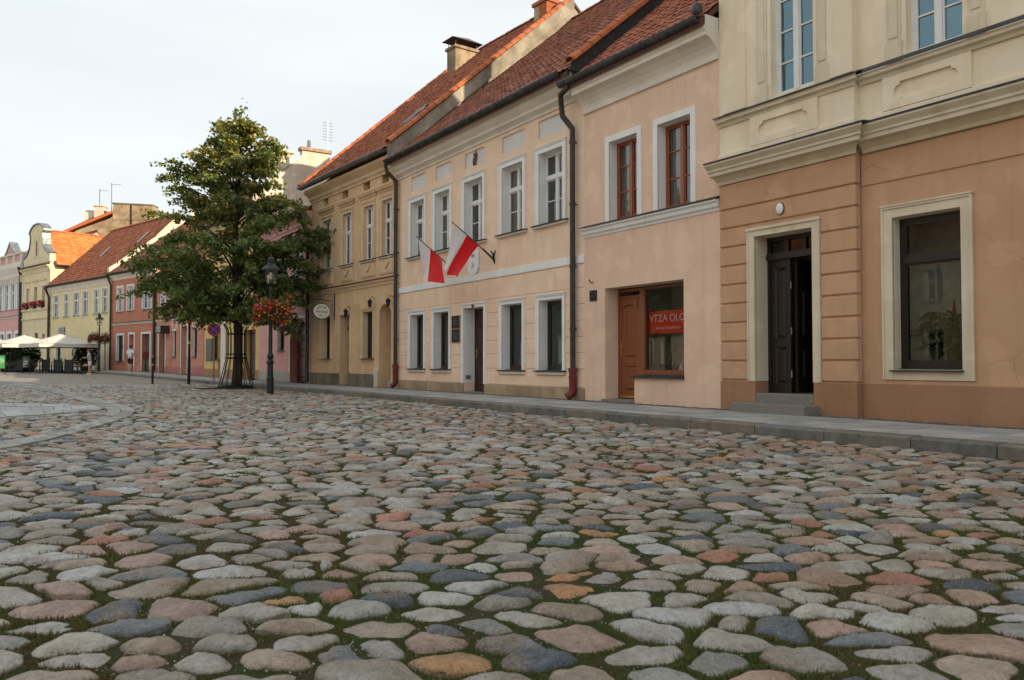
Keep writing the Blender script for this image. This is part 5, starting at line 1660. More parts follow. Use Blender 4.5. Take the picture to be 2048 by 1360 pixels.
def cloth(name, col):
    m, n, l, p = new_mat(name)
    p.inputs["Base Color"].default_value = col + (1,)
    p.inputs["Roughness"].default_value = 0.85
    p.inputs["Sheen Weight"].default_value = 0.2
    tl = n.new("ShaderNodeBsdfTranslucent"); tl.inputs[0].default_value = col + (1,)
    mx = n.new("ShaderNodeMixShader"); mx.inputs[0].default_value = 0.3
    l.new(p.outputs[0], mx.inputs[1]); l.new(tl.outputs[0], mx.inputs[2])
    l.new(mx.outputs[0], n["Material Output"].inputs[0])
    tc = n.new("ShaderNodeTexCoord"); no = node(n, "ShaderNodeTexNoise", Scale=7.0, Detail=3.0)
    l.new(tc.outputs["Object"], no.inputs["Vector"])
    b = node(n, "ShaderNodeBump", Strength=0.35, Distance=0.03); l.new(no.outputs[0], b.inputs["Height"]); l.new(b.outputs[0], p.inputs["Normal"])
    return m
M['flag_w'] = cloth("white_flag_cloth", (0.80, 0.80, 0.82))
M['flag_r'] = cloth("red_flag_cloth", (0.68, 0.008, 0.012))
flag((989.5, 519), (908, 447), "white and red flag nearer the shield plaque, hung from an angled pole", ((886, 538), (910, 551), 0.95, 1.0), 3)
flag((915, 545), (836, 476), "white and red flag farther left, on the lower angled pole", ((844, 557), (890, 566), 0.8, 1.7), 8)
# goods seen in the ground-floor windows
disp = [("paper_sticker", "white round paper stickers"), ]
for k, r_ in enumerate(gw):
    if k < 2:
        for q in range(4):
            z_ = gz1 - 0.32 - 0.36 * q
            st_ = MB().box(-0.075, 0.075, -0.002, 0.002, -0.09, 0.09)
            o_ = st_.build("window_sticker", M['white_print'], None, bevel=0.03, segs=2)
            o_.matrix_world = h.M @ Matrix.Translation((r_[1] - 0.16, 0.245, z_)) @ Matrix.Rotation(random.uniform(-0.6, 0.6), 4, 'Y')
            tag(o_, f"{['topmost', 'second', 'third', 'lowest'][q]} pale sticker on the {['first', 'second'][k]} ground floor window left of the dark door", "sticker", "stickers on the shop windows")
    else:
        for q in range(2):
            e_ = empty("display_plant", h.M @ Vector((r_[0] + 0.42 + 0.38 * q, 0.55, gz0 - 0.03)), h.f.rz)
            tag(e_, f"{['green potted plant', 'orange potted blossom'][q]} in the {['left', 'right'][k - 2]} display window right of the dark door", "potted plant", "plants in the display windows")
            MB().lathe([(0.07, 0), (0.10, 0.16)], 10).build("pot", simple("orange_pot", (0.60, 0.15, 0.03), 0.5), e_)
            lv = MB()
            for t in range(46):
                a_ = random.uniform(0, 6.28); rr_ = random.uniform(0.02, 0.2); z_ = 0.16 + random.uniform(0, 0.85 if q == 0 else 0.25)
                c_ = Vector((rr_ * math.cos(a_), rr_ * math.sin(a_), z_)); d_ = Vector((math.cos(a_), math.sin(a_), random.uniform(-0.3, 0.5))).normalized() * 0.14
                s_ = d_.cross(Vector((0, 0, 1))).normalized() * 0.035
                lv.quad(c_, c_ + d_ * 0.5 + s_, c_ + d_, c_ + d_ * 0.5 - s_)
            lv.build("foliage", simple("display_leaf", (0.05, 0.085, 0.05) if q == 0 else (0.65, 0.16, 0.03), 0.6), e_)

# ================================================================ ochre house with the oval hanging sign
h = House("ochre_house", "ochre house with garland panels, arched niche and oval hanging sign", 'A')
hA = h
uw = []
for a_, b_, yt, yb in ((645.5, 663.0, 446, 541), (686.0, 703.5, 432, 531), (727.5, 747.5, 414, 520), (764.5, 785.5, 400, 511.5)):
    uw.append([h.X(a_, 490), h.X(b_, 480), 0, 0])
zt_ = np.mean([h.Z(663, 441), h.Z(785.5, 392)]); zb_ = np.mean([h.Z(645.5, 542), h.Z(764.5, 512)])
for r_ in uw: r_[2], r_[3] = zb_, zt_
vents = []
for a_, b_ in ((646, 657), (684, 696.6), (726.5, 740), (764, 777.7)): vents.append([h.X(a_, 380), h.X(b_, 380), 6.25, 6.53])
vz0, vz1 = h.Z(646, 414), h.Z(646, 397)
for r_ in vents: r_[2], r_[3] = vz0, vz1
zst = h.Z(622, 585)
gA = [h.X(643, 680), h.X(660.5, 680), h.Z(643, 719), h.Z(643, 632)]
gB = [h.X(726, 670), h.X(745.5, 670), h.Z(726, 716), h.Z(726, 627)]
gA[2] = gB[2] = 0.5 * (gA[2] + gB[2]); gA[3] = gB[3] = 0.5 * (gA[3] + gB[3])
dr = [h.X(680, 690), h.X(699, 690), 0.0, h.Z(680, 631)]
ar = [h.X(758, 690), h.X(782, 690), 0.0, h.Z(770, 608)]
zspr = h.Z(758, 630)
wall_front(h, M['A_wall'], -0.3, 7.45, [r_ + [0.16] for r_ in uw] + [r_ + [0.25] for r_ in vents] + [gA + [0.26], gB + [0.22], dr[:2] + [-0.35, dr[3], 0.38], ar[:2] + [-0.35, ar[3], 0.9]])
h.part("arch_head", arch_fill(MB(), ar[0], ar[1], zspr, ar[3], -0.0015, 0.9), M['A_wall'])
nb_ = MB().box(ar[0] - 0.1, ar[1] + 0.1, 0.85, 0.9, -0.3, ar[3] + 0.1)
h.part("niche_back", nb_, M['A_wall'])
h.part("niche_box", MB().box(ar[0] + 0.12, ar[1] - 0.02, 0.25, 0.8, 0, 0.22), M['grey'])
h.part("letter_box", MB().box(ar[1] - 0.32, ar[1] - 0.02, 0.7, 0.84, 1.12, 1.26), M['black'])
for r_ in vents: h.part("vent_back", MB().box(r_[0] - 0.05, r_[1] + 0.05, 0.25, 0.28, r_[2] - 0.05, r_[3] + 0.05), M['dk_door'])
for k, r_ in enumerate(uw):
    w = window(h, r_, 0.11, M['wht_frame'], M['glass'], 0.045, vb=[(0.5, 0.07)], hb=[(0.64, 0.09)], mh=[0.33], surround=(0.12, 0.028, M['A_trim'], zb_, True), sill=(M['flash'], 0.18, 0.05, 0.13), curtain=['both', 'full', 'both', None][k])
    cx = 0.5 * (r_[0] + r_[1]); hw = 0.5 * (r_[1] - r_[0]) + 0.30
    zh = r_[3] + 0.27
    MB().prism([(0, zh), (-0.03, zh), (-0.05, zh + 0.05), (-0.12, zh + 0.09), (-0.12, zh + 0.125), (-0.15, zh + 0.15), (-0.15, zh + 0.175), (0, zh + 0.20)], cx - hw + 0.12, cx + hw - 0.12, 0.8, 0.8).build("hood", M['A_trim'], w)
    # apron panel with a garland
    a0, a1 = cx - hw + 0.16, cx + hw - 0.16
    z0_, z1_ = zst + 0.16, r_[2] - 0.10
    ap = h.part("apron_panel", MB().box(a0, a1, -0.03, 0.02, z0_, z1_).box(a0 + 0.05, a1 - 0.05, -0.042, -0.029, z0_ + 0.04, z1_ - 0.04), M['A_trim'], bevel=0.006)
    gl = MB().tube([(cx - 0.19 + 0.38 * t / 8, -0.062, z1_ - 0.12 - 0.16 * math.sin(math.pi * t / 8)) for t in range(9)], [0.014 + 0.016 * math.sin(math.pi * t / 8) for t in range(9)], 6)
    gl.ball((cx - 0.20, -0.06, z1_ - 0.11), 0.03, 0.02, 0.03, 6, 5).ball((cx + 0.20, -0.06, z1_ - 0.11), 0.03, 0.02, 0.03, 6, 5)
    gl.build("garland", M['A_trim'], ap, smooth=True)
prof = [(0, zst - 0.18), (-0.03, zst - 0.18), (-0.05, zst - 0.10), (-0.10, zst - 0.06), (-0.12, zst), (0, zst)]
cornice(h, "string_course", M['A_trim'], prof, 0.0, h.len, simple("rust_red_flashing", (0.10, 0.03, 0.025), 0.6))
for r_, dp in ((gA, 0.22), (gB, 0.18)):
    window(h, r_, dp, M['dk_frame'], M['shop_glass'], 0.06, surround=(0.09, 0.02, M['A_trim'], r_[2], True), sill=(M['dk_frame'], 0.13, 0.0, 0.10))
    display_box(h, r_[0] - 0.12, r_[1] + 0.05, dp + 0.08, 0.75, r_[2] - 0.03, r_[3] + 0.1, M['B_room'])
s = MB()
s.box(dr[0] - 0.10, dr[0], -0.025, 0.02, 0.45, dr[3] + 0.10); s.box(dr[1], dr[1] + 0.10, -0.025, 0.02, 0.45, dr[3] + 0.10); s.box(dr[0], dr[1], -0.023, 0.02, dr[3], dr[3] + 0.10)
h.part("door_surround", s, M['A_trim'], bevel=0.006)
zl = dr[3] - 0.52
h.part("door_frame", MB().box(dr[0], dr[0] + 0.05, 0.33, 0.41, 0.05, dr[3]).box(dr[1] - 0.05, dr[1], 0.33, 0.41, 0.05, dr[3]).box(dr[0], dr[1], 0.28, 0.41, zl, zl + 0.10).box(dr[0] + 0.05, dr[1] - 0.05, 0.36, 0.40, zl + 0.10, dr[3]), M['dk_door'])
door_leaf(h, dr[0] + 0.05, dr[1] - 0.05, 0.05, zl, 0.34, M['dk_door'], [(0.06, 0.40), (0.47, 0.95)], 'L')
h.part("threshold", MB().box(dr[0], dr[1], -0.12, 0.42, -0.2, 0.04), M['granite'])
zpl = 0.42
h.part("plinth", MB().box(0, dr[0] - 0.03, -0.04, 0.02, -0.3, zpl), M['A_plinth'], bevel=0.015)
h.part("plinth", MB().box(dr[1] + 0.03, ar[0] - 0.28, -0.04, 0.02, -0.3, zpl), M['A_plinth'], bevel=0.015)
h.part("stone_buttress", MB().box(ar[0] - 0.27, ar[0] - 0.03, -0.07, 0.02, -0.2, 0.62), M['oldwall'], bevel=0.03)
# wall lanterns
for nm, (qx, qy) in zip(range(3), ((749, 603), (786, 601), (700.5, 622))):
    lx, lz = h.P(qx, qy)
    mb = MB().tube([(lx, 0, lz + 0.10), (lx, -0.10, lz + 0.16), (lx, -0.17, lz + 0.08)], 0.012, 6)
    mb.lathe([(0.02, 0.12), (0.09, 0.05), (0.075, 0.02), (0.05, -0.12), (0.02, -0.16)], 8, (lx, -0.17, lz - 0.05))
    h.part("wall_lantern", mb, M['black'])
# cornice, gutter, roof
zb = h.Z(700, 352); zb = 6.86
prof = [(0, zb), (-0.04, zb), (-0.05, zb + 0.06), (-0.12, zb + 0.12), (-0.12, zb + 0.20), (-0.20, zb + 0.27), (-0.32, zb + 0.36), (-0.32, zb + 0.45), (0, zb + 0.45)]
cornice(h, "cornice", M['A_trim'], prof, -0.05, h.len + 0.0)
RA = (-0.45, 7.46, 6.8, 13.95)
SK = 0.059
shell(h, M['verge_wall'], 7.3, 6.8, 13.75, floors=(3.5,), skew=SK)
rf = gable_roof(h, *RA, -0.05, h.len + 0.02, 'mid', 0, 1.0, tw=0.22, tl=0.30, verge=(True, False), skew=SK)
slp = (RA[3] - RA[1]) / (RA[2] - RA[0])
cap_tiles(h, rf, (h.len + 0.01, -0.35, RA[1] + 0.1 * slp + 0.09), (h.len + 0.01 + SK * 6.85, 6.85, RA[3] + 0.09), r=0.16, ln=0.36, up=(0, -0.65, 0.75))
gutter(h, -0.1, h.len - 0.05, -0.50, 7.44, M['zinc'], 0.085, step=0.42)
vs_ = MB()
for k in range(18):
    ya, yb = -0.42 + 0.402 * k, -0.42 + 0.402 * (k + 1)
    za, zb2 = RA[1] + (ya - RA[0]) * slp, RA[1] + (yb - RA[0]) * slp
    xa, xb = h.len + SK * ya, h.len + SK * yb
    vs_.add([(xa + 0.02, ya, za - 0.46), (xb + 0.02, yb, zb2 - 0.46), (xb + 0.02, yb, zb2 + 0.04), (xa + 0.02, ya, za + 0.04), (xa + 0.10, ya, za - 0.46), (xb + 0.10, yb, zb2 - 0.46), (xb + 0.10, yb, zb2 + 0.04), (xa + 0.10, ya, za + 0.04)],
            [(4, 5, 6, 7), (0, 3, 2, 1), (3, 7, 6, 2), (0, 1, 5, 4)] + ([(0, 4, 7, 3)] if k == 0 else []))
vs_.build("verge_mortar", M['verge_wall'], rf)
# plastered chimney with a raised metal cover, brick chimney at the ridge
def roofpoint(y): return RA[1] + (y - RA[0]) * slp
cy0, cy1 = 4.55, 5.75
c1 = chimney(h, rf, 1.35, 2.0, 5.2, 6.3, 11.6, 13.55, plaster("sooty_chimney_plaster", (0.42, 0.34, 0.23), stain=(0.4, 0.38, 0.36), wear=0.7, streak=0.7))
cov = MB()
for x_, y_ in ((1.40, 5.25), (1.95, 5.25), (1.40, 6.25), (1.95, 6.25)): cov.tube([(x_, y_, 13.65), (x_, y_, 13.9)], 0.015, 5)
cov.add([(1.25, 5.0, 13.92), (2.1, 5.0, 13.92), (2.1, 6.5, 13.92), (1.25, 6.5, 13.92), (1.25, 5.75, 14.0), (2.1, 5.75, 14.0)], [(0, 1, 5, 4), (4, 5, 2, 3), (0, 4, 3), (1, 2, 5), (0, 3, 2, 1)])
cov.build("chimney_cover", M['black'], c1)
cb = MB().box(5.7, 6.45, 6.35, 7.25, 12.5, 14.12)
c2 = h.part("chimney", cb, M['mortar'], rf)
bw, bhh = 0.235, 0.078
for side in range(2):
    for r_ in range(24):
        z_ = 14.12 - (r_ + 1) * bhh
        if side == 0: rng_ = [(6.45, y_) for y_ in np.arange(6.35 - (bw / 2 if r_ % 2 else 0), 7.25, bw)]
        else: rng_ = [(x_, 6.35) for x_ in np.arange(5.7 - (bw / 2 if r_ % 2 else 0), 6.45, bw)]
        for x_, y_ in rng_:
            if side == 0: b_ = (6.44, 6.462, max(y_ + 0.006, 6.35), min(y_ + bw - 0.006, 7.25))
            else: b_ = (max(x_ + 0.006, 6.0), min(x_ + bw - 0.006, 6.45), 6.338, 6.36)
            if b_[1] - b_[0] < 0.01 or b_[3] - b_[2] < 0.01: continue
            k = random.uniform(0.75, 1.15)
            mb = MB().box(*b_, z_ + 0.005, z_ + bhh - 0.005); mb.c = [(0.47 * k, 0.16 * k, 0.06 * k, 1)] * 8
            mb.build("brick", M['brick'], c2)
tp = MB().box(5.63, 6.52, 6.28, 7.32, 14.12, 14.26); tp.c = [(0.40, 0.15, 0.07, 1)] * 8
tp.build("chimney_top", M['brick'], c2, bevel=0.01)
# roof window
swm = MB(); y_ = 1.2
swm.add([(5.2, 1.0, roofpoint(1.0) + 0.10), (5.75, 1.0, roofpoint(1.0) + 0.10), (5.75, 1.75, roofpoint(1.75) + 0.16), (5.2, 1.75, roofpoint(1.75) + 0.16), (5.2, 1.0, roofpoint(1.0)), (5.75, 1.0, roofpoint(1.0)), (5.75, 1.75, roofpoint(1.75)), (5.2, 1.75, roofpoint(1.75))],
        [(0, 1, 2, 3), (0, 4, 5, 1), (1, 5, 6, 2), (2, 6, 7, 3), (3, 7, 4, 0)])
h.part("roof_window", swm, M['flash'], rf)
# oval sign on an iron bracket, square to the wall
sx0, sz0 = h.X(670, 612), h.Z(670, 612)
sg = empty("hanging_sign", h.M @ Vector((sx0, 0, sz0)), h.f.rz)
tag(sg, "oval cream hanging sign on scrolled iron bracket at the ochre house", "sign")
br = MB()
br.tube([(0, -0.02, -0.50), (0, -0.02, 0.62)], 0.018, 6)
br.tube([(0, -0.02, 0.18), (0, -0.50, 0.20), (0, -0.86, 0.21)], 0.014, 6)
br.tube([(0, -0.03 - 0.13 * (1 - math.cos(t * 0.55)), 0.19 + 0.13 * math.sin(t * 0.55) + 0.05) for t in range(9)], 0.008, 5)
br.tube([(0, -0.62 - 0.07 * math.cos(t * 0.6), 0.24 + 0.10 * abs(math.sin(t * 0.6))) for t in range(9)], 0.008, 5)
br.tube([(0, -0.02, 0.05), (0, -0.10, -0.02), (0, -0.14, 0.05), (0, -0.10, 0.12)], 0.009, 5)
for y_ in (-0.36, -0.66): br.tube([(0, y_, 0.20), (0, y_, 0.05)], 0.006, 5)
br.build("bracket", M['black'], sg)
ov = MB(); nn = 28; rx_, rz_ = 0.32, 0.275; cz = -0.21
for x_ in (-0.02, 0.02):
    ov.v += [(x_, -0.51 + rx_ * math.cos(2 * math.pi * k / nn), cz + rz_ * math.sin(2 * math.pi * k / nn)) for k in range(nn)]
ov.f += [tuple(range(nn)), tuple(range(2 * nn - 1, nn - 1, -1))] + [(k, nn + k, nn + (k + 1) % nn, (k + 1) % nn) for k in range(nn)]
ov.build("board", simple("cream_sign_board", (0.70, 0.68, 0.58), 0.6, var=0.06), sg)
rim = MB().tube([(0, -0.51 + rx_ * math.cos(2 * math.pi * k / nn), cz + rz_ * math.sin(2 * math.pi * k / nn)) for k in range(nn + 1)], 0.026, 6)
rim.build("rim", M['pipe'], sg)
for k, ch_ in enumerate("PWIOSZ"):
    t = math.radians(140 - 20 * k)
    text(ch_, 0.10, (0.024, -0.51 - 0.20 * math.cos(t), cz + 0.15 * math.sin(t) + 0.01), (math.pi / 2, 0, math.pi / 2), M['ink'], sg)
text("dao bruta", 0.115, (0.024, -0.51, cz - 0.01), (math.pi / 2, 0, math.pi / 2), M['ink'], sg)
text("~o~", 0.10, (0.024, -0.51, cz - 0.16), (math.pi / 2, 0, math.pi / 2), M['ink'], sg)

# ================================================================ houses farther along
def simple_house(name, label, key, mat, eave, ridge_z, ry, ops_up, ops_dn, doors, plinth=None, tint='mid', frame=None, string=None, surround=None, corn=M['offwhite'], verge=(False, False), cornice_h=0.4, tw=0.24, gut=M['gutter'], roof=True, curtain='full', low_mat=None, sidemat=None, over=0.35):
    h = House(name, label, key)
    ops = [r_ + [0.14] for r_ in ops_up] + [r_ + [0.2] for r_ in ops_dn] + [r_[:2] + [-0.35, r_[3], 0.35] for r_ in doors]
    zsplit = string if string else 3.3
    wall_front(h, low_mat or mat, -0.6, zsplit, ops)
    wall_front(h, mat, zsplit, eave, ops)
    for r_ in ops_up:
        window(h, r_, 0.08, frame or M['wht_frame'], M['glass'], 0.05, vb=[(0.5, 0.07)], hb=[(0.66, 0.07)], mh=[0.34], panes=False, surround=surround, sill=(M['flash'], 0.12, 0.0, 0.10), curtain=curtain)
    for r_ in ops_dn:
        window(h, r_, 0.14, M['dk_frame'], M['shop_glass'], 0.06, panes=False, surround=surround, sill=(M['flash'], 0.08, 0.0, 0.08))
    for r_ in doors:
        st_ = r_[4] if len(r_) > 4 else M['dk_door']
        door_leaf(h, r_[0], r_[1], 0.02, r_[3], 0.3, st_, [(0.06, 0.42), (0.5, 0.94)], 'L')
        if surround:
            sw_, pr_, sm_ = surround[:3]
            s_ = MB().box(r_[0] - sw_, r_[0], -pr_, 0.02, 0, r_[3] + sw_).box(r_[1], r_[1] + sw_, -pr_, 0.02, 0, r_[3] + sw_).box(r_[0], r_[1], -pr_ + 0.002, 0.02, r_[3], r_[3] + sw_)
            h.part("door_surround", s_, sm_)
    if plinth:
        pmat, ph_ = plinth
        xs_ = [0.0] + sum([[r_[0] - 0.05, r_[1] + 0.05] for r_ in sorted(doors, key=lambda q: q[0])], []) + [h.len]
        for i in range(0, len(xs_), 2):
            if xs_[i + 1] - xs_[i] > 0.05: h.part("plinth", MB().box(xs_[i] + 0.001, xs_[i + 1], -0.03, 0.02, -0.6, ph_), pmat)
    if string:
        cornice(h, "string_course", corn, [(0, string - 0.13), (-0.04, string - 0.13), (-0.06, string - 0.06), (-0.10, string - 0.03), (-0.10, string), (0, string)], 0, h.len, M['flash'])
    e = eave - cornice_h
    cornice(h, "cornice", corn, [(0, e), (-0.04, e), (-0.06, e + cornice_h * 0.3), (-0.18, e + cornice_h * 0.6), (-0.26, e + cornice_h * 0.8), (-0.26, eave), (0, eave)], 0.0, h.len)
    shell(h, sidemat or mat, eave, ry, ridge_z - 0.1, floors=(3.4,))
    if roof:
        rf = gable_roof(h, -over, eave + 0.08, ry, ridge_z, 0.0, h.len, tint, 0, 1.0, tw=tw, tl=0.34, verge=verge)
        gutter(h, 0, h.len, -over - 0.05, eave + 0.10, gut, 0.075)
        return h, rf
    return h, None
def R(key, a, b, top, bot):
    f_ = FC[key]
    ym = 0.5 * (top + bot)
    return [f_.X(a, ym), f_.X(b, ym), f_.Z(a, bot), f_.Z(a, top)]
# pink house with arched gateway
f_ = FC['pink']
arch = [f_.X(580, 700), f_.X(616, 700), 0.0, f_.Z(600, 636)]
e_ = f_.Z(601, 432)
up_ = [[f_.X(a_, 540), f_.X(b_, 540), 3.75, 5.35] for a_, b_ in ((528, 543), (556, 571), (588, 604))]
h, rf = simple_house("pink_house", "pink house with deep pink arched gateway behind the street lamp", 'pink', M['pink'], e_, e_ + 1.3, 4.5, up_, [R('pink', 555, 568.5, 650, 702)], [[arch[0], arch[1] - 0.05, 0, arch[3], M['dk_door']]], (M['grey'], 0.42), 'mid', string=3.35, corn=M['pink'], sidemat=M['oldwall'], surround=(0.1, 0.02, M['white'], 3.75), verge=(False, False))
h.part("arch_head", arch_fill(MB(), arch[0], arch[1] - 0.05, 1.75, arch[3], -0.0015, 0.35), M['pink'])
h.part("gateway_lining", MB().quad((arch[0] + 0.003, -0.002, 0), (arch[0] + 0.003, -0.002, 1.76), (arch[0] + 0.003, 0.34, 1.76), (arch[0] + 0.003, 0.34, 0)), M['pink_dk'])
downpipe(h, [(h.len - 0.35, -0.4, e_ + 0.02), (h.len - 0.45, -0.3, e_ - 0.35), (h.len - 0.12, -0.12, e_ - 0.85), (h.len - 0.12, -0.12, 0.05)], 0.075, M['pipe'])
# yellow house behind the tree
f_ = FC['ylm']
e_ = 8.2
up_ = [[2.0 + 2.2 * k, 2.9 + 2.2 * k, 3.8, 5.2] for k in range(4)]
h, rf = simple_house("yellow_house", "yellow house with brown door and tall white gable, mostly hidden behind the tree", 'ylm', M['yellow'], e_, 10.55, 2.25, up_, [[f_.X(424.5, 700), f_.X(437, 700), 0.95, 2.5]], [[f_.X(487, 700), f_.X(511, 700), 0, 2.35, M['dk_door']], [f_.X(430.5, 700) + 0.6, f_.X(443, 700) + 0.5, 0, 2.4, plaster("deep_yellow_passage", (0.45, 0.27, 0.05))]], (M['D_plinth'], 0.45), 'mid', string=3.3, corn=M['A_trim'], sidemat=M['oldwall'])
x_ = h.len
h.part("gable_wall", MB().prism([(-0.35, 8.2), (-0.35, 8.42), (1.92, 10.50), (1.92, 10.82), (3.28, 10.82), (3.28, 9.7), (4.5, 8.2)], x_ - 0.28, x_ + 0.02), M['oldwall'])
h.part("coping", MB().box(x_ - 0.36, x_ + 0.10, 1.84, 3.36, 10.821, 10.97), M['bare'])
h.part("verge_flashing", MB().prism([(-0.38, 8.43), (-0.38, 8.50), (1.90, 10.58), (1.90, 10.51)], x_ - 0.34, x_ + 0.05), M['zinc'])
h.part("flue", MB().tube([(x_ - 0.13, 2.3, 10.9), (x_ - 0.13, 2.3, 11.35)], 0.09, 8), M['zinc'])
chimney(h, rf, x_ - 2.0, x_ - 1.4, 0.95, 1.95, 9.0, 10.95, M['oldwall'])
an = MB().tube([(x_ - 0.1, 3.2, 10.8), (x_ - 0.1, 3.2, 12.5)], 0.022, 5)
for k in range(7): an.tube([(x_ - 0.1, 2.95, 11.5 + 0.14 * k), (x_ - 0.1, 3.45, 11.5 + 0.14 * k)], 0.010, 4)
h.part("aerial", an, M['zinc'])
h.part("notice_board", MB().box(f_.X(413.5, 700), f_.X(425, 700), -0.06, 0.0, f_.Z(414, 722), f_.Z(414, 678)), simple("grey_green_board", (0.12, 0.13, 0.11), 0.6), bevel=0.02)
h.part("pilaster", MB().box(f_.X(443, 700), f_.X(452, 700), -0.05, 0.01, 0, 3.1), M['offwhite'])
# rose house
f_ = FC['rose']
e_ = 6.2
up_ = [[0.9, 1.75, 3.95, 5.4], [3.2, 4.05, 3.95, 5.4], [5.6, 6.45, 3.95, 5.4]]
h, rf = simple_house("rose_house", "rose and ochre house with banded ground floor and pale arched door", 'rose', M['rose'], e_, e_ + 5.0, 6.0, up_, [R('rose', 345, 352, 662, 714), R('rose', 385, 394, 657, 714)], [[f_.X(318, 700), f_.X(330, 700), 0, f_.Z(318, 665), M['dk_door']], [f_.X(362, 700), f_.X(375, 700), 0, f_.Z(368, 652), simple("pale_grey_door", (0.55, 0.58, 0.6), 0.5)]], (M['pink_dk'], 0.42), 'mid', string=f_.Z(361, 634), surround=(0.1, 0.02, M['white'], 3.95))
for k in range(6):
    h.part("band_course", MB().box(f_.X(333, 700), f_.X(343, 700), -0.03, 0.0, 0.5 + 0.42 * k, 0.88 + 0.42 * k), M['rose'])
    h.part("band_course", MB().box(f_.X(353.5, 700), f_.X(360, 700), -0.03, 0.0, 0.5 + 0.42 * k, 0.88 + 0.42 * k), M['rose'])
    h.part("band_course", MB().box(f_.X(395.5, 700), f_.X(407, 700), -0.03, 0.0, 0.5 + 0.42 * k, 0.88 + 0.42 * k), M['rose'])
h.part("ochre_pier", MB().box(0.25, f_.X(318, 700) - 0.12, -0.02, 0.0, 0.4, 2.9), M['yellow'])
h.part("brick_chimney", MB().box(5.2, 6.0, 5.4, 6.2, e_ + 3.8, e_ + 6.2), M['bare'], rf)
bs = empty("box_sign", h.M @ Vector((f_.X(336, 660), -0.3, f_.Z(336, 660))), f_.rz)
tag(bs, "dark box sign with pale lettering on the rose house", "sign")
MB().box(-0.42, 0.42, -0.3, 0.28, -0.22, 0.26).build("box", M['dk_frame'], bs, bevel=0.03)
text("CZAROŃA\nANTYCZKI", 0.19, (0.0, -0.305, 0.02), (math.pi / 2, 0, 0), M['white_print'], bs)
# terracotta house
f_ = FC['orange']
e_ = f_.Z(260, 545)
up_ = [R('orange', a_, b_, t_, q_) for a_, b_, t_, q_ in ((235, 245.5, 576, 624), (255, 267, 573, 622), (286, 302, 569, 618))]
zz = np.mean([r_[2] for r_ in up_]); zt2 = np.mean([r_[3] for r_ in up_])
for r_ in up_: r_[2], r_[3] = zz, zt2
h, rf = simple_house("terracotta_house", "terracotta house with white window frames beside the standing man", 'orange', M['orange'], e_, e_ + 5.0, 6.0, up_, [R('orange', 234, 246.5, 671, 722)], [[f_.X(258, 700), f_.X(267.5, 700), 0, f_.Z(258, 669), simple("white_door", (0.6, 0.62, 0.62), 0.5)], [f_.X(283.5, 700), f_.X(299.5, 700), 0, f_.Z(284, 668), simple("teal_grey_shop_door", (0.10, 0.14, 0.14), 0.3)]], (M['rose'], 0.35), 'old', string=f_.Z(224, 648), surround=(0.13, 0.02, M['white']))
h.part("verge_wall", MB().prism([(-0.3, e_ + 0.2), (6.0, e_ + 5.15), (6.0, e_ + 5.5), (-0.3, e_ + 0.5)], -0.12, 0.22), M['oldwall'])
downpipe(h, [(0.05, -0.4, e_), (0.1, -0.12, e_ - 0.7), (0.1, -0.12, 0.05)], 0.07, M['pipe'])
downpipe(h, [(h.len, -0.3, e_), (h.len - 0.1, -0.12, e_ - 0.7), (h.len - 0.1, -0.12, 0.05)], 0.09, M['pipe'])
# pale yellow house behind the cafe
f_ = FC['lyel']
e_ = f_.Z(150, 567)
up_ = [R('lyel', a_, b_, t_, q_) for a_, b_, t_, q_ in ((107, 117, 592, 636), (127.5, 137, 588, 633), (147, 158, 584, 630), (165, 176, 582, 630), (187.5, 197, 582, 627), (204.5, 215, 580, 627))]
zz = np.mean([r_[2] for r_ in up_]); zt2 = np.mean([r_[3] for r_ in up_])
for r_ in up_: r_[2], r_[3] = zz, zt2
h, rf = simple_house("pale_yellow_house", "pale yellow house with six upper windows behind the cafe parasols", 'lyel', M['lyel'], e_, 11.8, 4.7, up_, [R('lyel', 112, 121, 696, 735), R('lyel', 150, 158, 680, 720)], [[f_.X(191, 700), f_.X(203, 700), 0, f_.Z(190, 684), M['offwhite']], [f_.X(208, 700), f_.X(213, 700), 0, f_.Z(208, 684), M['blk_door']]], (M['offwhite'], 0.2), 'mid', surround=(0.1, 0.015, M['white']), cornice_h=0.45)
downpipe(h, [(0.05, -0.4, e_), (0.08, -0.12, e_ - 0.8), (0.08, -0.12, 0.05)], 0.09, M['pipe'])
h.part("wall_board", MB().box(f_.X(119, 670), f_.X(130, 670), -0.1, 0.0, f_.Z(119, 670), f_.Z(119, 655)), M['zinc'])
for a_, b_ in ((5.2, 1.7), (10.3, 2.4)):
    sl_ = (11.8 - e_ - 0.08) / 5.05
    z_ = e_ + 0.08 + (b_ + 0.35) * sl_
    h.part("roof_window", MB().add([(a_, b_, z_ + 0.1), (a_ + 0.5, b_, z_ + 0.1), (a_ + 0.5, b_ + 0.8, z_ + 0.8 * sl_ + 0.16), (a_, b_ + 0.8, z_ + 0.8 * sl_ + 0.16)], [(0, 1, 2, 3)]), M['zinc'], rf)
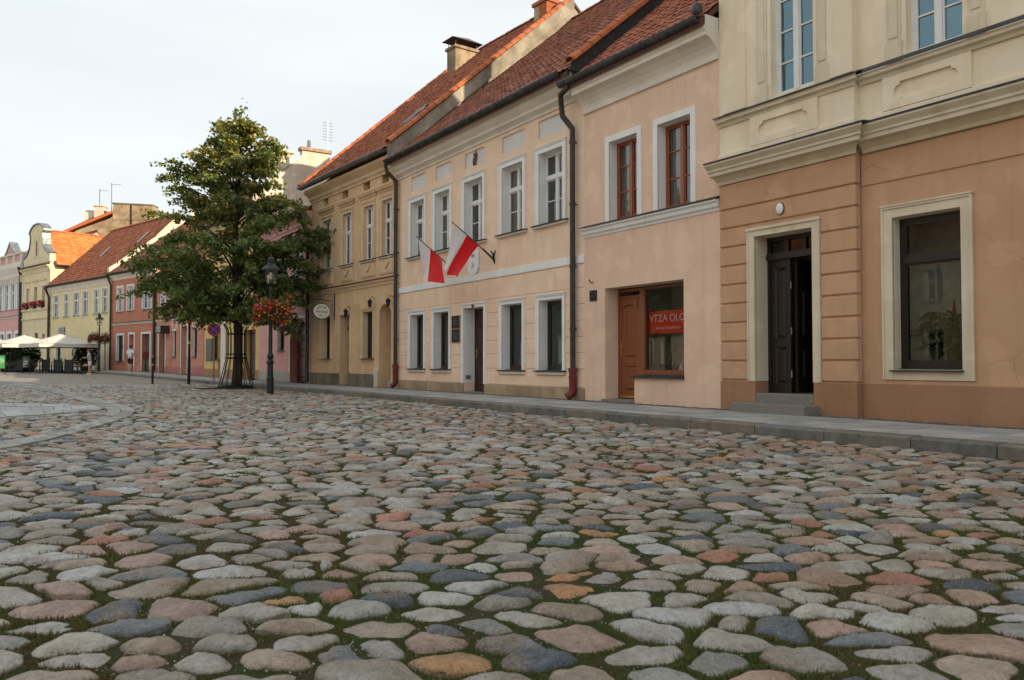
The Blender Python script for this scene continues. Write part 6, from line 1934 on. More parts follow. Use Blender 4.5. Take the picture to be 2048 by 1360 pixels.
# cream house with the curved gable, its ridge square to the street
f_ = FC['cream']
h = House("gabled_house", "cream house with curved baroque gable and bright orange roof", 'cream')
W_ = h.len
ec = f_.Z(70, 536)
ops = [R('cream', a_, b_, t_, q_) for a_, b_, t_, q_ in ((53, 58, 578, 618), (68.5, 74.5, 575, 617), (84.5, 90.5, 572, 616))]
zz = np.mean([r_[2] for r_ in ops]); zt2 = np.mean([r_[3] for r_ in ops])
for r_ in ops: r_[2], r_[3] = zz, zt2
dn_ = [R('cream', 52, 57, 670, 690), R('cream', 68, 75, 666, 735), R('cream', 84, 89, 668, 684)]
wall_front(h, M['cream'], -0.6, ec, [r_ + [0.22] for r_ in ops] + [r_ + [0.2] for r_ in dn_])
for r_ in ops:
    window(h, r_, 0.18, M['dk_frame'], M['glass'], 0.06, vb=[(0.5, 0.06)], panes=False, surround=(0.14, 0.03, M['cream']), sill=(M['flash'], 0.1, 0.0, 0.1))
    zh = r_[3] + 0.42
    h.part("hood", MB().prism([(0, zh), (-0.12, zh + 0.10), (-0.12, zh + 0.16), (0, zh + 0.2)], r_[0] - 0.35, r_[1] + 0.35), M['cream'])
for r_ in dn_: window(h, r_, 0.15, M['dk_frame'], M['shop_glass'], 0.06, panes=False)
zsc = f_.Z(70, 636)
cornice(h, "string_course", M['cream'], [(0, zsc - 0.2), (-0.1, zsc - 0.08), (-0.1, zsc), (0, zsc)], 0, W_)
cornice(h, "sill_course", M['cream'], [(0, zz - 0.3), (-0.12, zz - 0.15), (-0.12, zz - 0.04), (0, zz - 0.04)], 0, W_)
cornice(h, "cornice", M['cream'], [(0, ec - 0.45), (-0.06, ec - 0.45), (-0.12, ec - 0.2), (-0.3, ec - 0.08), (-0.3, ec), (0, ec)], -0.1, W_ + 0.1)
h.part("cornice_tiles", MB().prism([(-0.34, ec + 0.01), (-0.34, ec + 0.05), (0.0, ec + 0.28), (0.0, ec + 0.2)], -0.12, W_ + 0.12), M['deck'])
# baroque gable outline
c_ = W_ / 2
zt_g = f_.Z(72, 450)
g_h = zt_g - ec
half = [(W_ * 0.47, 0.0), (W_ * 0.47, 0.26 * g_h), (W_ * 0.40, 0.28 * g_h), (W_ * 0.31, 0.36 * g_h), (W_ * 0.25, 0.48 * g_h), (W_ * 0.225, 0.62 * g_h), (W_ * 0.22, 0.78 * g_h), (W_ * 0.26, 0.79 * g_h), (W_ * 0.26, 0.83 * g_h), (W_ * 0.20, 0.92 * g_h), (W_ * 0.11, 0.985 * g_h), (0.0, 1.0 * g_h)]
outl = [(c_ + x_, ec + z_) for x_, z_ in half] + [(c_ - x_, ec + z_) for x_, z_ in half[-2::-1]]
h.part("gable", MB().poly(outl, 0.0, 0.45), M['cream'])
cop = MB()
for sgn in (1, -1):
    for k in range(1, len(half) - 1):
        a_, b_ = half[k], half[k + 1]
        cop.add([(c_ + sgn * a_[0], -0.08, ec + a_[1] + 0.01), (c_ + sgn * b_[0], -0.08, ec + b_[1] + 0.01), (c_ + sgn * b_[0], 0.55, ec + b_[1] + 0.01), (c_ + sgn * a_[0], 0.55, ec + a_[1] + 0.01),
                 (c_ + sgn * a_[0] * 1.04, -0.08, ec + a_[1] + 0.12), (c_ + sgn * b_[0] * 1.04, -0.08, ec + b_[1] + 0.12), (c_ + sgn * b_[0] * 1.04, 0.55, ec + b_[1] + 0.12), (c_ + sgn * a_[0] * 1.04, 0.55, ec + a_[1] + 0.12)],
                [(0, 1, 5, 4), (1, 2, 6, 5), (2, 3, 7, 6), (3, 0, 4, 7), (4, 5, 6, 7)])
h.part("gable_coping", cop, M['zinc'])
h.part("gable_slit_window", MB().box(c_ - 0.14, c_ + 0.14, -0.012, 0.02, ec + 0.28 * g_h, ec + 0.62 * g_h), M['blk_frame'])
h.part("gable_moulding", MB().box(c_ - 0.5, c_ - 0.3, -0.05, 0.01, ec + 0.22 * g_h, ec + 0.74 * g_h).box(c_ + 0.3, c_ + 0.5, -0.05, 0.01, ec + 0.22 * g_h, ec + 0.74 * g_h), M['cream'])
for x_, nm in ((0.01, 0), (W_ - 0.01, 1)):
    h.part("side_wall", MB().quad((x_, 0.002, -0.6), (x_, 14, -0.6), (x_, 14, ec), (x_, 0.002, ec)), M['cream'])
zr = ec + 0.88 * g_h
dk = MB().add([(-0.25, 0.3, ec - 0.05), (c_, 0.3, zr), (W_ + 0.25, 0.3, ec - 0.05), (-0.25, 14, ec - 0.05), (c_, 14, zr), (W_ + 0.25, 14, ec - 0.05)], [(0, 1, 4, 3), (1, 2, 5, 4), (0, 2, 1), (3, 4, 5), (0, 3, 5, 2)])
rf = h.part("roof", dk, M['deck'])
ln_ = math.hypot(c_ + 0.25, zr - ec + 0.05)
roof_plane(h, rf, (W_ + 0.25, 0.45, ec - 0.03), (0, 1, 0), (-(c_ + 0.25) / ln_, 0, (zr - ec + 0.05) / ln_), 13.5, ln_, 'new', 0.26, 0.40, 0, 1.0, M['tile_clean'])
cap_tiles(h, rf, (c_, 0.4, zr + 0.02), (c_, 13.5, zr + 0.02), 0.15, 0.42, 'new', "ridge_tile")
h.part("gutter", MB().tube([(W_ + 0.32, 0.4, ec - 0.06), (W_ + 0.32, 13, ec - 0.06)], 0.1, 6), M['black'])
for k, r_ in enumerate(ops):
    fb = empty("window_flower_box", h.M @ Vector((r_[0] - 0.25, -0.15, r_[2] + 0.02)), f_.rz)
    tag(fb, ["leftmost", "middle", "rightmost"][k] + " red flower box on the sills of the gabled house", "flower box", "flower boxes on the gabled house")
    MB().box(0, 0.9, -0.1, 0.1, 0, 0.18).build("box", M['blk_frame'], fb)
    fl = MB(); 
    for t in range(70):
        p_ = Vector((random.uniform(-0.05, 0.95), random.uniform(-0.18, 0.15), random.uniform(0.12, 0.5))); d_ = Vector((random.uniform(-1, 1), random.uniform(-1, 1), random.uniform(-1, 1))).normalized() * 0.10; s_ = d_.orthogonal()
        fl.quad(p_ - d_, p_ - s_, p_ + d_, p_ + s_)
    fl.build("flowers", simple("sill_flower", (0.40, 0.08, 0.06), 0.7, var=0.5, scale=9), fb)
# pink house at the far left
f_ = FC['pinkfar']
e_ = f_.Z(20, 534)
L_ = f_.len
up_ = [[x_, x_ + 1.0, f_.Z(20, 620), f_.Z(20, 570)] for x_ in (f_.X(0, 600) - 0.3, f_.X(10.5, 600), f_.X(22.5, 600), f_.X(35.5, 600), f_.X(-14, 600))]
dn_ = [[x_, x_ + 0.95, 0.9, f_.Z(20, 668)] for x_ in (f_.X(3, 600), f_.X(17, 600), f_.X(33, 600))]
h, rf = simple_house("stuccoed_pink_house", "ornate pink house with white stucco and parapet at far left edge", 'pinkfar', M['pink'], e_, e_ + 3.6, 6.0, up_, dn_, [], (M['pink_dk'], 0.4), 'mid', string=f_.Z(20, 634), surround=(0.25, 0.06, M['white']), cornice_h=1.1, corn=M['offwhite'], over=-0.6)
x_ = 0.3
for k in range(40):
    if x_ > L_: break
    h.part("cornice_bracket", MB().box(x_, x_ + 0.18, -0.22, 0.0, e_ - 1.6, e_ - 1.02), M['offwhite']); x_ += 0.62
pa = MB().box(0, L_, -0.15, 0.3, e_ + 0.02, e_ + 0.25).box(0, L_, -0.18, 0.33, e_ + 0.95, e_ + 1.08)
h.part("parapet", pa, M['offwhite'])
h.part("parapet_back", MB().box(0, L_, 0.0, 0.25, e_ + 0.25, e_ + 0.95), M['pink'])
x_ = L_ - 0.45
while x_ > 0:
    h.part("parapet_post", MB().box(x_, x_ + 0.42, -0.12, 0.1, e_ + 0.25, e_ + 0.95), M['offwhite']); x_ -= 1.9
xg = f_.X(24, 500)
h.part("small_gable", MB().poly([(xg - 1.3, e_ + 1.05), (xg + 1.3, e_ + 1.05), (xg + 0.9, e_ + 1.25), (xg, e_ + 2.05), (xg - 0.9, e_ + 1.25)], -0.15, 0.4), M['pink'])
h.part("small_gable_coping", MB().poly([(xg + 1.4, e_ + 1.10), (xg + 0.95, e_ + 1.34), (xg, e_ + 2.2), (xg - 0.95, e_ + 1.34), (xg - 1.4, e_ + 1.10), (xg - 1.0, e_ + 1.14), (xg, e_ + 2.03), (xg + 1.0, e_ + 1.14)], -0.22, 0.45), M['zinc'])
downpipe(h, [(L_ - 0.2, -0.3, e_ - 0.3), (L_ - 0.15, -0.14, e_ - 1.0), (L_ - 0.15, -0.14, 0.05)], 0.12, M['pipe'])
# bare stone gable standing behind the row
base = on_ground(230, 742)
Yb = 92.0
def bk(px, py): 
    d_ = ray(px, py); k_ = Yb / d_[1]
    return (d_[0] * k_, float(d_[2] * k_ + CAM_H))
g = empty("bare_gable_house", (bk(240, 700)[0], Yb, 0.2)); x0_, z0_ = bk(240, 700)[0], 0.2
tag(g, "house behind the row with bare stone gable and broad brick chimneys", "house")
def loc(seq): return [(bk(a_, b_)[0] - x0_, bk(a_, b_)[1] - z0_) for a_, b_ in seq]
MB().poly(loc([(140, 700), (400, 700), (400, 500), (310, 440), (306, 434), (226, 431), (222, 436), (150, 462), (140, 520)]), 0.0, 9.0).build("gable_wall", M['bare'], g)
MB().poly(loc([(226, 440), (306, 440), (305, 411), (226, 407)]), -0.05, 1.4).build("chimney", M['bare'], g)
MB().poly(loc([(225, 407.5), (306, 411.5), (306, 409), (225, 405)]), -0.12, 1.5).build("chimney_coping", M['A_plinth'], g)
MB().poly(loc([(261.5, 455), (264, 455), (264, 410), (261.5, 410)]), -0.12, 0.0).build("downpipe", M['black'], g)
MB().poly(loc([(133, 465), (226, 427), (226, 421), (150, 452), (120, 465)]), -0.15, 1.0).build("verge", M['tile_flat'] if 'tile_flat' in M else simple("orange_verge", (0.50, 0.15, 0.05), 0.8), g)
MB().poly(loc([(120, 465), (226, 421), (200, 421), (118, 458)]), 1.0, 6.0).build("roof", M['deck'], g)
MB().poly(loc([(157.5, 445), (182, 437), (182, 417), (157.5, 416)]), 1.2, 2.2).build("chimney", M['oldwall'], g)
MB().poly(loc([(183, 440), (200, 432), (200, 410), (183, 410)]), 0.6, 1.8).build("chimney", M['oldwall'], g)
MB().poly(loc([(181.5, 410.5), (201.5, 410.5), (201.5, 408), (181.5, 408)]), 0.5, 1.9).build("chimney_coping", M['oldwall'], g)
aer = MB()
for a_, b_, c2_ in ((190.5, 408, 374), (214.5, 428, 362)):
    p0, p1 = loc([(a_, b_)])[0], loc([(a_, c2_)])[0]
    aer.tube([(p0[0], 1.0, p0[1]), (p1[0], 1.0, p1[1])], 0.05, 5)
    aer.tube([(p1[0], 1.0, p1[1] - 0.2), (p1[0] + 1.1, 1.0, p1[1] - 0.22)], 0.025, 4)
aer.build("aerial", M['zinc'], g)

# ================================================================ tree
def leaf_mat(name, trans=0.35):
    m, n, l, p = new_mat(name)
    at = n.new("ShaderNodeAttribute"); at.attribute_name = "tint"
    l.new(at.outputs[0], p.inputs["Base Color"])
    p.inputs["Roughness"].default_value = 0.45
    p.inputs["Specular IOR Level"].default_value = 0.5
    tl = n.new("ShaderNodeBsdfTranslucent")
    l.new(mixrgb(n, l, 1.0, at.outputs[0], (1.3, 1.25, 0.5), 'MULTIPLY'), tl.inputs[0])
    mx = n.new("ShaderNodeMixShader"); mx.inputs[0].default_value = trans
    l.new(p.outputs[0], mx.inputs[1]); l.new(tl.outputs[0], mx.inputs[2])
    l.new(mx.outputs[0], n["Material Output"].inputs[0])
    return m
M['leaf'] = leaf_mat("linden_leaf")
M['bark'] = simple("dark_bark", (0.045, 0.036, 0.028), 0.95, 0, 0.4, 18, 0.8)
def leaves(C, size, cols, r, droop=0.5):
    """one folded diamond per leaf: centres C -> vertices, quads, colours"""
    K = len(C)
    d = r.normal(0, 1, (K, 3)); d[:, 2] = d[:, 2] * 0.5 - droop
    d /= np.linalg.norm(d, axis=1)[:, None]
    u = np.cross(d, r.normal(0, 1, (K, 3))); u /= np.linalg.norm(u, axis=1)[:, None]
    s = size * r.uniform(0.7, 1.25, (K, 1))
    V = np.stack([C - d * s * 0.6, C + u * s * 0.42, C + d * s * 0.62, C - u * s * 0.42], 1)
    return V.reshape(-1, 3), np.arange(K * 4).reshape(-1, 4), np.repeat(cols, 4, 0)
tr = np.random.default_rng(21)
TZ = float(TREE[1])
ppm = F / TZ
def tz_(py): return CAM_H + (725 - py) / F * TZ
def tx_(px): return (px - 472) / ppm
# outline read off the photograph: height -> reach to the left and to the right
prof_z = np.array([tz_(v) for v in (645, 625, 600, 560, 520, 480, 440, 415, 395, 370, 340, 318, 290, 265, 240, 222)])
prof_l = np.array([-tx_(v) for v in (395, 350, 318, 268, 285, 278, 318, 338, 340, 338, 338, 350, 402, 415, 440, 462)])
prof_r = np.array([tx_(v) for v in (590, 612, 622, 628, 634, 655, 650, 622, 602, 575, 556, 550, 550, 532, 508, 488)])
tree = empty("linden_tree", (float(TREE[0]), TZ, 0.0))
tag(tree, "green linden tree with broad layered crown standing inside an iron guard", "tree")
trk = []
for k in range(15):
    z = k * 0.66
    trk.append((0.06 * math.sin(z * 0.9), 0.05 * math.cos(z * 0.7), z - 0.05))
rad_ = [0.205, 0.18, 0.168, 0.16, 0.15, 0.14, 0.13, 0.118, 0.104, 0.09, 0.075, 0.06, 0.045, 0.03, 0.015]
MB().tube(trk, rad_, 10).build("trunk", M['bark'], tree, smooth=True)
limbs = MB(); C_, col_ = [], []
green = np.array([(0.085, 0.135, 0.038), (0.11, 0.165, 0.046), (0.15, 0.20, 0.055), (0.065, 0.11, 0.036), (0.20, 0.23, 0.065)])
sun_gold = np.array([(0.27, 0.22, 0.04), (0.20, 0.19, 0.04), (0.34, 0.26, 0.045)])  # sunlight on the crown, put into the leaf colour
NL = 104
lobes = [(338, 326), (344, 360), (350, 395), (336, 345), (372, 340), (546, 270), (540, 300), (548, 290), (420, 268), (285, 475), (290, 520), (268, 562), (275, 555), (652, 472), (645, 445), (632, 520), (628, 555), (320, 600), (606, 400)]
for i in range(NL + len(lobes)):
    f = (min(i, NL - 1) + 0.5) / NL
    z_tip = prof_z[0] + 0.15 + (prof_z[-1] - prof_z[0] - 0.35) * f ** 1.10
    az = i * 2.39996 + tr.normal(0, 0.25)
    c, s = math.cos(az), math.sin(az)
    rl, rr = np.interp(z_tip, prof_z, prof_l), np.interp(z_tip, prof_z, prof_r)
    side = rr if c > 0 else rl
    mean = 0.5 * (rl + rr)
    reach = (abs(c) * side + (1 - abs(c)) * mean) * tr.uniform(0.55, 1.0) * (1.0 if z_tip < 6.3 else 0.86)
    tip = np.array([c * reach, s * reach, z_tip + tr.normal(0, 0.22)])
    if i >= NL:                                                        # limbs that make the lobes of the outline
        lp = lobes[i - NL]
        tip = np.array([tx_(lp[0]) * 0.93, tr.uniform(-0.5, 0.5), tz_(lp[1])])
        z_tip = tip[2]; reach = float(np.hypot(tip[0], tip[1])); c, s = tip[0] / reach, tip[1] / reach
    z0 = max(2.3, z_tip - reach * tr.uniform(0.35, 0.9))
    st_ = np.array([0.06 * math.sin(z0 * 0.9), 0.05 * math.cos(z0 * 0.7), z0])
    N_ = 6
    path_ = [st_ + (tip - st_) * t + np.array([0, 0, 0.32 * reach * 0.35 * math.sin(math.pi * min(1, t * 1.05)) - (0.10 * reach if t > 0.9 else 0)]) for t in np.linspace(0, 1, N_)]
    limbs.tube([tuple(p_) for p_ in path_], [0.045 * (1 - 0.8 * t) * (0.6 + 0.14 * reach) for t in np.linspace(0, 1, N_)], 5)
    # side twigs along the limb, each hung with leaves
    out = np.array([c, s, 0.0]); sd = np.array([-s, c, 0.0])
    n_tw = int(6 + reach * 4.2)
    gilded = tr.random() < 0.4
    for k in range(n_tw):
        t = 0.22 + 0.80 * (k + tr.random()) / n_tw
        b_ = np.array([np.interp(t, np.linspace(0, 1, N_), [p_[q] for p_ in path_]) for q in range(3)])
        d_ = out * tr.uniform(0.35, 1.0) + sd * tr.uniform(-1.0, 1.0) + np.array([0, 0, tr.uniform(-0.25, 0.42)])
        d_ /= np.linalg.norm(d_)
        ln_ = tr.uniform(0.40, 0.85) * (0.55 + 0.15 * reach)
        K = int(tr.integers(22, 40))
        v = tr.random(K) ** 0.75
        pts_ = b_ + d_ * (ln_ * v)[:, None] + tr.normal(0, 1, (K, 3)) * np.array([0.085, 0.085, 0.05])
        pts_[:, 2] -= 0.22 * ln_ * v ** 2 + np.abs(tr.normal(0, 0.06, K))
        C_.append(pts_)
        limbs.tube([tuple(b_), tuple(b_ + d_ * ln_ * 0.5), tuple(b_ + d_ * ln_ - np.array([0, 0, 0.2 * ln_]))], [0.010, 0.007, 0.003], 3)
        base = green[tr.integers(0, len(green), K)] * tr.uniform(0.8, 1.25, (K, 1))
        gf = np.clip((z_tip - 5.6) / 4.0, 0, 0.30)                         # low sun's gold painted into some upper leaves
        sel = tr.random(K) < gf * (1.7 if gilded else 0.35)
        base[sel] = sun_gold[tr.integers(0, 3, int(sel.sum()))]
        col_.append(base)
for k in range(30):                                                    # leader at the top and inner fill
    z = tr.uniform(7.6, prof_z[-1] + 0.05)
    rr_ = 0.5 * (np.interp(z, prof_z, prof_l) + np.interp(z, prof_z, prof_r)) * 0.36
    K = 34
    a_ = tr.uniform(0, 6.28)
    ctr = np.array([0.5 * (np.interp(z, prof_z, prof_r) - np.interp(z, prof_z, prof_l)) + math.cos(a_) * rr_ * tr.random(), math.sin(a_) * rr_ * tr.random(), z])
    C_.append(ctr + tr.normal(0, 1, (K, 3)) * np.array([0.17, 0.17, 0.16]))
    base = green[tr.integers(0, len(green), K)]; sel = tr.random(K) < 0.22; base[sel] = sun_gold[tr.integers(0, 3, int(sel.sum()))]
    col_.append(base)
limbs.build("limbs", M['bark'], tree, smooth=True)
C_, col_ = np.concatenate(C_), np.concatenate(col_)
V, q, cl = leaves(C_, 0.115, col_, tr, 0.6)
np_mesh("crown", V, quads=q, mat=M['leaf'], parent=tree, col=cl, smooth=False)
print("leaves", len(C_), "stones", NS)
# more trees across the square: seen mirrored in the windows
for k, (x_, y_, rz_, sc_, lb) in enumerate(((-24.0, 21.5, 1.2, 1.0, "linden tree on the open square, mirrored in the flag house windows"), (-34.0, 33.0, 2.7, 1.08, "farther linden tree on the open square, seen only as a reflection"))):
    t2 = copy_tree(tree); t2.location = (x_, y_, 0); t2.rotation_euler = (0, 0, rz_); t2.scale = (sc_,) * 3
    tag(t2, lb, "tree")
# iron guard
gd = empty("tree_guard", (float(TREE[0]), TZ, 0.0)); tag(gd, "black iron tree guard of flared bars around the linden trunk", "tree guard")
NBAR = 16
for k in range(NBAR):
    a_ = 2 * math.pi * (k + 0.5) / NBAR
    pr = [(0.62, 0.05), (0.50, 0.45), (0.36, 1.05), (0.34, 1.20), (0.335, 2.0), (0.36, 2.12), (0.43, 2.24)]
    MB().tube([(r_ * math.cos(a_), r_ * math.sin(a_), z_) for r_, z_ in pr], 0.014, 5).build("bar", M['black'], gd)
def ring(r_, z_, t_): return MB().tube([(r_ * math.cos(2 * math.pi * k / 24), r_ * math.sin(2 * math.pi * k / 24), z_) for k in range(25)], t_, 5)
for r_, z_, t_ in ((0.36, 1.08, 0.03), (0.345, 1.22, 0.022), (0.335, 1.95, 0.022), (0.62, 0.06, 0.035)): ring(r_, z_, t_).build("hoop", M['black'], gd)
pit = empty("tree_pit", (float(TREE[0]), TZ, -0.02)); tag(pit, "low round mound of bare earth and moss under the tree guard", "tree bed")
MB().lathe([(1.55, -0.03), (1.2, 0.01), (0.7, 0.05), (0.2, 0.06)], 32).build("earth", gm, pit, smooth=True)

# ================================================================ street lamps and flower baskets
def street_lamp(loc_, label):
    r_ = empty("street_lamp", loc_); tag(r_, label, "street lamp", "cast iron street lamps")
    MB().lathe([(0.10, -0.06), (0.105, 0.0), (0.10, 0.42), (0.108, 0.44), (0.108, 0.47), (0.088, 0.50), (0.082, 0.86), (0.09, 0.89), (0.118, 0.91), (0.118, 0.94), (0.08, 0.98), (0.062, 1.02)], 18).build("base", M['lamp_iron'], r_, smooth=False)
    MB().lathe([(0.060, 1.0), (0.090, 1.05), (0.098, 1.10), (0.085, 1.16), (0.060, 1.20), (0.058, 1.6), (0.062, 1.62), (0.056, 1.65), (0.052, 2.6), (0.045, 3.0), (0.06, 3.05), (0.04, 3.10), (0.034, 3.20)], 14).build("column", M['lamp_iron'], r_, smooth=True)
    ln = empty("lantern", (0, 0, 3.2)); ln.parent = r_
    MB().lathe([(0.05, 0.0), (0.125, 0.02), (0.125, 0.045)], 6).build("tray", M['lamp_iron'], ln)
    fr_ = MB()
    for k in range(6):
        a_ = k * math.pi / 3
        fr_.tube([(0.12 * math.cos(a_), 0.12 * math.sin(a_), 0.04), (0.205 * math.cos(a_), 0.205 * math.sin(a_), 0.44)], 0.011, 5)
    fr_.build("frame", M['lamp_iron'], ln)
    for k in range(6):
        a_, b_ = k * math.pi / 3, (k + 1) * math.pi / 3
        MB().quad((0.118 * math.cos(a_), 0.118 * math.sin(a_), 0.05), (0.118 * math.cos(b_), 0.118 * math.sin(b_), 0.05), (0.2 * math.cos(b_), 0.2 * math.sin(b_), 0.43), (0.2 * math.cos(a_), 0.2 * math.sin(a_), 0.43)).build("pane", M['lamp_glass'], ln)
    MB().lathe([(0.285, 0.43), (0.275, 0.46), (0.17, 0.56), (0.11, 0.60), (0.09, 0.64), (0.10, 0.66), (0.10, 0.72), (0.115, 0.74), (0.07, 0.79), (0.03, 0.83), (0.035, 0.86), (0.01, 0.90)], 14).build("hood", M['lamp_iron'], ln)
    MB().lathe([(0.035, 0.14), (0.075, 0.17), (0.085, 0.26), (0.05, 0.36)], 10).build("lamp_glass", simple("opal_bulb", (0.85, 0.85, 0.8), 0.3, var=0.03), ln, smooth=True)
    return r_
M['lamp_glass'] = glass("lantern_glass", 1.5, (0.9, 0.92, 0.9), 0.01)
street_lamp((float(LAMP[0]), float(LAMP[1]), 0.0), "black cast iron street lamp with lantern, beside the guarded tree")
L2 = on_ground(198, 746.5)
L2[0] *= 54 / L2[1] * 1.0; L2[1] = 54.0
street_lamp((float((198 - 1024) / F * 54), 54.0, float(rise(54)) ), "smaller looking distant street lamp by the cafe parasols")
def basket(loc_, label, wid_, cols, seed):
    r_ = empty("flower_basket", loc_); tag(r_, label, "flower basket", "flower baskets on the lamps")
    q_ = np.random.default_rng(seed)
    MB().lathe([(0.12, -0.22), (0.30, -0.16), (0.40, 0.0), (0.38, 0.02), (0.08, 0.02)], 16).build("basket", M['black'], r_)
    K = 2600
    a_ = q_.uniform(0, 6.283, K); e_ = q_.random(K) ** 0.5
    rad__ = wid_ * (0.35 + 0.65 * e_)
    P_ = np.stack([rad__ * np.cos(a_), rad__ * np.sin(a_), q_.normal(0.06, 0.13, K) - 0.16 * e_ ** 3 + 0.06 * np.sin(3 * a_)], 1)
    gcols = np.array([(0.06, 0.11, 0.02), (0.09, 0.14, 0.03), (0.04, 0.08, 0.02), (0.13, 0.16, 0.03)])[q_.integers(0, 4, K)]
    V, q, cl = leaves(P_, 0.06, gcols, q_, 0.1)
    np_mesh("foliage", V, quads=q, mat=M['leaf'], parent=r_, col=cl, smooth=False)
    K = 620
    a_ = q_.uniform(0, 6.283, K); e_ = q_.random(K) ** 0.16
    P_ = np.stack([wid_ * 1.02 * e_ * np.cos(a_), wid_ * 1.02 * e_ * np.sin(a_), q_.normal(0.05, 0.15, K) - 0.10 * e_ ** 3 + 0.07 * np.sin(3 * a_)], 1)
    fc_ = np.array(cols)[q_.integers(0, len(cols), K)]
    V, q, cl = leaves(P_, 0.082, fc_, q_, 0.0)
    np_mesh("flowers", V, quads=q, mat=M['leaf'], parent=r_, col=cl, smooth=False)
zb_ = CAM_H + (725 - 622) / F * float(LAMP[1])
basket((float(LAMP[0]) + 0.04, float(LAMP[1]), zb_), "round basket of red and pink flowers on the near street lamp", 0.52, [(0.78, 0.03, 0.05), (0.78, 0.03, 0.05), (0.80, 0.05, 0.22), (0.65, 0.02, 0.02), (0.8, 0.14, 0.32), (0.8, 0.45, 0.05)], 5)
basket((float((197 - 1024) / F * 54), 54.0, CAM_H + (725 - 676) / F * 54), "basket of dark red flowers on the distant lamp by the cafe", 0.66, [(0.35, 0.02, 0.03), (0.42, 0.03, 0.04), (0.3, 0.02, 0.02), (0.6, 0.2, 0.2)], 6)

# ================================================================ sign, posts
G = on_ground(427, 763, PAVE)
sg = empty("no_stopping_sign", (float(G[0]), float(G[1]), PAVE), math.radians(8)); tag(sg, "round blue no stopping sign with red rim and cross on grey post", "road sign")
zs_ = CAM_H + (725 - 659) / F * float(G[1]) - PAVE
MB().tube([(0, 0.03, -0.1), (0, 0.03, zs_ + 0.25)], 0.03, 8).build("post", M['zinc'], sg)
def disc(r0, r1, y_, nm, mt, par):
    d = MB(); n_ = 32
    for k in range(n_):
        a_, b_ = 2 * math.pi * k / n_, 2 * math.pi * (k + 1) / n_
        d.quad((r0 * math.cos(a_), y_, zs_ + r0 * math.sin(a_)), (r0 * math.cos(b_), y_, zs_ + r0 * math.sin(b_)), (r1 * math.cos(b_), y_, zs_ + r1 * math.sin(b_)), (r1 * math.cos(a_), y_, zs_ + r1 * math.sin(a_)))
    return d.build(nm, mt, par)
blue = simple("blue_sign_film", (0.02, 0.07, 0.36), 0.4, var=0.05); redf = simple("red_sign_film", (0.60, 0.03, 0.03), 0.4, var=0.05)
bkp = MB().lathe([(0.275, 0.0), (0.275, 0.012)], 32); o_ = bkp.build("plate", M['zinc'], sg); o_.matrix_local = Matrix.Translation((0, 0.0, zs_)) @ Matrix.Rotation(math.pi / 2, 4, 'X')
disc(0.0, 0.215, -0.016, "blue_field", blue, sg); disc(0.215, 0.272, -0.017, "red_rim", redf, sg)
cr = MB()
for s_ in (1, -1):
    c45 = math.sqrt(0.5); w_ = 0.022; L_ = 0.216
    d_ = Vector((c45, 0, s_ * c45)); p_ = Vector((-s_ * c45, 0, c45)) * w_
    o0 = Vector((0, -0.018 - 0.001 * (s_ + 1), zs_))
    cr.quad(o0 - d_ * L_ - p_, o0 + d_ * L_ - p_, o0 + d_ * L_ + p_, o0 - d_ * L_ + p_)
cr.build("red_cross", redf, sg)
P1 = on_ground(305, 767.5)
bo = empty("bollard", (float(P1[0]), float(P1[1]), 0.0)); tag(bo, "slim black bollard with silver cap in front of the terracotta house", "bollard")
MB().lathe([(0.05, -0.05), (0.05, 0.55), (0.058, 0.57), (0.058, 0.62), (0.045, 0.66), (0.045, 1.05), (0.055, 1.07), (0.055, 1.12)], 12).build("shaft", M['black'], bo)
MB().ball((0, 0, 1.17), 0.05, 0.05, 0.06, 10, 8).build("cap", M['zinc'], bo, smooth=True)
MB().lathe([(0.047, 0.80), (0.047, 0.86)], 12).build("reflector_band", simple("yellow_reflector", (0.6, 0.5, 0.06), 0.5), bo)
P2_ = on_ground(377.5, 768)
po = empty("sign_post", (float(P2_[0]), float(P2_[1]), 0.0)); tag(po, "tall black post left of the tree with small lime sticker", "post")
MB().lathe([(0.065, -0.05), (0.065, 1.1), (0.072, 1.13), (0.05, 1.18), (0.05, 2.75)], 12).build("shaft", M['black'], po)
MB().lathe([(0.052, 1.72), (0.052, 1.82)], 12).build("sticker", simple("lime_sticker", (0.45, 0.6, 0.05), 0.5), po)
o_ = MB().lathe([(0.28, 0.0), (0.28, 0.02)], 24).build("sign_plate", redf, po); o_.matrix_local = Matrix.Translation((0, 0, 2.78)) @ Matrix.Rotation(math.pi / 2, 4, 'Y')
P3 = FC['orange'].world(314.5, 744)
ub = empty("red_post_box", (float(P3[0]) - 0.5, float(P3[1]) - 0.6, FC['orange'].base)); tag(ub, "small red box on a stand beside the dark downpipe", "box")
MB().box(-0.14, 0.14, -0.12, 0.12, 0.8, 1.3).build("box", M['pipe_red'], ub, bevel=0.02)
MB().tube([(0, 0, 0), (0, 0, 0.8)], 0.04, 8).build("stand", M['black'], ub)

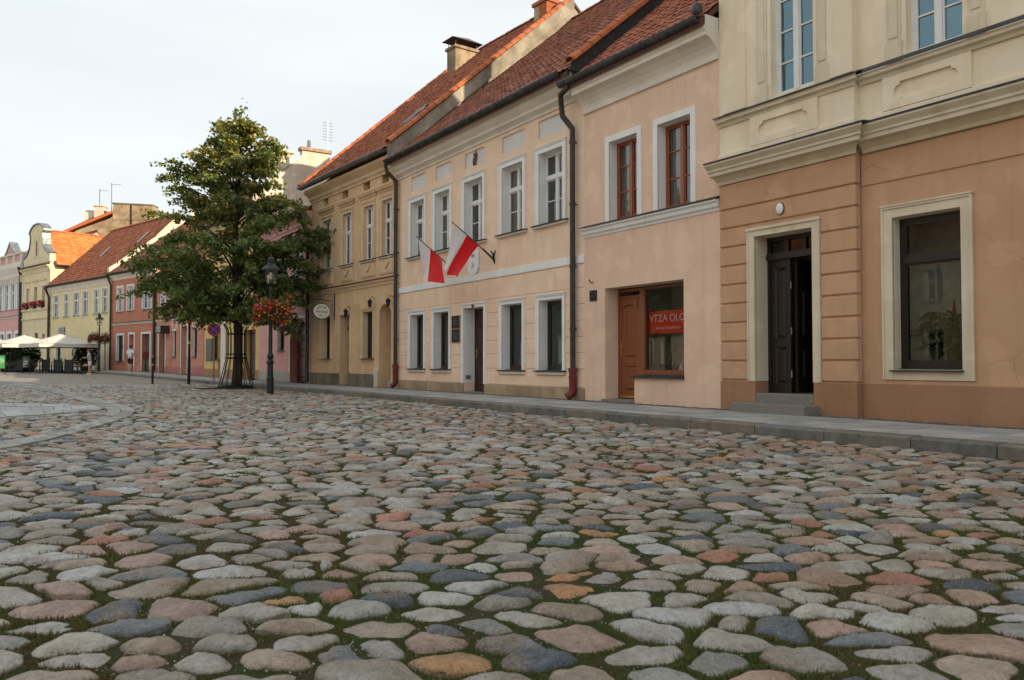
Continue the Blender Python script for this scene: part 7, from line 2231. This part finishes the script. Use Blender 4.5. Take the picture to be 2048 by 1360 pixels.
# ================================================================ people
def skin_mesh(name, verts, edges, radii, mat, parent, root=0, sub=2):
    me = bpy.data.meshes.new(name)
    me.from_pydata(verts, edges, [])
    o = bpy.data.objects.new(name, me); COL.objects.link(o)
    sk = o.modifiers.new("skin", 'SKIN'); sk.use_smooth_shade = True
    if not me.skin_vertices: me.skin_vertices.new()
    for i, r_ in enumerate(radii):
        me.skin_vertices[0].data[i].radius = (r_, r_) if not isinstance(r_, tuple) else r_
        me.skin_vertices[0].data[i].use_root = (i == root)
    ss = o.modifiers.new("sub", 'SUBSURF'); ss.levels = sub; ss.render_levels = sub
    me.materials.append(mat)
    o.parent = parent
    return o
skin = simple("skin", (0.50, 0.27, 0.18), 0.55, var=0.08)
def person(loc_, rz, label, shirt, shorts, hair_c, arms, legs=((0.09, 0.02), (-0.09, -0.04)), lean=0.0, hgt=1.75, belly=1.0):
    """arms: for each side elbow and hand (x, y, z); facing -y"""
    r_ = empty("person", loc_, rz); tag(r_, label, "person")
    r_.scale = (hgt / 1.75,) * 3
    lz = lean
    V = [(0, 0, 0.93), (0, -0.02 - lz * 0.3, 1.12), (0, -lz * 0.7, 1.34), (0, -lz, 1.46), (0, -lz * 1.1, 1.54), (0, -0.02 - lz * 1.2, 1.60), (0, -0.02 - lz * 1.25, 1.69)]
    Rr = [(0.14, 0.11), (0.145 * belly, 0.115 * belly), (0.16, 0.11), (0.10, 0.08), 0.055, 0.085, 0.07]
    E_ = [(0, 1), (1, 2), (2, 3), (3, 4), (4, 5), (5, 6)]
    shE, shV, shR = list(E_[:3]), list(V[:4]), [(0.16, 0.13), (0.165 * belly, 0.14 * belly), (0.18, 0.13), (0.12, 0.10)]
    for s_, (el, ha) in zip((1, -1), arms):
        k = len(V)
        V += [(s_ * 0.19, -lz * 0.95, 1.42), el, ha, tuple(Vector(ha) + (Vector(ha) - Vector(el)).normalized() * 0.09)]
        Rr += [0.058, 0.042, 0.030, 0.026]
        E_ += [(2, k), (k, k + 1), (k + 1, k + 2), (k + 2, k + 3)]
        q = len(shV)
        mid_ = tuple(Vector((s_ * 0.19, -lz * 0.95, 1.42)).lerp(Vector(el), 0.75))
        shV += [(s_ * 0.19, -lz * 0.95, 1.42), mid_]; shR += [0.075, 0.07]; shE += [(2, q), (q, q + 1)]
    for s_, (fx_, fy_) in zip((1, -1), legs):
        k = len(V)
        V += [(s_ * 0.09, 0, 0.88), (s_ * 0.095 + fx_ * 0.2, fy_ * 0.5 - 0.02, 0.48), (s_ * 0.1 + fx_ * 0.3, fy_, 0.09), (s_ * 0.1 + fx_ * 0.3, fy_ - 0.13, 0.045)]
        Rr += [0.09, 0.062, 0.042, 0.036]
        E_ += [(0, k), (k, k + 1), (k + 1, k + 2), (k + 2, k + 3)]
    skin_mesh("body", V, E_, Rr, skin, r_)
    skin_mesh("shirt", shV, shE, shR, shirt, r_)
    sv = [(0, 0, 0.98), (0, 0, 0.90)]; sr = [(0.165, 0.135), (0.16, 0.13)]; se = [(0, 1)]
    for s_, (fx_, fy_) in zip((1, -1), legs):
        q = len(sv); sv += [(s_ * 0.09, 0, 0.80), (s_ * 0.095 + fx_ * 0.15, fy_ * 0.35 - 0.01, 0.58)]; sr += [0.11, 0.10]; se += [(1, q), (q, q + 1)]
    skin_mesh("shorts", sv, se, sr, shorts, r_)
    hd = V[6]
    MB().ball((hd[0], hd[1] + 0.025, hd[2] + 0.0), 0.092, 0.10, 0.095, 12, 9).build("hair", hair_c, r_, smooth=True)
    fc__ = MB().ball((0, hd[1] - 0.095, hd[2] - 0.08), 0.013, 0.022, 0.022, 6, 5)
    for s_ in (1, -1): fc__.ball((s_ * 0.088, hd[1] + 0.0, hd[2] - 0.075), 0.012, 0.022, 0.032, 6, 5)
    fc__.build("nose_and_ears", skin, r_, smooth=True)
    ey_ = MB()
    for s_ in (1, -1): ey_.ball((s_ * 0.032, hd[1] - 0.082, hd[2] - 0.045), 0.011, 0.008, 0.008, 6, 5)
    ey_.ball((0, hd[1] - 0.082, hd[2] - 0.125), 0.026, 0.008, 0.006, 6, 4)
    ey_.build("eyes_and_mouth", M['ink'], r_)
    for s_, (fx_, fy_) in zip((1, -1), legs):
        MB().ball((s_ * 0.1 + fx_ * 0.3, fy_ - 0.05, 0.045), 0.05, 0.13, 0.05, 10, 7).build("shoe", M['white_print'], r_, smooth=True)
    for s_, (el, ha) in zip((1, -1), arms):                       # fingers
        d_ = (Vector(ha) - Vector(el)).normalized(); sd = d_.orthogonal().normalized()
        fg_ = MB(); b0 = Vector(ha) + d_ * 0.085
        for q in range(4):
            o0 = b0 + sd * (0.016 * (q - 1.5)); L_ = (0.065, 0.075, 0.070, 0.055)[q]
            fg_.tube([o0, o0 + d_ * L_ * 0.6, o0 + d_ * L_ + Vector((0, -0.012, -0.01))], [0.009, 0.008, 0.006], 5)
        o0 = Vector(ha) + d_ * 0.03 + sd * 0.028
        fg_.tube([o0, o0 + sd * 0.03 + d_ * 0.02, o0 + sd * 0.035 + d_ * 0.05], [0.010, 0.009, 0.007], 5)
        fg_.build("fingers", skin, r_, smooth=True)
    return r_
PM = on_ground(261, 747.5, PAVE)
Ym = 50.0
person((float((261 - 1024) / F * Ym), Ym, PAVE + float(rise(Ym)) - 0.0), math.radians(160), "person in white shirt and dark shorts walking before the terracotta house",
       simple("white_shirt_cloth", (0.68, 0.69, 0.72), 0.9, var=0.06), simple("black_shorts_cloth", (0.012, 0.013, 0.018), 0.9), simple("dark_hair", (0.03, 0.02, 0.015), 0.8),
       (((0.30, 0.03, 1.16), (0.26, -0.16, 1.04)), ((-0.30, 0.05, 1.17), (-0.24, -0.18, 1.12))), ((0.02, -0.12), (-0.02, 0.12)), 0.02, 1.74, 1.12)
Y2 = 51.0
person((float((180 - 1024) / F * Y2), Y2, float(rise(Y2)) ), math.radians(-65), "person in pale blue shirt and white shorts beside the cafe lamp",
       simple("pale_blue_shirt_cloth", (0.42, 0.52, 0.58), 0.9, var=0.1), simple("white_shorts_cloth", (0.66, 0.66, 0.66), 0.9), simple("brown_hair", (0.12, 0.06, 0.03), 0.8),
       (((0.24, -0.14, 1.18), (0.14, -0.34, 1.16)), ((-0.24, -0.14, 1.18), (-0.12, -0.34, 1.18))), ((0.02, -0.03), (-0.02, 0.05)), 0.06, 1.62)

# ================================================================ cafe
canvas = simple("ivory_parasol_canvas", (0.60, 0.58, 0.52), 0.9, var=0.06, bump=0.15)
cafe_t = FC['lyel'].t
def cafe_pt(px, Y): return Vector(((px - CX) / F * Y, Y, float(rise(Y))))
for k, (px_, Y_) in enumerate(((120, 55.0), (48, 57.5), (-22, 60.5))):
    c_ = cafe_pt(px_, Y_)
    u_ = empty("cafe_parasol", c_, FC['lyel'].rz); tag(u_, ["rightmost square ivory parasol over the cafe, in front of the pale yellow house", "middle square ivory parasol over the cafe", "leftmost square ivory parasol at the picture's left edge"][k], "parasol", "cafe parasols")
    hw_ = 1.95
    mb = MB(); n_ = 8
    vs = []
    for i in range(n_ + 1):
        for j in range(n_ + 1):
            x_, y_ = -hw_ + 2 * hw_ * i / n_, -hw_ + 2 * hw_ * j / n_
            m_ = max(abs(x_), abs(y_)) / hw_
            vs.append((x_, y_, 1.95 + 0.72 * (1 - m_) ** 1.0 - 0.05 * math.sin(math.pi * min(1, m_)) + 0.03 * (abs(x_ * y_) / hw_ ** 2) - 0.06 * (1 - abs(abs(x_) - abs(y_)) / hw_) * 0))
    mb.add(vs, [(i * (n_ + 1) + j, (i + 1) * (n_ + 1) + j, (i + 1) * (n_ + 1) + j + 1, i * (n_ + 1) + j + 1) for i in range(n_) for j in range(n_)])
    mb.build("canopy", canvas, u_, smooth=True)
    va = MB()
    for s_ in (1, -1):
        va.quad((-hw_, s_ * hw_, 1.95), (hw_, s_ * hw_, 1.95), (hw_, s_ * hw_ * 1.003, 1.72), (-hw_, s_ * hw_ * 1.003, 1.72))
        va.quad((s_ * hw_, -hw_, 1.95), (s_ * hw_, hw_, 1.95), (s_ * hw_ * 1.003, hw_, 1.72), (s_ * hw_ * 1.003, -hw_, 1.72))
    va.build("valance", canvas, u_)
    MB().tube([(0, 0, 0), (0, 0, 2.66)], 0.035, 8).build("pole", M['dk_door'], u_)
    MB().box(-0.35, 0.35, -0.35, 0.35, 0, 0.07).build("foot", M['black'], u_)
    for s_, t_ in ((1, 1), (1, -1), (-1, 1), (-1, -1)):
        MB().tube([(0, 0, 2.5), (s_ * hw_ * 0.97, t_ * hw_ * 0.97, 1.93)], 0.014, 4).build("rib", M['dk_door'], u_)
def cafe_chair(loc_, rz, label):
    r_ = empty("cafe_chair", loc_, rz); tag(r_, label, "chair", "dark cafe chairs")
    MB().box(-0.21, 0.21, -0.21, 0.21, 0.43, 0.47).build("seat", M['blk_frame'], r_)
    b_ = MB()
    for k in range(4): b_.box(-0.19 + 0.115 * k, -0.155 + 0.115 * k, 0.18, 0.20, 0.47, 0.86)
    b_.box(-0.21, 0.21, 0.175, 0.21, 0.82, 0.90)
    b_.build("backrest", M['blk_frame'], r_)
    for s_, t_ in ((1, 1), (1, -1), (-1, 1), (-1, -1)):
        MB().box(s_ * 0.19 - 0.018, s_ * 0.19 + 0.018, t_ * 0.19 - 0.018, t_ * 0.19 + 0.018, 0, 0.43).build("leg", M['blk_frame'], r_)
    return r_
def cafe_table(loc_, rz, label):
    r_ = empty("cafe_table", loc_, rz); tag(r_, label, "table", "cafe tables")
    MB().box(-0.38, 0.38, -0.38, 0.38, 0.72, 0.75).build("table_top", M['dk_frame'], r_)
    MB().tube([(0, 0, 0.02), (0, 0, 0.72)], 0.03, 8).build("leg", M['black'], r_)
    MB().box(-0.22, 0.22, -0.22, 0.22, 0, 0.03).build("foot", M['black'], r_)
ordn = ["first", "second", "third", "fourth", "fifth", "sixth", "seventh", "eighth", "ninth", "tenth", "eleventh", "twelfth"]
tpx = [165, 146, 126, 104, 80, 52]
for k, px_ in enumerate(tpx):
    Y_ = 52.6 + (165 - px_) * 0.035
    cafe_table(cafe_pt(px_, Y_), 0.7, f"{ordn[k]} dark cafe table counted from the distant lamp leftwards")
    cafe_chair(cafe_pt(px_ + 9, Y_ - 0.1), random.uniform(-1.9, -1.2), f"dark chair on the right of the {ordn[k]} cafe table from the lamp")
    cafe_chair(cafe_pt(px_ - 9, Y_ + 0.1), random.uniform(1.2, 1.9), f"dark chair on the left of the {ordn[k]} cafe table from the lamp")
def shrub(loc_, w_, hh_, label, seed, name="potted_shrub", spiky=False):
    r_ = empty(name, loc_); tag(r_, label, "shrub", "shrubs by the cafe")
    q_ = np.random.default_rng(seed)
    MB().lathe([(0.18 * w_ / 0.5, 0), (0.26 * w_ / 0.5, 0.45)], 10).build("pot", M['blk_frame'], r_)
    K = 1500
    d_ = q_.normal(0, 1, (K, 3)); d_ /= np.linalg.norm(d_, axis=1)[:, None]
    P_ = d_ * (q_.random((K, 1)) ** 0.4) * np.array([w_, w_, hh_ / 2]) * (1 + 0.25 * np.sin(d_[:, :1] * 5 + seed)) + np.array([0, 0, 0.45 + hh_ / 2])
    gcols = np.array([(0.02, 0.042, 0.015), (0.03, 0.06, 0.02), (0.015, 0.03, 0.012)])[q_.integers(0, 3, K)]
    V, q, cl = leaves(P_, 0.14, gcols, q_, -0.3 if spiky else 0.2)
    np_mesh("foliage", V, quads=q, mat=M['leaf'], parent=r_, col=cl, smooth=False)
for k, (px_, Y_, w_, hh_, lb) in enumerate(((172, 55.2, 0.75, 1.6, "bushy dark shrub in a tub right of the cafe parasols"), (36, 56.5, 1.2, 1.6, "wide dark shrub left of the cafe chalkboard"), (58, 57.0, 0.9, 1.3, "dark shrub just right of the wide one at the cafe"), (12, 57.5, 0.8, 1.5, "dark shrub behind the green board at the left edge"))):
    shrub(cafe_pt(px_, Y_), w_, hh_, lb, 30 + k)
def board(px_, Y_, w_, hh_, mat_, label, name):
    r_ = empty(name, cafe_pt(px_, Y_), -0.25); tag(r_, label, "sign board")
    MB().box(-w_ / 2, w_ / 2, -0.03, 0.0, 0.35, 0.35 + hh_).build("panel", mat_, r_)
    f_ = MB().box(-w_ / 2 - 0.04, -w_ / 2, -0.04, 0.02, 0, 0.4 + hh_).box(w_ / 2, w_ / 2 + 0.04, -0.04, 0.02, 0, 0.4 + hh_).box(-w_ / 2, w_ / 2, -0.04, 0.02, 0.35 + hh_, 0.4 + hh_)
    f_.build("frame", M['blk_frame'], r_)
    return r_
b1 = board(53, 53.5, 0.55, 0.75, simple("chalkboard_slate", (0.045, 0.055, 0.055), 0.8), "small chalkboard menu standing before the cafe", "chalkboard")
ck = MB()
for k in range(6): ck.box(-0.2, random.uniform(0.0, 0.2), -0.034, -0.031, 0.46 + 0.1 * k, 0.48 + 0.1 * k)
ck.build("chalk_lines", M['panel'], b1)
b2 = board(2, 52.5, 0.75, 0.85, simple("green_board_film", (0.09, 0.42, 0.12), 0.5), "bright green board at the left edge of the cafe", "green_board")
MB().ball((0.05, -0.035, 0.85), 0.25, 0.01, 0.18, 14, 8).build("logo", simple("pale_green_print", (0.3, 0.62, 0.3), 0.5), b2, smooth=True)
for k, px_ in enumerate((24, 40, 92, 116, 138)):
    r_ = empty("cafe_screen", cafe_pt(px_, 51.8 + (165 - px_) * 0.03), -0.25); tag(r_, ["dark panel screen beside the green board", "dark green panel screen left of the chalkboard", "dark panel screen right of the chalkboard", "dark panel screen in the middle of the cafe front", "dark panel screen near the lamp end of the cafe front"][k], "screen", "panel screens at the cafe front")
    MB().box(-0.28, 0.28, -0.015, 0.015, 0.12, 0.92).build("panel", simple("dark_green_panel", (0.012, 0.020, 0.018), 0.6), r_)
    for s_ in (1, -1): MB().box(s_ * 0.30 - 0.02, s_ * 0.30 + 0.02, -0.03, 0.03, 0, 1.0).build("post", M['blk_frame'], r_)

# ================================================================ plants in the right-hand window
h, win = D_WIN
for k, (f_, hh_, sp, lb) in enumerate(((0.34, 0.75, 0.26, "leafy plant in a white pot on the left of the right hand window"), (0.62, 0.62, 0.24, "leafy plant in an orange pot in the middle of the right hand window"), (0.92, 0.70, 0.26, "leafy plant in a white bowl on the right of the right hand window"))):
    x_ = win[0] + (win[1] - win[0]) * f_
    e_ = empty("house_plant", h.M @ Vector((x_, REC + 0.48, win[2] - 0.04)), h.f.rz); tag(e_, lb, "house plant", "plants in the right hand window")
    MB().lathe([(0.055, 0.0), (0.07, 0.16), (0.06, 0.16)], 14).build("pot", M['white_print'] if k != 1 else simple("orange_glaze", (0.6, 0.14, 0.03), 0.4), e_, smooth=True)
    lf_ = MB(); sm = MB()
    for t in range(58):
        a_ = random.uniform(0, 6.28); rr_ = random.uniform(0.05, sp); z_ = 0.16 + hh_ * random.uniform(0.25, 1.0)
        tip = Vector((rr_ * math.cos(a_), rr_ * math.sin(a_) * 0.6, z_))
        sm.tube([(0, 0, 0.14), tip * 0.6 + Vector((0, 0, 0.08)), tip], 0.004, 4)
        d_ = Vector((math.cos(a_), math.sin(a_), random.uniform(-0.9, -0.1))).normalized() * random.uniform(0.16, 0.25)
        s_ = d_.cross(Vector((0, 0, 1))).normalized() * 0.065
        lf_.add([tip, tip + d_ * 0.3 + s_, tip + d_ * 0.7 + s_ * 0.8, tip + d_, tip + d_ * 0.7 - s_ * 0.8, tip + d_ * 0.3 - s_], [(0, 1, 2, 3), (0, 3, 4, 5)])
    sm.build("stems", simple("plant_stem", (0.05, 0.09, 0.03), 0.6), e_)
    lf_.build("leaves", simple("house_plant_leaf", (0.035, 0.075, 0.028), 0.45, var=0.4, scale=8), e_)
e_ = empty("red_cone_ornament", h.M @ Vector((win[0] + (win[1] - win[0]) * 0.47, REC + 0.75, win[2] + 0.50)), h.f.rz); tag(e_, "tall red pointed gnome hat among the plants in the right hand window", "ornament")
MB().lathe([(0.085, 0.0), (0.075, 0.03), (0.03, 0.3), (0.004, 0.52)], 14).build("hat", simple("red_felt", (0.13, 0.006, 0.006), 0.9), e_, smooth=True)
MB().lathe([(0.03, -0.58), (0.10, -0.5), (0.11, -0.2), (0.07, 0.0)], 12).build("body", simple("gnome_body", (0.06, 0.07, 0.08), 0.9), e_, smooth=True)

# ================================================================ row across the square (outside the frame, mirrored in the glass and bouncing the low sun)
cols = [((0.72, 0.50, 0.20), "sunlit ochre house across the square, seen as a reflection in the right hand window"), ((0.74, 0.66, 0.48), "sunlit cream house across the square, seen only in reflections"), ((0.66, 0.36, 0.27), "sunlit salmon house across the square, seen only in reflections"),
        ((0.72, 0.62, 0.36), "sunlit straw yellow house across the square, seen only in reflections"), ((0.70, 0.55, 0.44), "sunlit beige house across the square, seen only in reflections"), ((0.6, 0.5, 0.42), "sunlit grey brown house across the square, seen only in reflections")]
t0_, nn0 = FC['B'].t, FC['B'].n
s_ = -12.0
for k, (c_, lb) in enumerate(cols):
    w_ = 11.0
    fc = Facade(-nn0 * 21.0, th0)
    o_ = -nn0 * 21.0 + t0_ * s_
    key = f"opp{k}"
    fc.rz = math.atan2(t0_[1], t0_[0])
    fc.L = o_; fc.len = w_; fc.base = 0.0
    FC[key] = fc
    h = House("opposite_house", lb, key, "houses across the square")
    mt = plaster("sunlit_plaster", c_)
    ups = [[0.9 + 2.0 * q, 1.9 + 2.0 * q, 4.2, 5.9] for q in range(5)]
    dns = [[0.9 + 2.0 * q, 1.9 + 2.0 * q, 0.8, 2.6] for q in range(5)]
    wall_front(h, mt, -0.3, 7.2, [r_ + [0.2] for r_ in ups + dns])
    for r_ in ups + dns:
        window(h, r_, 0.14, M['wht_frame'], M['glass'], 0.07, vb=[(0.5, 0.08)], hb=[(0.66, 0.08)], panes=False, surround=(0.14, 0.03, M['offwhite'], r_[2]), sill=(M['flash'], 0.15, 0.0, 0.12))
    shell(h, mt, 7.2, 6.0, 12.0, floors=(3.4,))
    gable_roof(h, -0.4, 7.2, 6.0, 12.4, 0, w_, 'mid', 0, 1.0, tw=0.5, tl=0.6)
    s_ += w_
# unseen houses added right of the frame, tall to keep low sun off the street
for k in range(2):
    fc = Facade(n0 * 10.54, th0); fc.L = FC['D'].at(13.0 + 16.0 * k); fc.len = 16.0; fc.base = PAVE; fc.rz = FC['D'].rz; FC[f'next{k}'] = fc
    h = House("next_house", ["next house of the near row, just past the right edge of the frame", "farthest house of the near row, well past the right edge of the frame"][k], f'next{k}')
    wall_front(h, M['lyel'], -0.3, 11.2, [])
    shell(h, M['lyel'], 11.2, 6.5, 17.3, floors=(3.4,))
    gable_roof(h, -0.4, 11.2, 6.5, 17.5, 0, h.len, 'mid', 0, 1.0, tw=0.5, tl=0.6)
